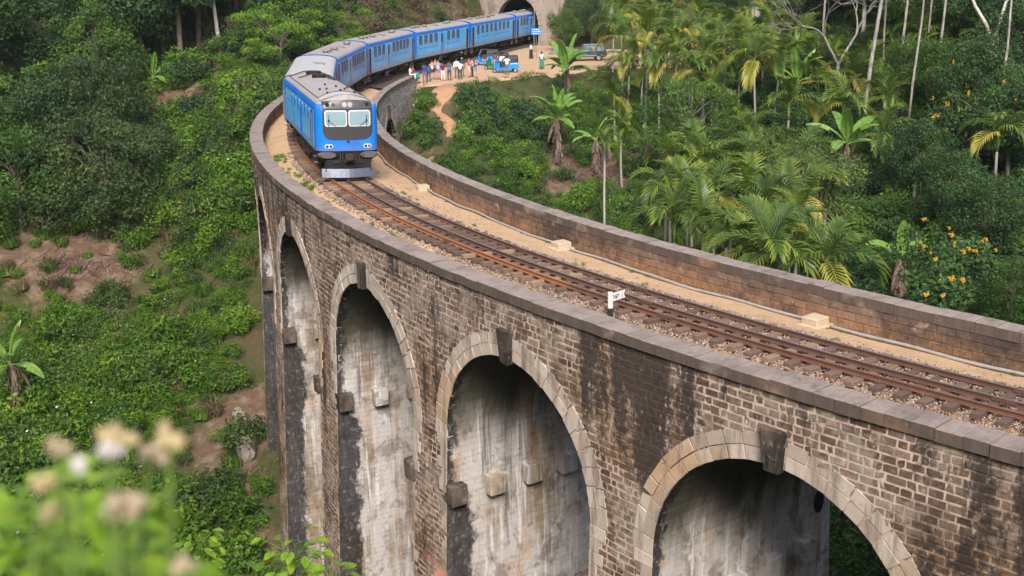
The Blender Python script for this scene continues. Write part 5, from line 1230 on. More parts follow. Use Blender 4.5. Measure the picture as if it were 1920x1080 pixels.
BARE_W = [(ground_at(a, b).x, ground_at(a, b).y, r, k) for (a, b, r, k) in BARE]
TRAIL = [(p.x, p.y) for p in tp]
def pick_ground(n, d_rng, col_rng, rng, bare_ok=0.0, clear=1.2):
    """random ground points inside the picture's wedge and a little beyond"""
    d = np.sqrt(rng.uniform(d_rng[0] ** 2, d_rng[1] ** 2, n)); col = rng.uniform(*col_rng, n); az = YAW - np.arctan((col - 960) / FPX)
    x = CAM.x + d * np.cos(az); y = CAM.y + d * np.sin(az); z = ground_z(x, y); s, lat = to_path(x, y); sd_ = poly_sd(x, y, YARD)
    ok = (sd_ > clear) & ~((s > -15) & (s < 104) & (lat > -6.5) & (lat < 5.6)) & ~((s > 95) & (s < 152) & (np.abs(lat) < 4.2)) & ~((s > 147) & (s < 153) & (np.abs(lat) < 10))
    ok &= rng.random(n) > bare_at(x, y) * (1 - bare_ok) * 1.15
    for (qx, qy) in TRAIL: ok &= np.hypot(x - qx, y - qy) > 1.5
    return np.stack([x, y, z], -1)[ok]
rngs = np.random.default_rng(11)
SH_BR = [shrub_mesh(20 + i, 1.0, 1.25, ML_BRIGHT, 190, 0.15, flowers=9 if i == 3 else None) for i in range(5)]
SH_MD = [shrub_mesh(30 + i, 1.0, 1.15, ML_MID, 190, 0.15) for i in range(4)]
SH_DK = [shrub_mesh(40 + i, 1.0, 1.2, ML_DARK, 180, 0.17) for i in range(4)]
SH_OL = [shrub_mesh(50 + i, 1.0, 1.1, ML_OLIVE, 170, 0.15) for i in range(3)]
SH_DRY = [shrub_mesh(60 + i, 1.0, 0.9, ML_DRY, 60, 0.15) for i in range(3)]
GR_T = [grass_mesh(70 + i, 150, 0.75, 0.7, ML_BRIGHT) for i in range(3)] + [grass_mesh(75, 130, 0.8, 0.7, ML_OLIVE)]
P = pick_ground(2000, (52, 122), (-130, 560), rngs); mound = np.clip(0.5 + 0.5 * vnoise(P[:, 0] * 3.2, P[:, 1] * 3.2, 9) + rngs.normal(0, .18, len(P)), 0, 1); scatter('undergrowth', P - np.array([0, 0, .15]), 0.45 + 1.75 * mound ** 2 + rngs.uniform(-.1, .4, len(P)), SH_BR + SH_BR[:3] + SH_MD[:2] + SH_OL[:2] + [shrub_mesh(66, 1.0, 1.1, ML_MIXED, 160, .14)] + GR_T[:1], rngs)
P = pick_ground(420, (52, 115), (-130, 540), rngs, .6); scatter('tall_grass', P, rngs.uniform(.6, 1.3, len(P)), GR_T + [grass_mesh(78, 120, .9, .6, ML_DRY)], rngs)
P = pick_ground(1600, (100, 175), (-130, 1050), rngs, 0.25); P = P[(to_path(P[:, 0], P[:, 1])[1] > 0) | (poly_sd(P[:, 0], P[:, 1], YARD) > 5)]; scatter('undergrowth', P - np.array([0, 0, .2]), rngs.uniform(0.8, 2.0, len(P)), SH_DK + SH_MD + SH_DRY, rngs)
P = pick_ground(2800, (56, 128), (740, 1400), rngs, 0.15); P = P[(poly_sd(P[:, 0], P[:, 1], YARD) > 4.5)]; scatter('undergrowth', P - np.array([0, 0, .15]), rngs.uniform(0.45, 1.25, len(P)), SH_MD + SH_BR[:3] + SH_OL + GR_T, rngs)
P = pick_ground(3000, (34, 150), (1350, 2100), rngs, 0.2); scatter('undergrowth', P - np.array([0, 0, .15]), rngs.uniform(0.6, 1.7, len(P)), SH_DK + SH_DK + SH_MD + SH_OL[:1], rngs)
P = pick_ground(900, (126, 175), (980, 1500), rngs, 0.2); scatter('undergrowth', P - np.array([0, 0, .2]), rngs.uniform(0.8, 1.9, len(P)), SH_MD + SH_OL + SH_DK[:1], rngs)

P = pick_ground(520, (122, 172), (600, 940), rngs, 0.8); scatter('dry_brush', P - np.array([0, 0, .2]), rngs.uniform(0.7, 1.9, len(P)), SH_DRY + SH_DRY + SH_OL[:1] + SH_MD[:1], rngs)
# --- trees
T = {}
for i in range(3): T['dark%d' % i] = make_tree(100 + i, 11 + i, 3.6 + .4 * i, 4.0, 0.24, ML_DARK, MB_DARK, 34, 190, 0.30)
for i in range(2): T['olive%d' % i] = make_tree(110 + i, 9.5, 4.6, 4.2, 0.26, ML_OLIVE, MB_DARK, 64, 200, 0.26, (0.8, 1.5))
for i in range(2): T['mid%d' % i] = make_tree(120 + i, 9, 3.6, 3.4, 0.20, ML_MID, MB_DARK, 34, 210, 0.26, (0.7, 1.3))
T['layer'] = make_tree(130, 8.5, 4.6, 3.2, 0.18, ML_BRIGHT, MB_DARK, 34, 170, 0.26, (0.7, 1.4), 0.4, 'layer')
T['tall'] = make_tree(131, 15, 3.0, 5.5, 0.20, ML_DARK, MB_PALE, 34, 180, 0.30, (0.8, 1.4))
T['yellow'] = make_tree(132, 8, 2.9, 2.9, 0.08, ML_MIXED, MB_DARK, 26, 170, 0.19, (0.5, 0.95))
T['round'] = make_tree(133, 6.2, 2.7, 2.5, 0.13, ML_MID, MB_DARK, 40, 330, 0.17, (0.55, 1.0))
def put_tree(kind, p, sc, label, group, rz=None, name='leafy_tree', dz=0.0):
    cm, tm = T[kind]; e = empty(name, Vector(p) + Vector((0, 0, dz)), random.uniform(0, 6.28) if rz is None else rz, label, 'tree', group); e.scale = (sc * random.uniform(.92, 1.08), sc * random.uniform(.92, 1.08), sc * random.uniform(.92, 1.1))
    for nm, mm in (('trunk', tm), ('crown', cm)): q = bpy.data.objects.new(nm, mm); link(q, e)
    return e
def tree_px(kind, px, py, d, sc, label, group, **kw):
    """the middle of the crown is seen at px,py, d metres away"""
    c = at_d(px, py, d); z = gz(c.x, c.y); return put_tree(kind, (c.x, c.y, z), sc, label, group, **kw)
GL = 'trees of the forest on the left slope'; GR = 'trees of the forest on the right slope'
tl_dark = 'dark evergreen tree among others in the forest on the upper left'
for kind, px, d, sc, lab in [
    ('olive0', 185, 101, 1.15, 'broad dark olive tree above the bare landslip on the left'), ('olive1', 175, 108, 1.2, 'russet tinged bushy tree left of the lone banana plant'),
    ('mid0', 25, 102, 1.05, 'leafy tree cut by the left edge above the bare landslip'), ('dark0', 90, 106, 1.1, 'dark tree between the left edge and the broad olive tree'), ('olive0', 262, 104, .8, 'smaller olive tree on the right flank of the broad olive tree'),
    ('layer', 60, 112, 1.2, 'yellow green tree with layered boughs near the upper left corner'), ('layer', 545, 112, .85, 'light green spreading tree just left of the train roofs'), ('layer', 640, 124, .75, 'light green low tree spreading behind the second coach'), ('mid1', 590, 122, .85, 'round green tree behind the train at the bend')]:
    q = CAM + Vector((math.cos(YAW - math.atan((px - 960) / FPX)), math.sin(YAW - math.atan((px - 960) / FPX)), 0)) * d
    put_tree(kind, (q.x, q.y, gz(q.x, q.y) - 2.6 * sc), sc * 1.12, lab, GL)
def col_pt(px, d):
    a = YAW - math.atan((px - 960) / FPX); x = CAM.x + d * math.cos(a); y = CAM.y + d * math.sin(a); return (x, y, gz(x, y))
LT = [(222, 121), (258, 124), (296, 121), (330, 124), (362, 120), (398, 123), (436, 120), (470, 124), (205, 117), (505, 122), (345, 128), (415, 128), (-60, 105), (-10, 118), (40, 128), (110, 120), (150, 130), (215, 122), (230, 136), (300, 134), (345, 140), (390, 132), (430, 141), (474, 130), (500, 139), (-80, 135), (70, 142), (180, 148), (270, 150), (360, 154), (450, 152), (540, 146), (560, 133), (610, 150), (20, 150), (130, 138), (320, 146), (410, 146), (480, 146), (250, 142), (561, 152)]
LT = [q for q in LT if q[1] <= 136]; lab_l = sorted(px for px, d in LT)
for px, d in LT:
    put_tree(random.choice(['dark0', 'dark1', 'dark2', 'tall', 'mid1', 'dark1']), Vector(col_pt(px, d)) - Vector((0, 0, 0.3 if 115 < d < 129 else 1.5)), random.uniform(1.0, 1.3), 'dark tree in the upper left forest, %s from the left' % ORD[lab_l.index(px)], GL)
for i_, (px, d) in enumerate([(640, 143), (700, 148), (780, 165), (830, 172), (900, 185)]):
    put_tree(random.choice(['mid0', 'mid1', 'olive1']), col_pt(px, d), random.uniform(0.5, .7), 'small tree on the cutting above the train, %s from the left' % ORD[i_], 'trees above the railway cutting')
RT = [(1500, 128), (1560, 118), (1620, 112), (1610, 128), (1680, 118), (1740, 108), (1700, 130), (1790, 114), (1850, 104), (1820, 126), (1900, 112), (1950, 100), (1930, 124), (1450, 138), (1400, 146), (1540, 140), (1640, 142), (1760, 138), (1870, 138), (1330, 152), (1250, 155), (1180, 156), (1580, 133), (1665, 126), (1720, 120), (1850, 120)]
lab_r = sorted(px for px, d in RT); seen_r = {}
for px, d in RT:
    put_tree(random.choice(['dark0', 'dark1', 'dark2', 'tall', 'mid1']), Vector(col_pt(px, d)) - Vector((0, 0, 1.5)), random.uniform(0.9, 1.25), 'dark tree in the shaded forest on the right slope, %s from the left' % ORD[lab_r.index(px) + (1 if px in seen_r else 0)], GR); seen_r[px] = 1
GT = [(1730, 78, .55), (1800, 72, .5), (1870, 66, .55), (1910, 80, .7), (1840, 86, .7), (1780, 92, .7), (1940, 58, .5), (1700, 95, .6), (1900, 95, .7)]
lab_g = sorted(px for px, d, sc in GT)
for px, d, sc in GT:
    put_tree(random.choice(['dark0', 'dark2', 'mid0']), col_pt(px, d), sc, 'low dark tree in the gully on the right, %s from the left' % ORD[lab_g.index(px)], 'low trees in the gully on the right')
for kind, px, py, d, lab, base in [('round', 1295, 222, 88, 'round small-leaved tree standing among pale palm trunks', None), ('yellow', 1455, 262, 74, 'pale thin-leaved tree with orange tinged leaves amid the palms', None), ('yellow', 1540, 300, 69, 'half bare tree with yellowing leaves right of the palm thicket', None), ('mid1', 1070, 45, 146, 'olive bushy tree on the bank right of the tunnel mouth', None), ('olive1', 1120, 30, 150, 'tall bushes capping the bank between tunnel and palms', None)]:
    p = col_pt(px, d); zc = at_d(px, py, d).z; hh = {'round': 3.7, 'yellow': 5.1, 'mid1': 5.6, 'olive1': 5.3}[kind]; sc = max(0.5, min(1.05, (zc - p[2]) / hh)) if kind != 'round' else 1.25; put_tree(kind, p, sc, lab, 'single trees on the right slope')
# bare trees
tm, tips = bare_tree(5, 9.0, 0.34, 0.22, MB_PALM, 7); p = col_pt(1575, 100); e = empty('bare_tree', p, 0.4, 'leafless grey tree with a wide fan of twigs in the upper right', 'tree'); obj('trunk', tm, e, False); e.scale = (1.05,) * 3
tm, tips = bare_tree(9, 17.0, 0.36, 0.24, MB_PALE, 5); p = col_pt(1893, 92); e = empty('bare_tree', p, 1.3, 'white barked nearly leafless tree near the upper right corner', 'tree'); obj('trunk', tm, e, False)
V, F = leaf_quads(np.array([list(q) for q in tips]).repeat(4, 0) + rngs.normal(0, .35, (len(tips) * 4, 3)), 0.22, rngs); obj('crown', mesh('crown', V, F, ML_OLIVE, attr=rngs.random(len(V))), e, False)
for px, d, h, lean, r, lab in [(1626, 92, 16, (.09, .02), .15, 'tall slender pale trunk leaning right between the leafless tree and the palms'), (1690, 98, 15, (.03, 0), .11, 'slim straight pale trunk right of the leaning one'), (1762, 96, 16, (.02, 0), .10, 'thin pale trunk deep in the right forest'), (1014, 146, 6.5, (0, 0), .04, 'thin pole beside the tunnel mouth'), (1660, 104, 13, (-.02, 0), .09, 'thin pale trunk half hidden behind the leaning one'), (1712, 90, 13, (.05, 0), .09, 'dark thin trunk beside the slim straight one'), (1740, 100, 14, (0, 0), .08, 'faint thin trunk in the middle of the right forest'), (1545, 108, 14, (.01, 0), .10, 'thin trunk just left of the leafless tree'), (1880, 84, 12, (.02, 0), .09, 'thin trunk left of the white barked tree')]:
    p = Vector(col_pt(px, d)); e = empty('slender_trunk', p, 0, lab, 'tree' if d < 140 else 'pole'); mb = MB(); lv = Vector((-RGT.x * -lean[0], RGT.y * lean[0], 0)) if False else Vector((RGT.x, RGT.y, 0)) * lean[0]
    mb.tube([Vector((0, 0, -.5)) + lv * -.5 + Vector((0, 0, 0)), lv * h * .3 + Vector((0.1, 0, h * .3)), lv * h * .65 + Vector((0, .1, h * .65)), lv * h + Vector((0, 0, h))], [r * 1.2, r, r * .85, r * .6], 8); mb.build('trunk', MB_PALM, e, smooth=True)
    if d < 140: V, F, A = clump_crown(rngs, [tuple(lv * h + Vector(rngs.normal(0, 1.2, 3)) + Vector((0, 0, h))) for _ in range(9)], rngs.uniform(.6, 1.1, 9), 60, 0.3); obj('crown', mesh('crown', V, F, ML_DARK, attr=A), e, False)

# --- distinct shrubs on the slopes
def put_shrub(meshes, p, sc, label, group, cat='shrub'):
    e = empty('shrub', Vector(p) - Vector((0, 0, .12 * sc)), random.uniform(0, 6.28), label, cat, group); e.scale = (sc * random.uniform(.9, 1.15), sc * random.uniform(.9, 1.15), sc * random.uniform(.85, 1.15)); q = bpy.data.objects.new('foliage', random.choice(meshes)); link(q, e); return e
for (px, py, sc, ms, lab) in [(793, 186, 1.5, SH_MD, 'bush on the bank against the end of the far abutment'), (797, 212, 1.8, SH_BR, 'bush halfway down the bank beside the far abutment'), (790, 236, 2.0, SH_MD, 'bush above the round dense bush at the abutment'), (780, 258, 2.6, SH_MD, 'round dense bush at the foot of the far abutment'), (800, 285, 1.9, SH_MD, 'bush right below the abutment bush beside the footpath'), (812, 205, 1.3, SH_MD, 'bush on the bank just below the standing group'), (905, 225, 2.3, SH_DK, 'large dark bush right of the footpath'), (960, 215, 2.4, SH_MD, 'bush halfway between the footpath and the large banana plant'), (875, 275, 2.0, SH_BR, 'bright bush at the bend of the footpath'), (930, 300, 2.2, SH_BR, 'bright green bush in front of the dark bush'), (985, 345, 2.2, SH_BR, 'tall pale green bush behind the inner parapet'), (955, 335, 2.0, SH_MD, 'bush left of the tall pale green bush'), (905, 195, 1.9, SH_DK, 'dark bush under the parked three wheelers'), (1000, 300, 2.0, SH_BR, 'light green bush left of the shaggy banana trunk'),
        (1090, 395, 2.2, SH_BR, 'bright bush behind the parapet left of the thin pale palm trunk'), (1165, 400, 2.4, SH_MD, 'dense bush behind the parapet right of the thin pale palm trunk'), (1190, 330, 2.0, SH_MD, 'bush below the small banana plants'), (130, 680, 2.3, SH_BR, 'yellow tipped bush low on the left slope'), (430, 830, 1.5, SH_BR, 'small bush between bare soil patches near the pier'), (410, 925, 1.9, SH_MD, 'dark green bush below the bare soil patches'), (485, 930, 1.7, SH_BR, 'bush right beside the foot of the far pier'), (410, 1050, 1.7, SH_MD, 'bush at the bottom edge left of the pier')]:
    put_shrub(ms, ground_at(px, py), sc * 0.72, lab, 'bushes on the slopes')
# yellow flowering bushes
def flower_bush(p, r, label, nfl):
    rng = np.random.default_rng(int(p[0] * 10)); e = empty('flowering_bush', p, 0, label, 'bush', 'yellow flowering bushes'); cen = [rng.normal(0, r * .48, 3) * np.array([1, 1, .7]) + np.array([0, 0, r * .95]) for _ in range(20)]
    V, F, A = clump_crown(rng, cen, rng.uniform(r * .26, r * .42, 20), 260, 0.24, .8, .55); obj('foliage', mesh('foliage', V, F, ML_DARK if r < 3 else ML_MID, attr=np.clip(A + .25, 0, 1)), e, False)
    mb = MB()
    for k in range(7): limb(mb, (0, 0, -.3), cen[k], .07, .02, rng, 4)
    mb.build('stems', MB_DARK, e, smooth=True); tops = sorted(cen, key=lambda c: -c[2] - c @ np.array([.45, .42, 0])) ; V = []; fv, ff = leaf_quads(rng.normal(0, .055, (14, 3)) * np.array([1, 1, 1.3]), .12, rng, aspect=.7); fmesh = mesh('flower', fv, ff, M_FLOWER)
    for k in range(nfl):
        c = tops[k % 12]; d = Vector((rng.normal(.45, .5), rng.normal(.42, .5), rng.uniform(.3, 1))).normalized(); o = bpy.data.objects.new('flower', fmesh); link(o, e); o.location = Vector(c) + d * r * .42; o.scale = (rng.uniform(.65, 1.15),) * 3
for px, py, d, r, lab, nf in [(1775, 470, 56, 2.2, 'yellow flowering bush nearest the inner parapet', 16), (1760, 530, 50, 1.7, 'low yellow flowering bush hanging over the parapet', 8), (1815, 235, 84, 2.9, 'yellow flowering bush high on the right slope', 22), (1770, 270, 80, 2.2, 'yellow flowering bush left of and below the highest one', 14), (1895, 200, 80, 2.0, 'yellow flowering bush at the right edge', 8)]:
    p = at_d(px, py, d); g = gz(p.x, p.y); flower_bush((p.x, p.y, max(g, p.z - r * 1.1)), r, lab, nf)
# ------------------------------------------------------------------ areca palms: each frond is a part of its palm
def frond_mesh(seed, L, e0, curl, m, nl=15, ll=0.92, wd=0.055, droop=0.5):
    rng = np.random.default_rng(seed); n = 12; pts = []; p = Vector((0, 0, 0)); a = e0
    for i in range(n + 1):
        pts.append(p.copy()); p = p + Vector((math.cos(a), 0, math.sin(a))) * (L / n); a -= curl / n * (0.5 + 1.2 * i / n)
    mb = MB(); mb.tube(pts, [0.035 * (1 - 0.8 * i / n) for i in range(n + 1)], 4, cap=False); V = list(mb.V); F = list(mb.F); A = [0.6] * len(V)
    for k in range(nl):
        t = 0.12 + 0.88 * k / (nl - 1); f = t * n; i = min(n - 1, int(f)); q = pts[i].lerp(pts[i + 1], f - i); tg = (pts[i + 1] - pts[i]).normalized(); nrm = Vector((0, 1, 0)).cross(tg) * -1
        shade = rng.uniform(-.15, .15); l = ll * (0.45 + 0.75 * math.sin(math.pi * (0.12 + 0.72 * t))) * rng.uniform(0.85, 1.1)
        for s in (-1, 1):
            d = (Vector((0, s, 0)) * (1.0 - 0.55 * t) + tg * (0.55 + 0.75 * t) + nrm * 0.25).normalized(); d2 = (d + Vector((0, 0, -droop * rng.uniform(0.7, 1.4)))).normalized()
            m1 = q + d * l * 0.5; tip = m1 + d2 * l * 0.5; wv = tg.cross(d).cross(d).normalized() * wd * rng.uniform(0.8, 1.2); b = len(V)
            V += [tuple(q - wv * .35), tuple(q + wv * .35), tuple(m1 + wv), tuple(m1 - wv), tuple(tip)]; F += [(b, b + 1, b + 2, b + 3), (b + 3, b + 2, b + 4)]; A += [.15, .15, rng.uniform(.35, .8), rng.uniform(.35, .8), rng.uniform(.8, 1.15)]
    return mesh('frond', V, F, m, attr=A)
FR_UP = [frond_mesh(200 + i, 2.2, rad(80 - 10 * i), 1.1 + .35 * i, ML_PALM) for i in range(3)]
FR_MID = [frond_mesh(210 + i, 2.3, rad(52 - 8 * i), 1.9 + .2 * i, ML_PALM, droop=.8) for i in range(3)]
FR_LOW = [frond_mesh(220 + i, 2.3, rad(14 - 10 * i), 1.6, ML_PALMY, droop=.9) for i in range(3)]
FR_LOWG = [frond_mesh(230 + i, 2.0, rad(18 - 10 * i), 1.5, ML_PALM, droop=.9) for i in range(2)]
FR_DEAD = [frond_mesh(240, 1.7, rad(-55), 0.6, ML_BROWN, droop=.9)]
mb = MB(); mb.tube([(0, 0, -1.0), (0.03, 0, -.5), (0, 0.02, 0), (0, 0, .12)], [.085, .10, .075, .05], 8); CSH = mb.mesh('crownshaft', MB_GREEN, True)
TRK = []
for i in range(3):
    mb = MB(); pts = [Vector((0.35 * (math.sin(k / 12 * 2.2 + i) - math.sin(i)) * .35, 0.2 * math.sin(k / 12 * 3 + i * 2) * .4, k / 12)) for k in range(13)]; b = pts[-1].copy()
    pts = [Vector((p.x - b.x, p.y - b.y, p.z - 1)) for p in pts]; mb.tube(pts, [.105 - .03 * k / 12 + (.05 if k == 0 else 0) + .004 * (k % 2) for k in range(13)], 8); TRK.append(mb.mesh('trunk', MB_PALM, True))
def palm(px, py, d, label, group, sc=1.0, yellow=0.4, hmax=12.0, dead=False):
    c = at_d(px, py, d); g = gz(c.x, c.y); h = min(max(c.z - g, 1.5), hmax); c.z = g + h
    e = empty('areca_palm', (c.x, c.y, g), random.uniform(0, 6.28), label, 'palm', group)
    t = bpy.data.objects.new('trunk', random.choice(TRK)); link(t, e); t.location = (0, 0, h - 0.9 * sc); t.scale = (1, 1, h + .2)
    q = bpy.data.objects.new('crownshaft', CSH); link(q, e); q.location = (0, 0, h); q.scale = (sc,) * 3
    n = random.randint(8, 9)
    for k in range(n):
        cls = FR_UP if k < 4 else FR_MID if k < n - 2 else (FR_LOW if random.random() < yellow else FR_LOWG)
        if dead and k >= n - 2: cls = FR_DEAD
        f = bpy.data.objects.new('frond', random.choice(cls)); link(f, e); f.location = (0, 0, h + random.uniform(-.05, .1)); f.rotation_euler = (random.uniform(-.12, .12), random.uniform(-.12, .12), k * 2.4 + random.uniform(-.35, .35)); f.scale = (sc * random.uniform(.85, 1.1),) * 3
    return e
G1 = 'palms of the tall stand right of the parked vehicle'; G2 = 'palms of the thicket behind the inner parapet'; G3 = 'palms scattered in the right forest'
L1 = 'slender palm in the tall stand right of the parked vehicle'; L2 = 'bushy palm in the thicket behind the inner parapet'; L3 = 'palm standing in the dark forest on the right'
PL = [(1168, 72, 112), (1205, 98, 108), (1180, 118, 104), (1250, 62, 112), (1228, 38, 118), (1292, 92, 106), (1335, 62, 114), (1272, 30, 122), (1312, 22, 124), (1370, 40, 120), (1352, 110, 106), (1405, 75, 114), (1398, 20, 124), (1440, 55, 118), (1445, 15, 126), (1265, 105, 110), (1320, 140, 100), (1240, 95, 115), (1190, 30, 126), (1475, 90, 112), (1380, 140, 102), (1480, 30, 122), (1150, 50, 118), (1215, 65, 104), (1285, 60, 106), (1322, 95, 102), (1360, 75, 108), (1388, 105, 100), (1430, 95, 104), (1460, 125, 100), (1300, 130, 98), (1235, 125, 100), (1165, 20, 126)]
for px, py, d in PL:
    palm(px, py, d, L1 + ', %s from the left' % ORD[sorted(PL).index((px, py, d))], G1, random.uniform(1.05, 1.25), .55)
palm(1152, 180, 99, 'short palm with drooping yellow fronds right of the large banana plant', G1, 1.15, 1.0)
palm(1415, 112, 96, 'palm with bright yellow fronds in front of the tall stand', G1, 1.15, 1.0); palm(1345, 168, 96, 'palm crown rising over the round small-leaved tree', G1, 1.05, .3)
palm(1375, 215, 92, 'palm right of the round small-leaved tree', G1, 1.05, .6); palm(1405, 245, 88, 'low palm between the round tree and the thin-leaved tree', G1, 1.0, .6)
palm(1134, 268, 82, 'palm with the thin pale trunk just behind the inner parapet', G1, .55, .2, dead=True); palm(1165, 245, 90, 'palm with folded dark green fronds beside the small banana plants', G1, .75, .0)
PL = [(1258, 295, 74), (1300, 280, 76), (1335, 300, 73), (1412, 305, 74), (1290, 372, 66), (1318, 405, 61), (1250, 350, 68), (1362, 430, 58), (1402, 365, 64), (1440, 435, 57), (1375, 335, 68), (1470, 455, 54), (1495, 415, 58), (1440, 480, 51), (1550, 490, 50), (1505, 480, 52), (1265, 415, 62), (1340, 360, 66), (1430, 390, 61), (1480, 370, 64), (1395, 470, 54)]
for px, py, d in PL:
    palm(px, py, d, L2 + ', %s from the left' % ORD[sorted(PL).index((px, py, d))], G2, random.uniform(.85, 1.15), .5)
palm(1500, 300, 76, 'palm with hanging yellow fronds amid pale twigs', G2, 1.1, 1.0); palm(1550, 355, 70, 'palm left of the half bare tree with a dead brown frond', G2, 1.1, .8, dead=True)
PL = [(1725, 62, 104), (1718, 110, 98), (1632, 125, 100), (1655, 255, 84), (1872, 250, 74), (1480, 195, 90), (1535, 160, 100), (1690, 30, 112), (1830, 40, 112), (1775, 20, 118), (1850, 90, 100), (1600, 40, 118), (1510, 60, 112), (1560, 95, 106), (1605, 145, 99), (1668, 75, 107), (1702, 155, 96), (1742, 32, 112), (1792, 72, 105), (1662, 185, 92), (1582, 195, 91), (1522, 112, 103), (1812, 125, 97)]
for px, py, d in PL:
    palm(px, py, d, L3 + ', %s from the left' % ORD[sorted(PL).index((px, py, d))], G3, random.uniform(.95, 1.2), .5)

# ------------------------------------------------------------------ banana plants: each blade is a part
def banana_leaf(seed, L, W, e0, curl, m, tear=0.5):
    rng = np.random.default_rng(seed); n = 16; pts = []; p = Vector((0, 0, 0)); a = e0
    for i in range(n + 1): pts.append(p.copy()); p = p + Vector((math.cos(a), 0, math.sin(a))) * (L / n); a -= curl / n * (.3 + 1.4 * i / n)
    mb = MB(); mb.tube(pts, [.045 * (1 - .85 * i / n) for i in range(n + 1)], 5, cap=False); V = list(mb.V); F = list(mb.F); A = [.95] * len(V)
    def wid(t): return W * (max(0.0, math.sin(math.pi * min(1, max(0, (t - .12) / .9)) ** .75)) ** .6)
    for s in (-1, 1):
        dr = rng.uniform(.1, .3)
        for i in range(2, n):
            if rng.random() < tear * .3: dr = rng.uniform(0.0, .75)
            b = len(V); t0, t1 = i / n, (i + 1) / n
            for t, q, q2 in ((t0, pts[i], pts[min(i + 1, n)]), (t1, pts[i + 1], pts[min(i + 2, n)])):
                tg = (pts[min(i + 1, n)] - pts[i]).normalized(); nrm = tg.cross(Vector((0, 1, 0))) * -1 if False else Vector((0, 1, 0)).cross(tg) * -1; w_ = wid(t) / 2
                e1 = q + Vector((0, s, 0)) * w_ * .55 + nrm * w_ * .28; e2 = q + Vector((0, s, 0)) * w_ * (1 - .25 * dr) + nrm * w_ * (.25 - dr) + tg * w_ * .12
                V += [tuple(q), tuple(e1), tuple(e2)]
            F += [(b, b + 1, b + 4, b + 3), (b + 1, b + 2, b + 5, b + 4)]; A += [rng.uniform(.3, .75)] * 6
    return mesh('leaf', V, F, m, attr=A)
BL_UP = [banana_leaf(300 + i, 2.6, .78, rad(86 - 7 * i), .35 + .2 * i, ML_BANANA) for i in range(3)]; BL_MID = [banana_leaf(310 + i, 2.8, .76, rad(62 - 12 * i), 1.15, ML_BANANA) for i in range(3)]; BL_LOW = [banana_leaf(320 + i, 2.5, .7, rad(25 - 12 * i), 1.3, ML_BANANA, .9) for i in range(2)]; BL_DEAD = [banana_leaf(330 + i, 1.9, .4, rad(-50 - 15 * i), .7, ML_BROWN, 1) for i in range(2)]
def banana(px, py, d, sc, label, nu=2, nm=4, nl=3, nd=3, hmax=4.5, shag=True):
    c = at_d(px, py, d); g = gz(c.x, c.y); h = min(max(c.z - g, .8), hmax); e = empty('banana_plant', (c.x, c.y, g), random.uniform(0, 6.28), label, 'banana plant', 'banana plants')
    mb = MB(); mb.tube([(0, 0, -.3), (0.02, 0, h * .3), (0, .03, h * .7), (0, 0, h)], [.2 * sc, .17 * sc, .14 * sc, .09 * sc], 10); mb.build('stem', MB_GREEN if not shag else MB_DARK, e, smooth=True)
    if shag:      # dead sheaths hanging down the stem
        V = []; F = []
        for k in range(70):
            a = random.uniform(0, 6.28); z1 = h * random.uniform(.25, .98); l = random.uniform(.5, 1.1); r = .17 * sc + .10; w_ = random.uniform(.05, .12); b = len(V); t = Vector((-math.sin(a), math.cos(a), 0)) * w_; o_ = Vector((math.cos(a), math.sin(a), 0))
            V += [o_ * (r - .08) + t + Vector((0, 0, z1)), o_ * (r - .08) - t + Vector((0, 0, z1)), o_ * (r + random.uniform(.02, .2)) - t * .6 + Vector((0, 0, z1 - l)), o_ * (r + random.uniform(.02, .2)) + t * .6 + Vector((0, 0, z1 - l))]; F.append((b, b + 1, b + 2, b + 3))
        tag(obj('dead_sheaths', mesh('dead_sheaths', V, F, ML_BROWN, attr=RNG.random(len(V))), e, False), kind='stuff')
    k = 0
    for cls, n_ in ((BL_UP, nu), (BL_MID, nm), (BL_LOW, nl), (BL_DEAD, nd)):
        for j in range(n_):
            f = bpy.data.objects.new('leaf' if cls is not BL_DEAD else 'dead_leaf', random.choice(cls)); link(f, e); f.location = (0, 0, h - .1); f.rotation_euler = (random.uniform(-.15, .15), random.uniform(-.1, .1), k * 2.4 + random.uniform(-.4, .4)); f.scale = (sc * random.uniform(.85, 1.1),) * 3; k += 1
    return e
for a in [(1062, 128, 112, 1.25, 'tall banana plant in front of the parked dark car', 3, 4, 4, 1), (1045, 222, 97, 1.15, 'large banana plant with a shaggy dead-leaf trunk', 3, 6, 3, 3), (1118, 262, 94, .95, 'small banana plant with one upright leaf right of the shaggy one', 1, 2, 2, 1), (1214, 268, 92, .7, 'stunted banana plant with a yellow leaf among palm trunks', 1, 1, 1, 3), (1240, 275, 92, .6, 'banana stump beside the stunted banana plant', 1, 1, 0, 3),
          (286, 142, 118, 1.0, 'lone banana plant at the edge of the upper left forest', 1, 2, 2, 0), (14, 640, 80, 1.15, 'banana plant cut by the left edge of the picture', 2, 3, 3, 1), (1692, 482, 63, 1.0, 'banana plant with arching leaves behind the inner parapet', 1, 3, 1, 1), (1495, 152, 100, 1.15, 'banana plant in the shade left of the leafless tree', 2, 3, 3, 0), (1588, 268, 82, 1.2, 'banana plant with broad yellow green leaves right of the thin-leaved tree', 1, 4, 2, 0), (1043, 402, 72, .6, 'young banana shoot peeping over the inner parapet', 2, 1, 0, 0)]:
    banana(*a)
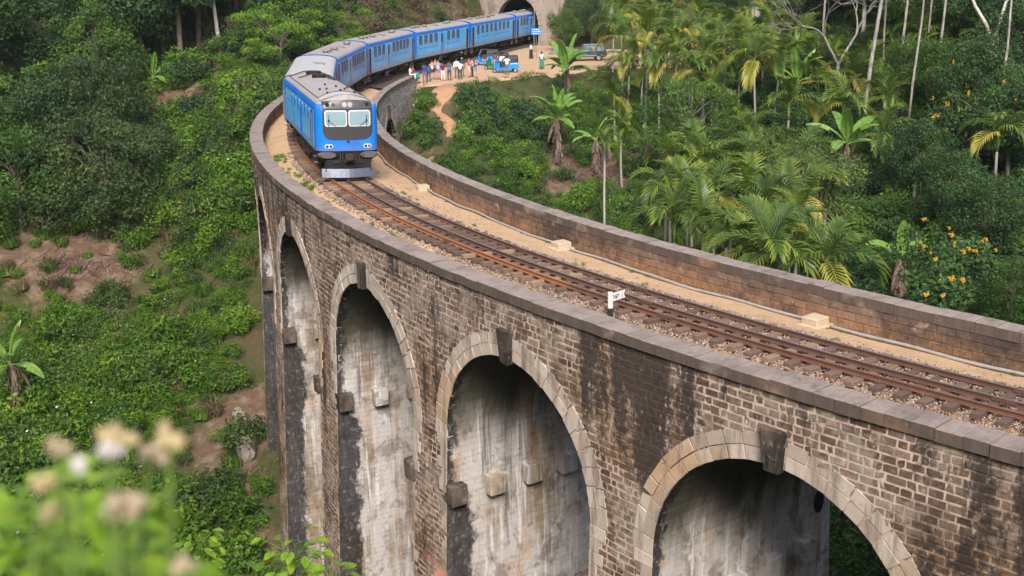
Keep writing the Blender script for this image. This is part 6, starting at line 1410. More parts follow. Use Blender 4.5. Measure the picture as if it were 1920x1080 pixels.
# ------------------------------------------------------------------ people
def skin_mat(name, c): return plain(name, c, 0.6, var=0.1)
SK_D, SK_M, SK_L = skin_mat('skin_brown', (0.12, 0.062, 0.04)), skin_mat('skin_tan', (0.26, 0.145, 0.095)), skin_mat('skin_fair', (0.50, 0.30, 0.22)); M_HAIR = plain('hair_black', (0.012, 0.010, 0.009), 0.5); M_HAIRB = plain('hair_brown', (0.12, 0.06, 0.03), 0.5); M_SHOE = plain('shoe', (0.03, 0.026, 0.024), 0.6)
CLOTH = {}
def cloth(c):
    k = tuple(c)
    if k not in CLOTH: CLOTH[k] = plain('cloth_%d' % len(CLOTH), c, 0.85, var=0.2, scale=20)
    return CLOTH[k]
def person(loc, face, label, shirt, legs, skin=SK_D, pose='stand', h=1.70, shorts=False, sleeves=0.45, hair=M_HAIR, longhair=False, skirt=None, shoe=None, cap=None):
    J = {'pel': (0, 0, .95), 'wst': (0, 0, 1.10), 'chs': (.01, 0, 1.28), 'nck': (0, 0, 1.46), 'hd0': (.015, 0, 1.53), 'hd1': (.025, 0, 1.62), 'hd2': (.01, 0, 1.69), 'nose': (.125, 0, 1.60)}
    rr = {'pel': (.135, .15), 'wst': (.115, .14), 'chs': (.12, .165), 'nck': (.055, .055), 'hd0': (.07, .065), 'hd1': (.098, .08), 'hd2': (.07, .06), 'nose': (.016, .014)}
    B = [('pel', 'wst', 'shirt'), ('wst', 'chs', 'shirt'), ('chs', 'nck', 'shirt'), ('nck', 'hd0', 'skin'), ('hd0', 'hd1', 'skin'), ('hd1', 'hd2', 'skin'), ('hd1', 'nose', 'skin')]
    arms = {'stand': ((.02, .25, 1.15), (.10, .26, .90)), 'photo': ((.14, .26, 1.24), (.27, .09, 1.50)), 'point': ((.16, .24, 1.30), (.36, .16, 1.50)), 'akimbo': ((-.06, .33, 1.16), (.08, .20, .99)), 'walk': ((-.04, .24, 1.14), (.10, .25, .92)), 'sit': ((.08, .25, 1.14), (.28, .16, 1.02)), 'fold': ((.10, .25, 1.14), (.24, .02, 1.18))}[pose]
    for s, n in ((1, 'l'), (-1, 'r')):
        J['sh' + n] = (0, s * .185, 1.39); J['el' + n] = (arms[0][0], s * arms[0][1], arms[0][2]); J['wr' + n] = (arms[1][0], s * arms[1][1], arms[1][2])
        d = (Vector(J['wr' + n]) - Vector(J['el' + n])).normalized(); pm = Vector(J['wr' + n]) + d * .075; J['pm' + n] = tuple(pm); e1 = d.cross(Vector((0, 0, 1))).normalized(); e2 = d.cross(e1)
        rr['sh' + n] = (.07, .07); rr['el' + n] = (.046, .046); rr['wr' + n] = (.030, .034); rr['pm' + n] = (.022, .036)
        B += [('chs', 'sh' + n, 'shirt'), ('sh' + n, 'el' + n, 'uarm'), ('el' + n, 'wr' + n, 'farm'), ('wr' + n, 'pm' + n, 'skin')]
        for k, (sp, ln) in enumerate(((-.028, .055), (-.010, .068), (.010, .064), (.028, .050))):
            nm = 'f%s%d' % (n, k); J[nm] = tuple(pm + e1 * sp + d * ln + e2 * .018); rr[nm] = (.010, .010); B.append(('pm' + n, nm, 'skin'))
        J['th' + n] = tuple(Vector(J['wr' + n]) + d * .06 + e1 * .055 + e2 * .02); rr['th' + n] = (.012, .012); B.append(('wr' + n, 'th' + n, 'skin'))
        J['hp' + n] = (0, s * .095, .90); st = .10 * s if pose == 'walk' else .0
        if pose == 'sit': J['kn' + n] = (.44, s * .13, .93); J['an' + n] = (.46, s * .13, .50); J['to' + n] = (.62, s * .14, .44)
        else: J['kn' + n] = (.03 + st, s * .115, .50); J['an' + n] = (-.01 + st * 1.6 - (.06 if st < 0 else 0), s * .125, .085 + (.05 if st < 0 else 0)); J['to' + n] = (.15 + st * 1.6, s * .145, .035)
        rr['hp' + n] = (.105, .105); rr['kn' + n] = (.062, .062); rr['an' + n] = (.042, .042); rr['to' + n] = (.034, .045)
        B += [('pel', 'hp' + n, 'legs'), ('hp' + n, 'kn' + n, 'thigh'), ('kn' + n, 'an' + n, 'shin'), ('an' + n, 'to' + n, 'shoe')]
    names = list(J); ix = {n: i for i, n in enumerate(names)}; me = bpy.data.meshes.new('body'); me.from_pydata([J[n] for n in names], [(ix[a], ix[b]) for a, b, _ in B], []); o = bpy.data.objects.new('tmp', me); COL.objects.link(o)
    md = o.modifiers.new('skin', 'SKIN'); md.use_smooth_shade = True; o.modifiers.new('sub', 'SUBSURF').levels = 1
    sv = me.skin_vertices[0].data if me.skin_vertices else None
    if sv is None:
        bpy.context.view_layer.objects.active = o; bm = bmesh.new(); bm.from_mesh(me); bm.verts.layers.skin.verify(); bm.to_mesh(me); bm.free(); sv = me.skin_vertices[0].data
    for n in names: sv[ix[n]].radius = rr[n]; sv[ix[n]].use_root = (n == 'pel')
    dg = bpy.context.evaluated_depsgraph_get(); bme = bpy.data.meshes.new_from_object(o.evaluated_get(dg)); bpy.data.objects.remove(o); bme.name = 'body'
    SK, SH, LG, SO = 0, 1, 2, 3; bme.materials.clear(); [bme.materials.append(m) for m in (skin, cloth(shirt), cloth(legs), shoe or M_SHOE)]
    A_ = np.array([J[a] for a, b, _ in B]); D_ = np.array([J[b] for a, b, _ in B]) - A_; nf = len(bme.polygons); cen = np.zeros(nf * 3, np.float32); bme.polygons.foreach_get('center', cen); cen = cen.reshape(-1, 3)
    t = np.clip(((cen[:, None] - A_[None]) * D_[None]).sum(-1) / (D_ ** 2).sum(-1)[None], 0, 1); dist = np.linalg.norm(cen[:, None] - A_[None] - t[..., None] * D_[None], axis=-1); dist -= np.array([min(rr[a][0], rr[b][0]) for a, b, _ in B])[None] * .6; j = dist.argmin(1); tt = t[np.arange(nf), j]; mi = np.zeros(nf, int)
    for f in range(nf):
        z = B[j[f]][2]; q = tt[f]; mi[f] = {'shirt': SH, 'skin': SK, 'uarm': SH if q < sleeves * 1.6 else SK, 'farm': SH if sleeves > .9 and q < .9 else SK, 'legs': LG, 'thigh': LG if not shorts or q < .75 else SK, 'shin': (SK if shorts else LG) if q < .92 else SO, 'shoe': SO}[z]
        if z == 'shirt' and cen[f][2] < .98: mi[f] = LG
        if z == 'shirt' and cen[f][2] > 1.455: mi[f] = SK
    bme.polygons.foreach_set('material_index', mi.astype(np.int32)); bme.polygons.foreach_set('use_smooth', np.ones(nf, bool))
    e = empty('person', loc, face, label, 'person', 'people by the track'); e.scale = (h / 1.70 * 1.07,) * 3; obj('body', bme, e, False)
    mb = MB(); V = []; F = []; n_ = 12
    for i, (ph, r) in enumerate(((0.0, .005), (.35, .058), (.75, .088), (1.15, .103), (1.6, .104), (2.0, .09))):
        for k in range(n_):
            a = 2 * math.pi * k / n_; drop = (.0 if math.cos(a) > .3 else .05) if i == 5 else 0; V.append((.02 - .012 + r * 1.0 * math.cos(a) * (0.9 if math.cos(a) > .5 and i > 3 else 1), r * .86 * math.sin(a), 1.625 + .105 * math.cos(ph) - drop + (.035 if (math.cos(a) > .45 and i >= 4) else 0)))
    F = [(a * n_ + k, a * n_ + (k + 1) % n_, (a + 1) * n_ + (k + 1) % n_, (a + 1) * n_ + k) for a in range(5) for k in range(n_)]; mb.add(V, F)
    if longhair: mb.tube([(-.06, 0, 1.66), (-.10, 0, 1.52), (-.11, 0, 1.36)], [.07, .085, .04], 8)
    mb.build('hair', cap or hair, e, smooth=True)
    if skirt is not None:
        mb = MB(); V = []; prof = [(.15, 1.02), (.17, .85), (.19, .5), (.23, .14)]
        for i, (r, z) in enumerate(prof):
            for k in range(16): a = 2 * math.pi * k / 16; rv = r * (1 + .08 * math.sin(a * 4) * i / 3); V.append((rv * math.cos(a), rv * 1.05 * math.sin(a), z))
        mb.add(V, [(a * 16 + k, a * 16 + (k + 1) % 16, (a + 1) * 16 + (k + 1) % 16, (a + 1) * 16 + k) for a in range(3) for k in range(16)]); mb.build('skirt', cloth(skirt), e, smooth=True)
    if pose == 'photo':
        wl, wr = Vector(J['pml']), Vector(J['pmr']); mb = MB(); mb.box((wl + wr) / 2 + Vector((.02, 0, .02)), (.02, .15, .08), bev=.006); q = mb.build('phone', M_BLACK, e); e['label'] = label
    return e
A_CAM = math.atan2(-FWD.y, -FWD.x); A_TRAIN = math.atan2(-1, -.2)
def pp(px, py): return at(px, py, -0.40)
W_, NAVY, GREY, DK = (.72, .70, .68), (.02, .035, .10), (.16, .145, .15), (.035, .033, .04)
for a in [((797, 156), 4.0, 'man in a dark blue shirt and grey trousers nearest the parapet end', (.02, .06, .22), (.17, .14, .14), dict(pose='photo', h=1.76)), ((804.5, 154), 4.1, 'person in patterned dark blue clothes close behind the man in the blue shirt', (.05, .09, .2), (.06, .09, .16), dict(h=1.58)),
          ((811, 149.5), 0.9, 'person in a white patterned shirt and dark shorts holding up a phone', (.55, .5, .5), (.03, .04, .045), dict(pose='photo', shorts=True, skin=SK_L)), ((817.5, 149), .7, 'tall person in an orange shirt', (.70, .16, .04), (.05, .045, .05), dict(h=1.84, shorts=True, skin=SK_L, pose='stand')), ((822.5, 150), .8, 'person in a pale blue shirt and grey shorts raising a phone', (.36, .44, .66), (.20, .20, .26), dict(pose='photo', shorts=True, skin=SK_L, h=1.78)),
          ((831, 152), .8, 'person in a navy and red top with white trousers', (.14, .02, .05), (.66, .64, .70), dict(pose='point', skin=SK_M, h=1.62)), ((843, 151.5), .6, 'person in a blue printed t-shirt and dark trousers taking a photo', (.07, .14, .34), (.05, .04, .045), dict(pose='photo', skin=SK_M)), ((857, 146), .5, 'person in a white shirt half hidden behind the man in the white t-shirt', W_, (.10, .10, .13), dict(h=1.75, sleeves=1.0)),
          ((863.5, 149.5), .75, 'man in a white t-shirt and dark trousers standing apart', W_, (.055, .05, .065), dict(pose='akimbo', h=1.66)), ((867, 144.5), .7, 'older man with grey hair in a dark navy shirt', NAVY, GREY, dict(h=1.72, hair=plain('hair_grey', (.35, .34, .33), .6))), ((880, 145.5), 2.2, 'woman in a bright pink top and white shorts', (.75, .05, .14), (.66, .62, .62), dict(pose='photo', shorts=True, skin=SK_L, longhair=True, hair=M_HAIRB)), ((885.5, 144.5), 2.0, 'person in a white top and black trousers between the two women', W_, DK, dict(h=1.70, skin=SK_M)),
          ((892, 147), 2.1, 'woman in a navy sleeveless top and denim shorts', (.025, .05, .14), (.16, .26, .46), dict(pose='photo', shorts=True, skin=SK_L, sleeves=.05, hair=M_HAIRB, longhair=True)), ((929, 131), 3.6, 'man in a dark red shirt leaning at the front three wheeler', (.24, .04, .045), (.36, .35, .38), dict(pose='fold', h=1.66)), ((939.5, 133), 3.8, 'man in a white t-shirt and blue jeans at the front three wheeler', W_, (.06, .11, .22), dict(h=1.72, pose='akimbo')),
          ((951, 140.5), 4.0, 'man seen from behind in a cream shirt and grey trousers beside the blue three wheeler', (.66, .60, .50), (.20, .17, .17), dict(h=1.74, pose='akimbo')), ((943, 132), 3.4, 'person in a pale yellow shirt among the men at the three wheeler', (.62, .52, .24), (.10, .10, .12), dict(h=1.70)), ((996, 110.5), 2.6, 'person in a white shirt and long black skirt walking near the tunnel', W_, DK, dict(skirt=(.012, .012, .016), pose='walk', sleeves=.9, h=1.7)), ((1016, 130), 3.5, 'person in a pale shirt and green sarong walking on the dirt yard', (.42, .52, .56), (.03, .16, .12), dict(skirt=(.035, .20, .15), pose='walk', h=1.68))]:
    person(pp(*a[0]), a[1], a[2], a[3], a[4], **a[5])
q = path(100.6, -4.40, ZT); person(q + Vector((0, 0, -.82)), -100.6 / R0 + math.pi, 'person in white clothes sitting on the far end of the inner parapet', W_, (.60, .62, .70), pose='sit', h=1.68, sleeves=.9)
q = path(101.7, -4.40, ZT); person(q + Vector((0, 0, -.80)), -101.7 / R0 + math.pi, 'person in red and turquoise sitting at the very end of the inner parapet', (.62, .03, .08), (.01, .42, .62), pose='sit', h=1.64)

# ------------------------------------------------------------------ three wheelers, car, sign, house, gravel heap
M_TYRE = plain('tyre', (.018, .018, .019), .8); M_HUB = plain('hub', (.42, .42, .44), .4, metal=.6); M_HOOD = plain('vinyl_hood', (.035, .035, .042), .6, var=.3); M_TGLASS = mat_glass('vehicle_glass', (.06, .075, .085))
def wheel(parent, x, y, r, w_=.11):
    mb = MB(); V = []; n_ = 18; pr = [(r * .6, -w_ / 2), (r * .95, -w_ / 2), (r, -w_ * .3), (r, w_ * .3), (r * .95, w_ / 2), (r * .6, w_ / 2)]
    for (a, b) in pr: V += [(x + a * math.cos(2 * math.pi * k / n_), y + b, r + a * math.sin(2 * math.pi * k / n_)) for k in range(n_)]
    mb.add(V, [(a * n_ + k, a * n_ + (k + 1) % n_, (a + 1) * n_ + (k + 1) % n_, (a + 1) * n_ + k) for a in range(5) for k in range(n_)]); t = mb.build('wheel', M_TYRE, parent, smooth=True)
    mb = MB(); mb.cyl((x, y - w_ * .42, r), (x, y + w_ * .42, r), r * .62, 14); mb.build('hub', M_HUB, t)
def three_wheeler(p, rz, col, label, stripe=None):
    e = empty('three_wheeler', p, rz, label, 'three wheeler', 'three wheelers on the dirt yard'); m = plain('tuk_paint_%d' % len(bpy.data.materials), col, .35, spec=.5, dirt=.25)
    mb = MB(); mb.prism([(-1.30, .42), (-1.32, .62), (-1.20, 1.02), (-.15, 1.02), (-.08, .50), (.62, .46), (.62, .30), (-.45, .28), (-.50, .42)], -.62, .62); mb.build('body', m, e)
    mb = MB(); V = []
    for (x, hw, z) in ((.62, .60, .30), (.95, .45, .36), (1.12, .24, .52), (1.10, .25, .80), (.92, .46, 1.02), (.70, .60, 1.06)): V += [(x, -hw, z), (x, hw, z)]
    mb.add(V, [(2 * i, 2 * i + 2, 2 * i + 3, 2 * i + 1) for i in range(5)] + [(0, 2, 4, 6, 8, 10), (1, 11, 9, 7, 5, 3)]); mb.build('cowl', m, e)
    mb = MB(); mb.add([(.92, -.46, 1.03), (.92, .46, 1.03), (.60, .50, 1.62), (.60, -.50, 1.62)], [(0, 1, 2, 3)]); mb.add([(.94, -.44, 1.05), (.94, .44, 1.05), (.63, .48, 1.60), (.63, -.48, 1.60)], [(0, 1, 2, 3)]); mb.build('windscreen', M_TGLASS, e)
    mb = MB()
    for sy in (-1, 1):
        for q in ([(.93, sy * .47, 1.0), (.60, sy * .53, 1.64)], [(-.15, sy * .60, 1.0), (-.10, sy * .58, 1.64)]): mb = MB(); mb.tube(q, .024, 6); mb.build('pillar', m, e)
    mb = MB(); V = []; sec = [(-.62, 0.0), (-.60, .35), (-.54, .56), (-.40, .66), (0, .70), (.40, .66), (.54, .56), (.60, .35), (.62, 0.0)]; xs = [(-1.26, .86, .90), (-1.22, 1.0, .98), (-.95, 1.0, 1.0), (-.12, 1.0, 1.0)]
    for (x, sc_, sy) in xs: V += [(x, y * sy, 1.02 + z * sc_) for y, z in sec]
    mb.add(V, [(i * 9 + j, i * 9 + j + 1, (i + 1) * 9 + j + 1, (i + 1) * 9 + j) for i in range(3) for j in range(8)] + [tuple(range(9))]); auto_smooth(mb.build('hood', M_HOOD, e), 50)
    mb = MB(); mb.box((.28, 0, 1.69), (.86, 1.14, .06), bev=.025); mb.build('roof', M_HOOD, e)
    mb = MB(); mb.box((-.62, 0, .78), (.55, 1.1, .16), bev=.04); mb.box((-.90, 0, 1.05), (.14, 1.1, .5), bev=.04); mb.box((.22, 0, .72), (.36, .5, .12), bev=.04); mb.build('seat', M_HOOD, e)
    mb = MB(); mb.box((1.10, 0, .42), (.34, .22, .06), bev=.02); mb.build('mudguard', m, e); wheel(e, 1.12, 0, .21)
    for sy in (-1, 1): wheel(e, -.92, sy * .56, .23)
    mb = MB(); mb.tube([(1.12, 0, .68), (1.15, 0, .68)], .085, 12); mb.build('headlight', M_LAMP, e)
    if stripe:
        for sy in (-1, 1): mb = MB(); mb.box((-.80, sy * .624, .90), (.72, .008, .06)); mb.build('stripe', cloth(stripe), e)
    return e
LEFT = math.atan2(-RGT.y, -RGT.x)
three_wheeler(pp(948, 136), LEFT + .12, (.01, .23, .66), 'blue three wheeler with a black hood nearest the camera', (.75, .62, .04)); three_wheeler(at(932, 130, -.40), LEFT - .05, (.01, .17, .05), 'green three wheeler between the two blue ones'); three_wheeler(at(914, 122.5, -.40), LEFT - .1, (.012, .20, .60), 'blue three wheeler farthest back, closest to the train')
def car(p, rz, label):
    e = empty('parked_car', p, rz, label, 'car'); m = plain('car_paint', (.035, .06, .085), .3, spec=.6, dirt=.3); ms = plain('car_silver', (.42, .43, .44), .35, metal=.5)
    mb = MB(); pr = [(-2.2, .45), (-2.25, .75), (-2.2, 1.05), (1.05, 1.05), (2.1, .98), (2.25, .80), (2.25, .45)]; mb.prism(pr, -.84, .84); mb.build('body', m, e)
    mb = MB(); V = []; lo = [(-2.18, .82), (.98, .82)]; 
    V = [(-2.18, -.82, 1.05), (1.0, -.82, 1.05), (.25, -.72, 1.72), (-2.05, -.72, 1.74), (-2.18, .82, 1.05), (1.0, .82, 1.05), (.25, .72, 1.72), (-2.05, .72, 1.74)]; mb.add(V, [(0, 1, 2, 3), (4, 7, 6, 5), (1, 5, 6, 2), (0, 3, 7, 4), (3, 2, 6, 7)]); mb.build('cabin', m, e)
    for sy in (-1, 1):
        for (xa, xb, xc, xd) in ((-2.05, -1.1, -1.1, -1.98), (-1.02, -.1, -.1, -1.02), (-.02, .82, .20, -.02)):
            mb = MB(); mb.add([(xa, sy * .826, 1.10), (xb, sy * .826, 1.10), (xc, sy * .745, 1.64), (xd, sy * .745, 1.64)], [(0, 1, 2, 3)]); mb.build('side_window', M_TGLASS, e)
        mb = MB(); mb.box((0, sy * .845, .62), (4.3, .02, .10)); mb.build('trim', ms, e); mb = MB(); mb.box((2.24, sy * .6, .82), (.06, .34, .18)); mb.build('headlight', M_LAMP, e)
        for x in (-1.35, 1.35): wheel(e, x, sy * .76, .36, .2)
    mb = MB(); mb.add([(1.0, -.74, 1.10), (1.0, .74, 1.10), (.32, .66, 1.66), (.32, -.66, 1.66)], [(0, 1, 2, 3)]); o = mb.build('windscreen', M_TGLASS, e); o.location = (.03, 0, 0)
    mb = MB(); mb.box((-.9, 0, 1.755), (2.3, 1.46, .05), bev=.02); mb.build('roof', ms, e); mb = MB(); mb.box((2.27, 0, .52), (.12, 1.7, .18), bev=.03); mb.build('bumper', ms, e)
car(pp(1098, 114), LEFT + .05, 'dark blue grey off-road car parked behind the tall banana plant')
sp = path(147.5, -4.3, -.4); sgp = Vector(col_pt(1017, 136)); e = empty('station_sign', sgp, A_CAM + math.pi / 2 - .1, 'small blue board with rows of white writing beside the tunnel mouth', 'sign')
mb = MB(); sh = at_d(1003, 59, 136).z - sgp.z - 1.35; mb.cyl((0, 0, 0), (0, 0, 1.7 + sh), .03, 8); mb.build('post', M_STEP, e); mb = MB(); mb.box((0, -.05, 1.35 + sh), (1.05, .03, .74)); bo = mb.build('board', plain('sign_blue', (.01, .20, .72), .4), e)
for i, z in enumerate((1.58, 1.36, 1.13)):
    x = -.42
    while x < .40: w_ = random.uniform(.04, .13); mb = MB(); mb.box((x + w_ / 2, -.068, z + sh), (w_, .006, .085)); mb.build('lettering', M_WHITE, bo); x += w_ + random.uniform(.02, .05)
# house on the hill
e = empty('house', (lambda q: (q[0], q[1], at_d(1462, 42, 132).z))(col_pt(1462, 132)), A_CAM, 'small house with a red-brown roof and white wall high on the right hillside', 'house')
mb = MB(); mb.box((0, 0, 1.2), (4.5, 6, 2.6)); mb.build('wall', plain('house_wall', (.55, .53, .50), .8, dirt=.4), e)
mb = MB(); mb.prism([(-2.9, 2.35), (0, 4.0), (2.9, 2.35), (2.9, 2.25), (0, 3.88), (-2.9, 2.25)], -3.5, 3.5); mb.build('roof', plain('house_roof', (.22, .085, .05), .8, var=.3), e)
for y in (-1.6, 1.6): mb = MB(); mb.box((2.26, y, 1.3), (.05, 1.0, 1.1)); wn = mb.build('window', M_FRAME, e); mb = MB(); mb.box((2.29, y, 1.3), (.03, .84, .94)); mb.build('pane', M_GLASS, wn)
mb = MB(); mb.box((2.27, 0, 1.0), (.05, .9, 2.0)); mb.build('door', M_SLAT, e)
# gravel heap
V = []; n_ = 20; hp2 = at(1058, 102, -.42)
for i, (r, z) in enumerate(((1.3, 0), (1.1, .3), (.75, .6), (.35, .85), (.02, .95))): V += [(r * (1.5 if True else 1) * math.cos(2 * math.pi * k / n_) * random.uniform(.93, 1.05), r * math.sin(2 * math.pi * k / n_) * random.uniform(.93, 1.05), z + random.uniform(-.04, .04)) for k in range(n_)]
o = obj('gravel_heap', mesh('gravel_heap', V, [(a * n_ + k, a * n_ + (k + 1) % n_, (a + 1) * n_ + (k + 1) % n_, (a + 1) * n_ + k) for a in range(4) for k in range(n_)], plain('gravel', (.22, .21, .22), .95, var=.5, scale=9, bump=1.0), True)); o.location = hp2; o.rotation_euler = (0, 0, LEFT); tag(o, 'grey gravel heap beside the parked dark car', 'gravel heap')
# pale boulders on the bare slope left of the pier
def boulder(p, r, label):
    rng = np.random.default_rng(int(p[0] * 7)); bm = bmesh.new(); bmesh.ops.create_icosphere(bm, subdivisions=3, radius=1)
    for v in bm.verts: k = 1 + .28 * mnoise.noise(v.co * 1.7 + Vector(rng.normal(0, 5, 3))) + .1 * mnoise.noise(v.co * 5); v.co = Vector((v.co.x * k * r[0], v.co.y * k * r[1], v.co.z * k * r[2]))
    me = bpy.data.meshes.new('boulder'); bm.to_mesh(me); bm.free(); me.materials.append(M_ROCK); o = obj('boulder', me); o.location = p; tag(auto_smooth(o, 30), label, 'rock', 'pale boulders on the bare slope')
M_ROCK = plain('pale_rock', (.30, .26, .23), .9, var=.5, scale=3, bump=.8, dirt=.5)
for px, py, r, lab in [(463, 865, (.6, .6, 1.0), 'upright pale boulder on the bare slope near the pier'), (447, 795, (.35, .4, .7), 'narrow pale rock on the bare slope above the upright boulder'), (425, 895, (.3, .3, .22), 'small pale stone below the upright boulder'), (458, 800, (.25, .3, .6), 'slim pale rock right of the narrow one')]:
    boulder(ground_at(px, py) + Vector((0, 0, r[2] * .4)), r, lab)
# ------------------------------------------------------------------ small growth on the deck and walls
P = []; s = RNG.uniform(8, 60, 520); r = RNG.uniform(1.75, 2.9, 520)
k = (np.sin(s * .55) + np.sin(s * 1.3 + 1) + RNG.normal(0, .7, 520)) > (-.4 + np.where(s < 20, .9, 0)); s, r = s[k], r[k]; th = -s / R0
P = np.stack([(R0 + r) * np.cos(th), (R0 + r) * np.sin(th), deck_profile(r)], -1); GRS = [grass_mesh(400 + i, 60, .16, .16, ML_MIXED if i % 2 else ML_BRIGHT, .008) for i in range(4)]
scatter('deck_grass', P, RNG.uniform(.6, 1.5, len(P)), GRS, RNG)
s = RNG.uniform(5, 60, 260); r = np.where(RNG.random(260) < .5, RNG.uniform(-2.6, -1.7, 260), RNG.uniform(-4.0, -3.7, 260)); k = (np.sin(s * .7 + 2) + RNG.normal(0, .7, 260)) > .5; s, r = s[k], r[k]; th = -s / R0
scatter('deck_grass', np.stack([(R0 + r) * np.cos(th), (R0 + r) * np.sin(th), deck_profile(r)], -1), RNG.uniform(.35, .9, len(s)), GRS, RNG)
P = pick_ground(900, (100, 150), (790, 1350), RNG, 1.0, -1.2); sd_ = poly_sd(P[:, 0], P[:, 1], YARD); P = P[(sd_ < 2.5)]
scatter('yard_grass', P, RNG.uniform(.5, 1.6, len(P)), [grass_mesh(410 + i, 60, .3, .5, ML_MIXED if i % 2 else ML_OLIVE, .02) for i in range(3)], RNG)
# roots and dead stalks on the landslip and on the bank below the banana plants
def litter(name, px, py, rx, n, m, L=1.3):
    V = []; F = []
    for k in range(n):
        a = ground_at(px + random.gauss(0, rx), py + random.gauss(0, rx * .28)); d = random.uniform(0, 6.28); l = random.uniform(.3, 1) * L; u = Vector((math.cos(d), math.sin(d), 0)); b_ = a + u * l; b_.z = gz(b_.x, b_.y) + random.uniform(.02, .25); a.z += .05; w_ = Vector((-u.y, u.x, 0)) * random.uniform(.015, .04); i = len(V)
        m_ = (a + b_) / 2 + Vector((random.gauss(0, .15), random.gauss(0, .15), .12)); V += [a - w_, a + w_, m_ + w_, m_ - w_, b_]; F += [(i, i + 1, i + 2, i + 3), (i + 3, i + 2, i + 4)]
    tag(obj(name, mesh(name, V, F, m, attr=RNG.random(len(V)))), kind='stuff')
litter('dead_stalks', 150, 505, 55, 260, ML_BROWN, 1.8); litter('dead_stalks', 1105, 335, 38, 260, ML_BROWN, 1.4); litter('dead_stalks', 455, 900, 30, 80, ML_BROWN, .8)
# weed in a crack below the coping
e = empty('wall_weed', face_pt(-0.283 * RF, -.02, .02), 0, 'tuft of yellow green weed growing from the wall under the coping', 'weed'); V, F = leaf_quads(RNG.normal(0, .09, (26, 3)) + np.array([0, 0, .05]), .13, RNG); obj('foliage', mesh('foliage', V, F, ML_BANANA, attr=RNG.random(len(V))), e, False)

# ------------------------------------------------------------------ plants on the bank in front of the camera (out of focus)
def leaf_blade(L, W, m, seed=0):
    rng = np.random.default_rng(seed); n = 6; V = []; F = []
    for i in range(n + 1):
        t = i / n; w_ = W / 2 * math.sin(math.pi * min(1, t * .96 + .04)) ** .8; z = -L * .28 * t * t; V += [(t * L, -w_, z + w_ * .25), (t * L, 0, z), (t * L, w_, z + w_ * .25)]
    for i in range(n): a = i * 3; F += [(a, a + 3, a + 4, a + 1), (a + 1, a + 4, a + 5, a + 2)]
    return mesh('leaf', V, F, m, True, attr=rng.uniform(.2, .9, len(V)))
ML_FORE = mat_leaf('foreground_leaf', [(.08, .19, .015), (.19, .33, .025), (.38, .46, .04), (.62, .50, .07)], .45, .4)
M_FLUFF = plain('seed_fluff', (.50, .40, .22), .9, var=.25); M_FLUFFP = plain('flower_pink', (.46, .36, .25), .9, var=.25); M_FLUFFW = plain('flower_white', (.5, .46, .45), .9)
def near_pt(px, py, d): v = ray(px, py); return CAM + v * (d / v.length)
FLV = [leaf_blade(.085, .036, ML_FORE, i) for i in range(4)]
e = empty('flowering_weed', (lambda q: Vector((q.x, q.y, gz(q.x, q.y))))(near_pt(150, 1300, 1.25)), 0, 'blurred leafy weed with fading pinkish white flower heads in the lower left foreground', 'plant'); base = Vector(e.location); rnd = random.Random(5)
heads = [(210, 832, 30, M_FLUFF, 1.25), (202, 846, 15, M_FLUFFW, 1.2), (112, 838, 15, M_FLUFFP, 1.2), (145, 872, 14, M_FLUFFW, 1.2), (318, 826, 21, M_FLUFF, 1.3), (282, 856, 20, M_FLUFFP, 1.3), (78, 908, 18, M_FLUFF, 1.15), (225, 952, 26, M_FLUFFP, 1.2), (262, 945, 16, M_FLUFFP, 1.2), (95, 965, 15, M_FLUFF, 1.2), (345, 1062, 16, M_FLUFFP, 1.2)]
mb = MB()
for (px, py, r, m, d) in heads:
    c = near_pt(px, py, d) - base; R_ = r / FPX * d; h_ = MB()
    for q_ in range(6):
        cc = c + Vector((rnd.gauss(0, .5), rnd.gauss(0, .5), rnd.gauss(0, .4))) * R_
        for k in range(26): u = Vector((rnd.gauss(0, 1), rnd.gauss(0, 1), rnd.gauss(.3, 1))).normalized(); h_.tube([cc + u * R_ * .1, cc + u * R_ * rnd.uniform(.25, .75)], [.0009, .0024], 4)
    h_.build('flower_head', m, e); st = near_pt(px + rnd.uniform(-30, 30), 1180, d) - base; mb.tube([c, (c + st) / 2 + Vector((0, 0, .01)), st, Vector((st.x, st.y, -.05))], [.0022, .003, .0035, .005], 5)
mb.build('stems', MB_GREEN, e)
for k in range(150):
    px = rnd.uniform(-40, 375); py = rnd.uniform(890, 1120); lim = 885 + max(0, (px - 190) / 170) ** 2 * 190 + max(0, (60 - px) / 60) * 50
    if py < lim: continue
    d = rnd.uniform(1.5, 2.4); f = bpy.data.objects.new('leaf', rnd.choice(FLV)); link(f, e); f.location = near_pt(px, py, d) - base; f.rotation_euler = (rnd.uniform(-.6, .6), rnd.uniform(-.7, .5), rnd.uniform(0, 6.28)); f.scale = (rnd.uniform(.5, 1.25),) * 3
SLV = [leaf_blade(.17, .10, ML_FORE, 10 + i) for i in range(3)]
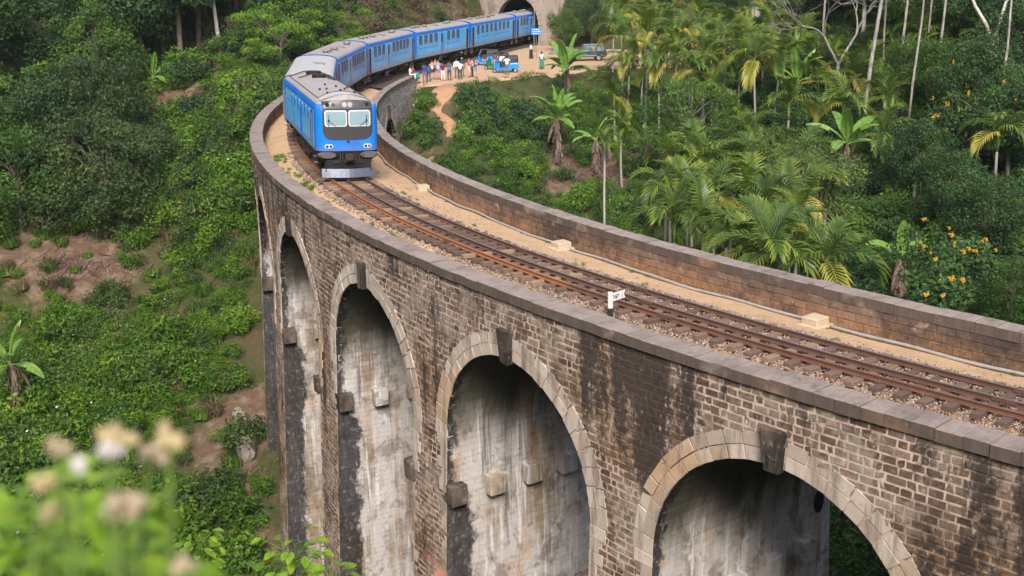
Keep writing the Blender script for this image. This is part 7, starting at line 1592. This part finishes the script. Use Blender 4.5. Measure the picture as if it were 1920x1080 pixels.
def sapling(px, py, d, n, w_, hh, label, m=None, sc=1.0):
    top = near_pt(px, py, d); g = gz(top.x, top.y); e = empty('sapling', (top.x, top.y, g), 0, label, 'sapling', 'saplings on the near bank'); h = top.z - g; mb = MB(); mb.tube([(0, 0, -.1), (.05, .02, h * .5), (0, 0, h)], [.03, .022, .008], 6)
    for k in range(n):
        z = h - rnd.random() ** .8 * hh; a = rnd.uniform(0, 6.28); r = rnd.uniform(.3, 1) * w_; tip = Vector((r * math.cos(a), r * math.sin(a), z + rnd.uniform(0, .15))); f = bpy.data.objects.new('leaf', rnd.choice(m or SLV)); link(f, e); f.location = tip; f.rotation_euler = (rnd.uniform(-.4, .4), rnd.uniform(-.3, .5), a + rnd.uniform(-.5, .5)); f.scale = (sc * rnd.uniform(.7, 1.2),) * 3
        if k % 3 == 0: mb.tube([(0, 0, z - r * .4), tip], [.008, .003], 4)
    mb.build('stem', MB_GREEN, e)
sapling(548, 1010, 14, 110, .38, 1.2, 'sapling with round green leaves in front of the far pier'); sapling(372, 1012, 13, 42, .30, .35, 'sparse yellow green sapling left of the far pier', sc=.8); sapling(622, 1062, 13, 40, .22, .5, 'small sapling showing at the bottom edge in front of the second pier')
sapling(480, 1072, 14, 30, .3, .4, 'low sapling at the bottom edge below the far pier'); RLV = [leaf_blade(.038, .02, ML_BROWN, 20)]
e = empty('dry_twig', (lambda q: Vector((q.x, q.y, gz(q.x, q.y))))(near_pt(840, 1300, 3.2)), 0, 'blurred reddish dry twig at the bottom edge of the picture', 'twig'); base = Vector(e.location); M_RTW = plain('red_dry_leaf', (.24, .11, .075), .8)
mb = MB(); mb.tube([near_pt(850, 1180, 3.2) - base, near_pt(835, 1075, 3.2) - base, near_pt(795, 1035, 3.2) - base], [.006, .005, .003], 5); mb.tube([near_pt(850, 1180, 3.2) - base, Vector((0, 0, -.05))], .006, 5); mb.build('stem', M_RTW, e); V = []
for (px, py) in [(792, 1038), (800, 1045), (812, 1050), (822, 1066), (835, 1072), (806, 1034), (846, 1088)]:
    f = bpy.data.objects.new('leaf', RLV[0]); link(f, e); f.location = near_pt(px, py, 3.2) - base; f.rotation_euler = (rnd.uniform(-1, 1), rnd.uniform(-1, 1), rnd.uniform(0, 6.28))
RLV[0].materials.clear(); RLV[0].materials.append(M_RTW)
# ------------------------------------------------------------------ thin valley haze
t = NT('valley_haze'); pv = t.n('ShaderNodeVolumePrincipled', {'Color': (0.80, 0.88, 0.92), 'Density': 0.0001}); t.n('ShaderNodeOutputMaterial', {1: pv.outputs[0]})
mb = MB(); mb.box((20, -85, 42), (460, 470, 145)); tag(mb.build('haze', t.m), kind='stuff')
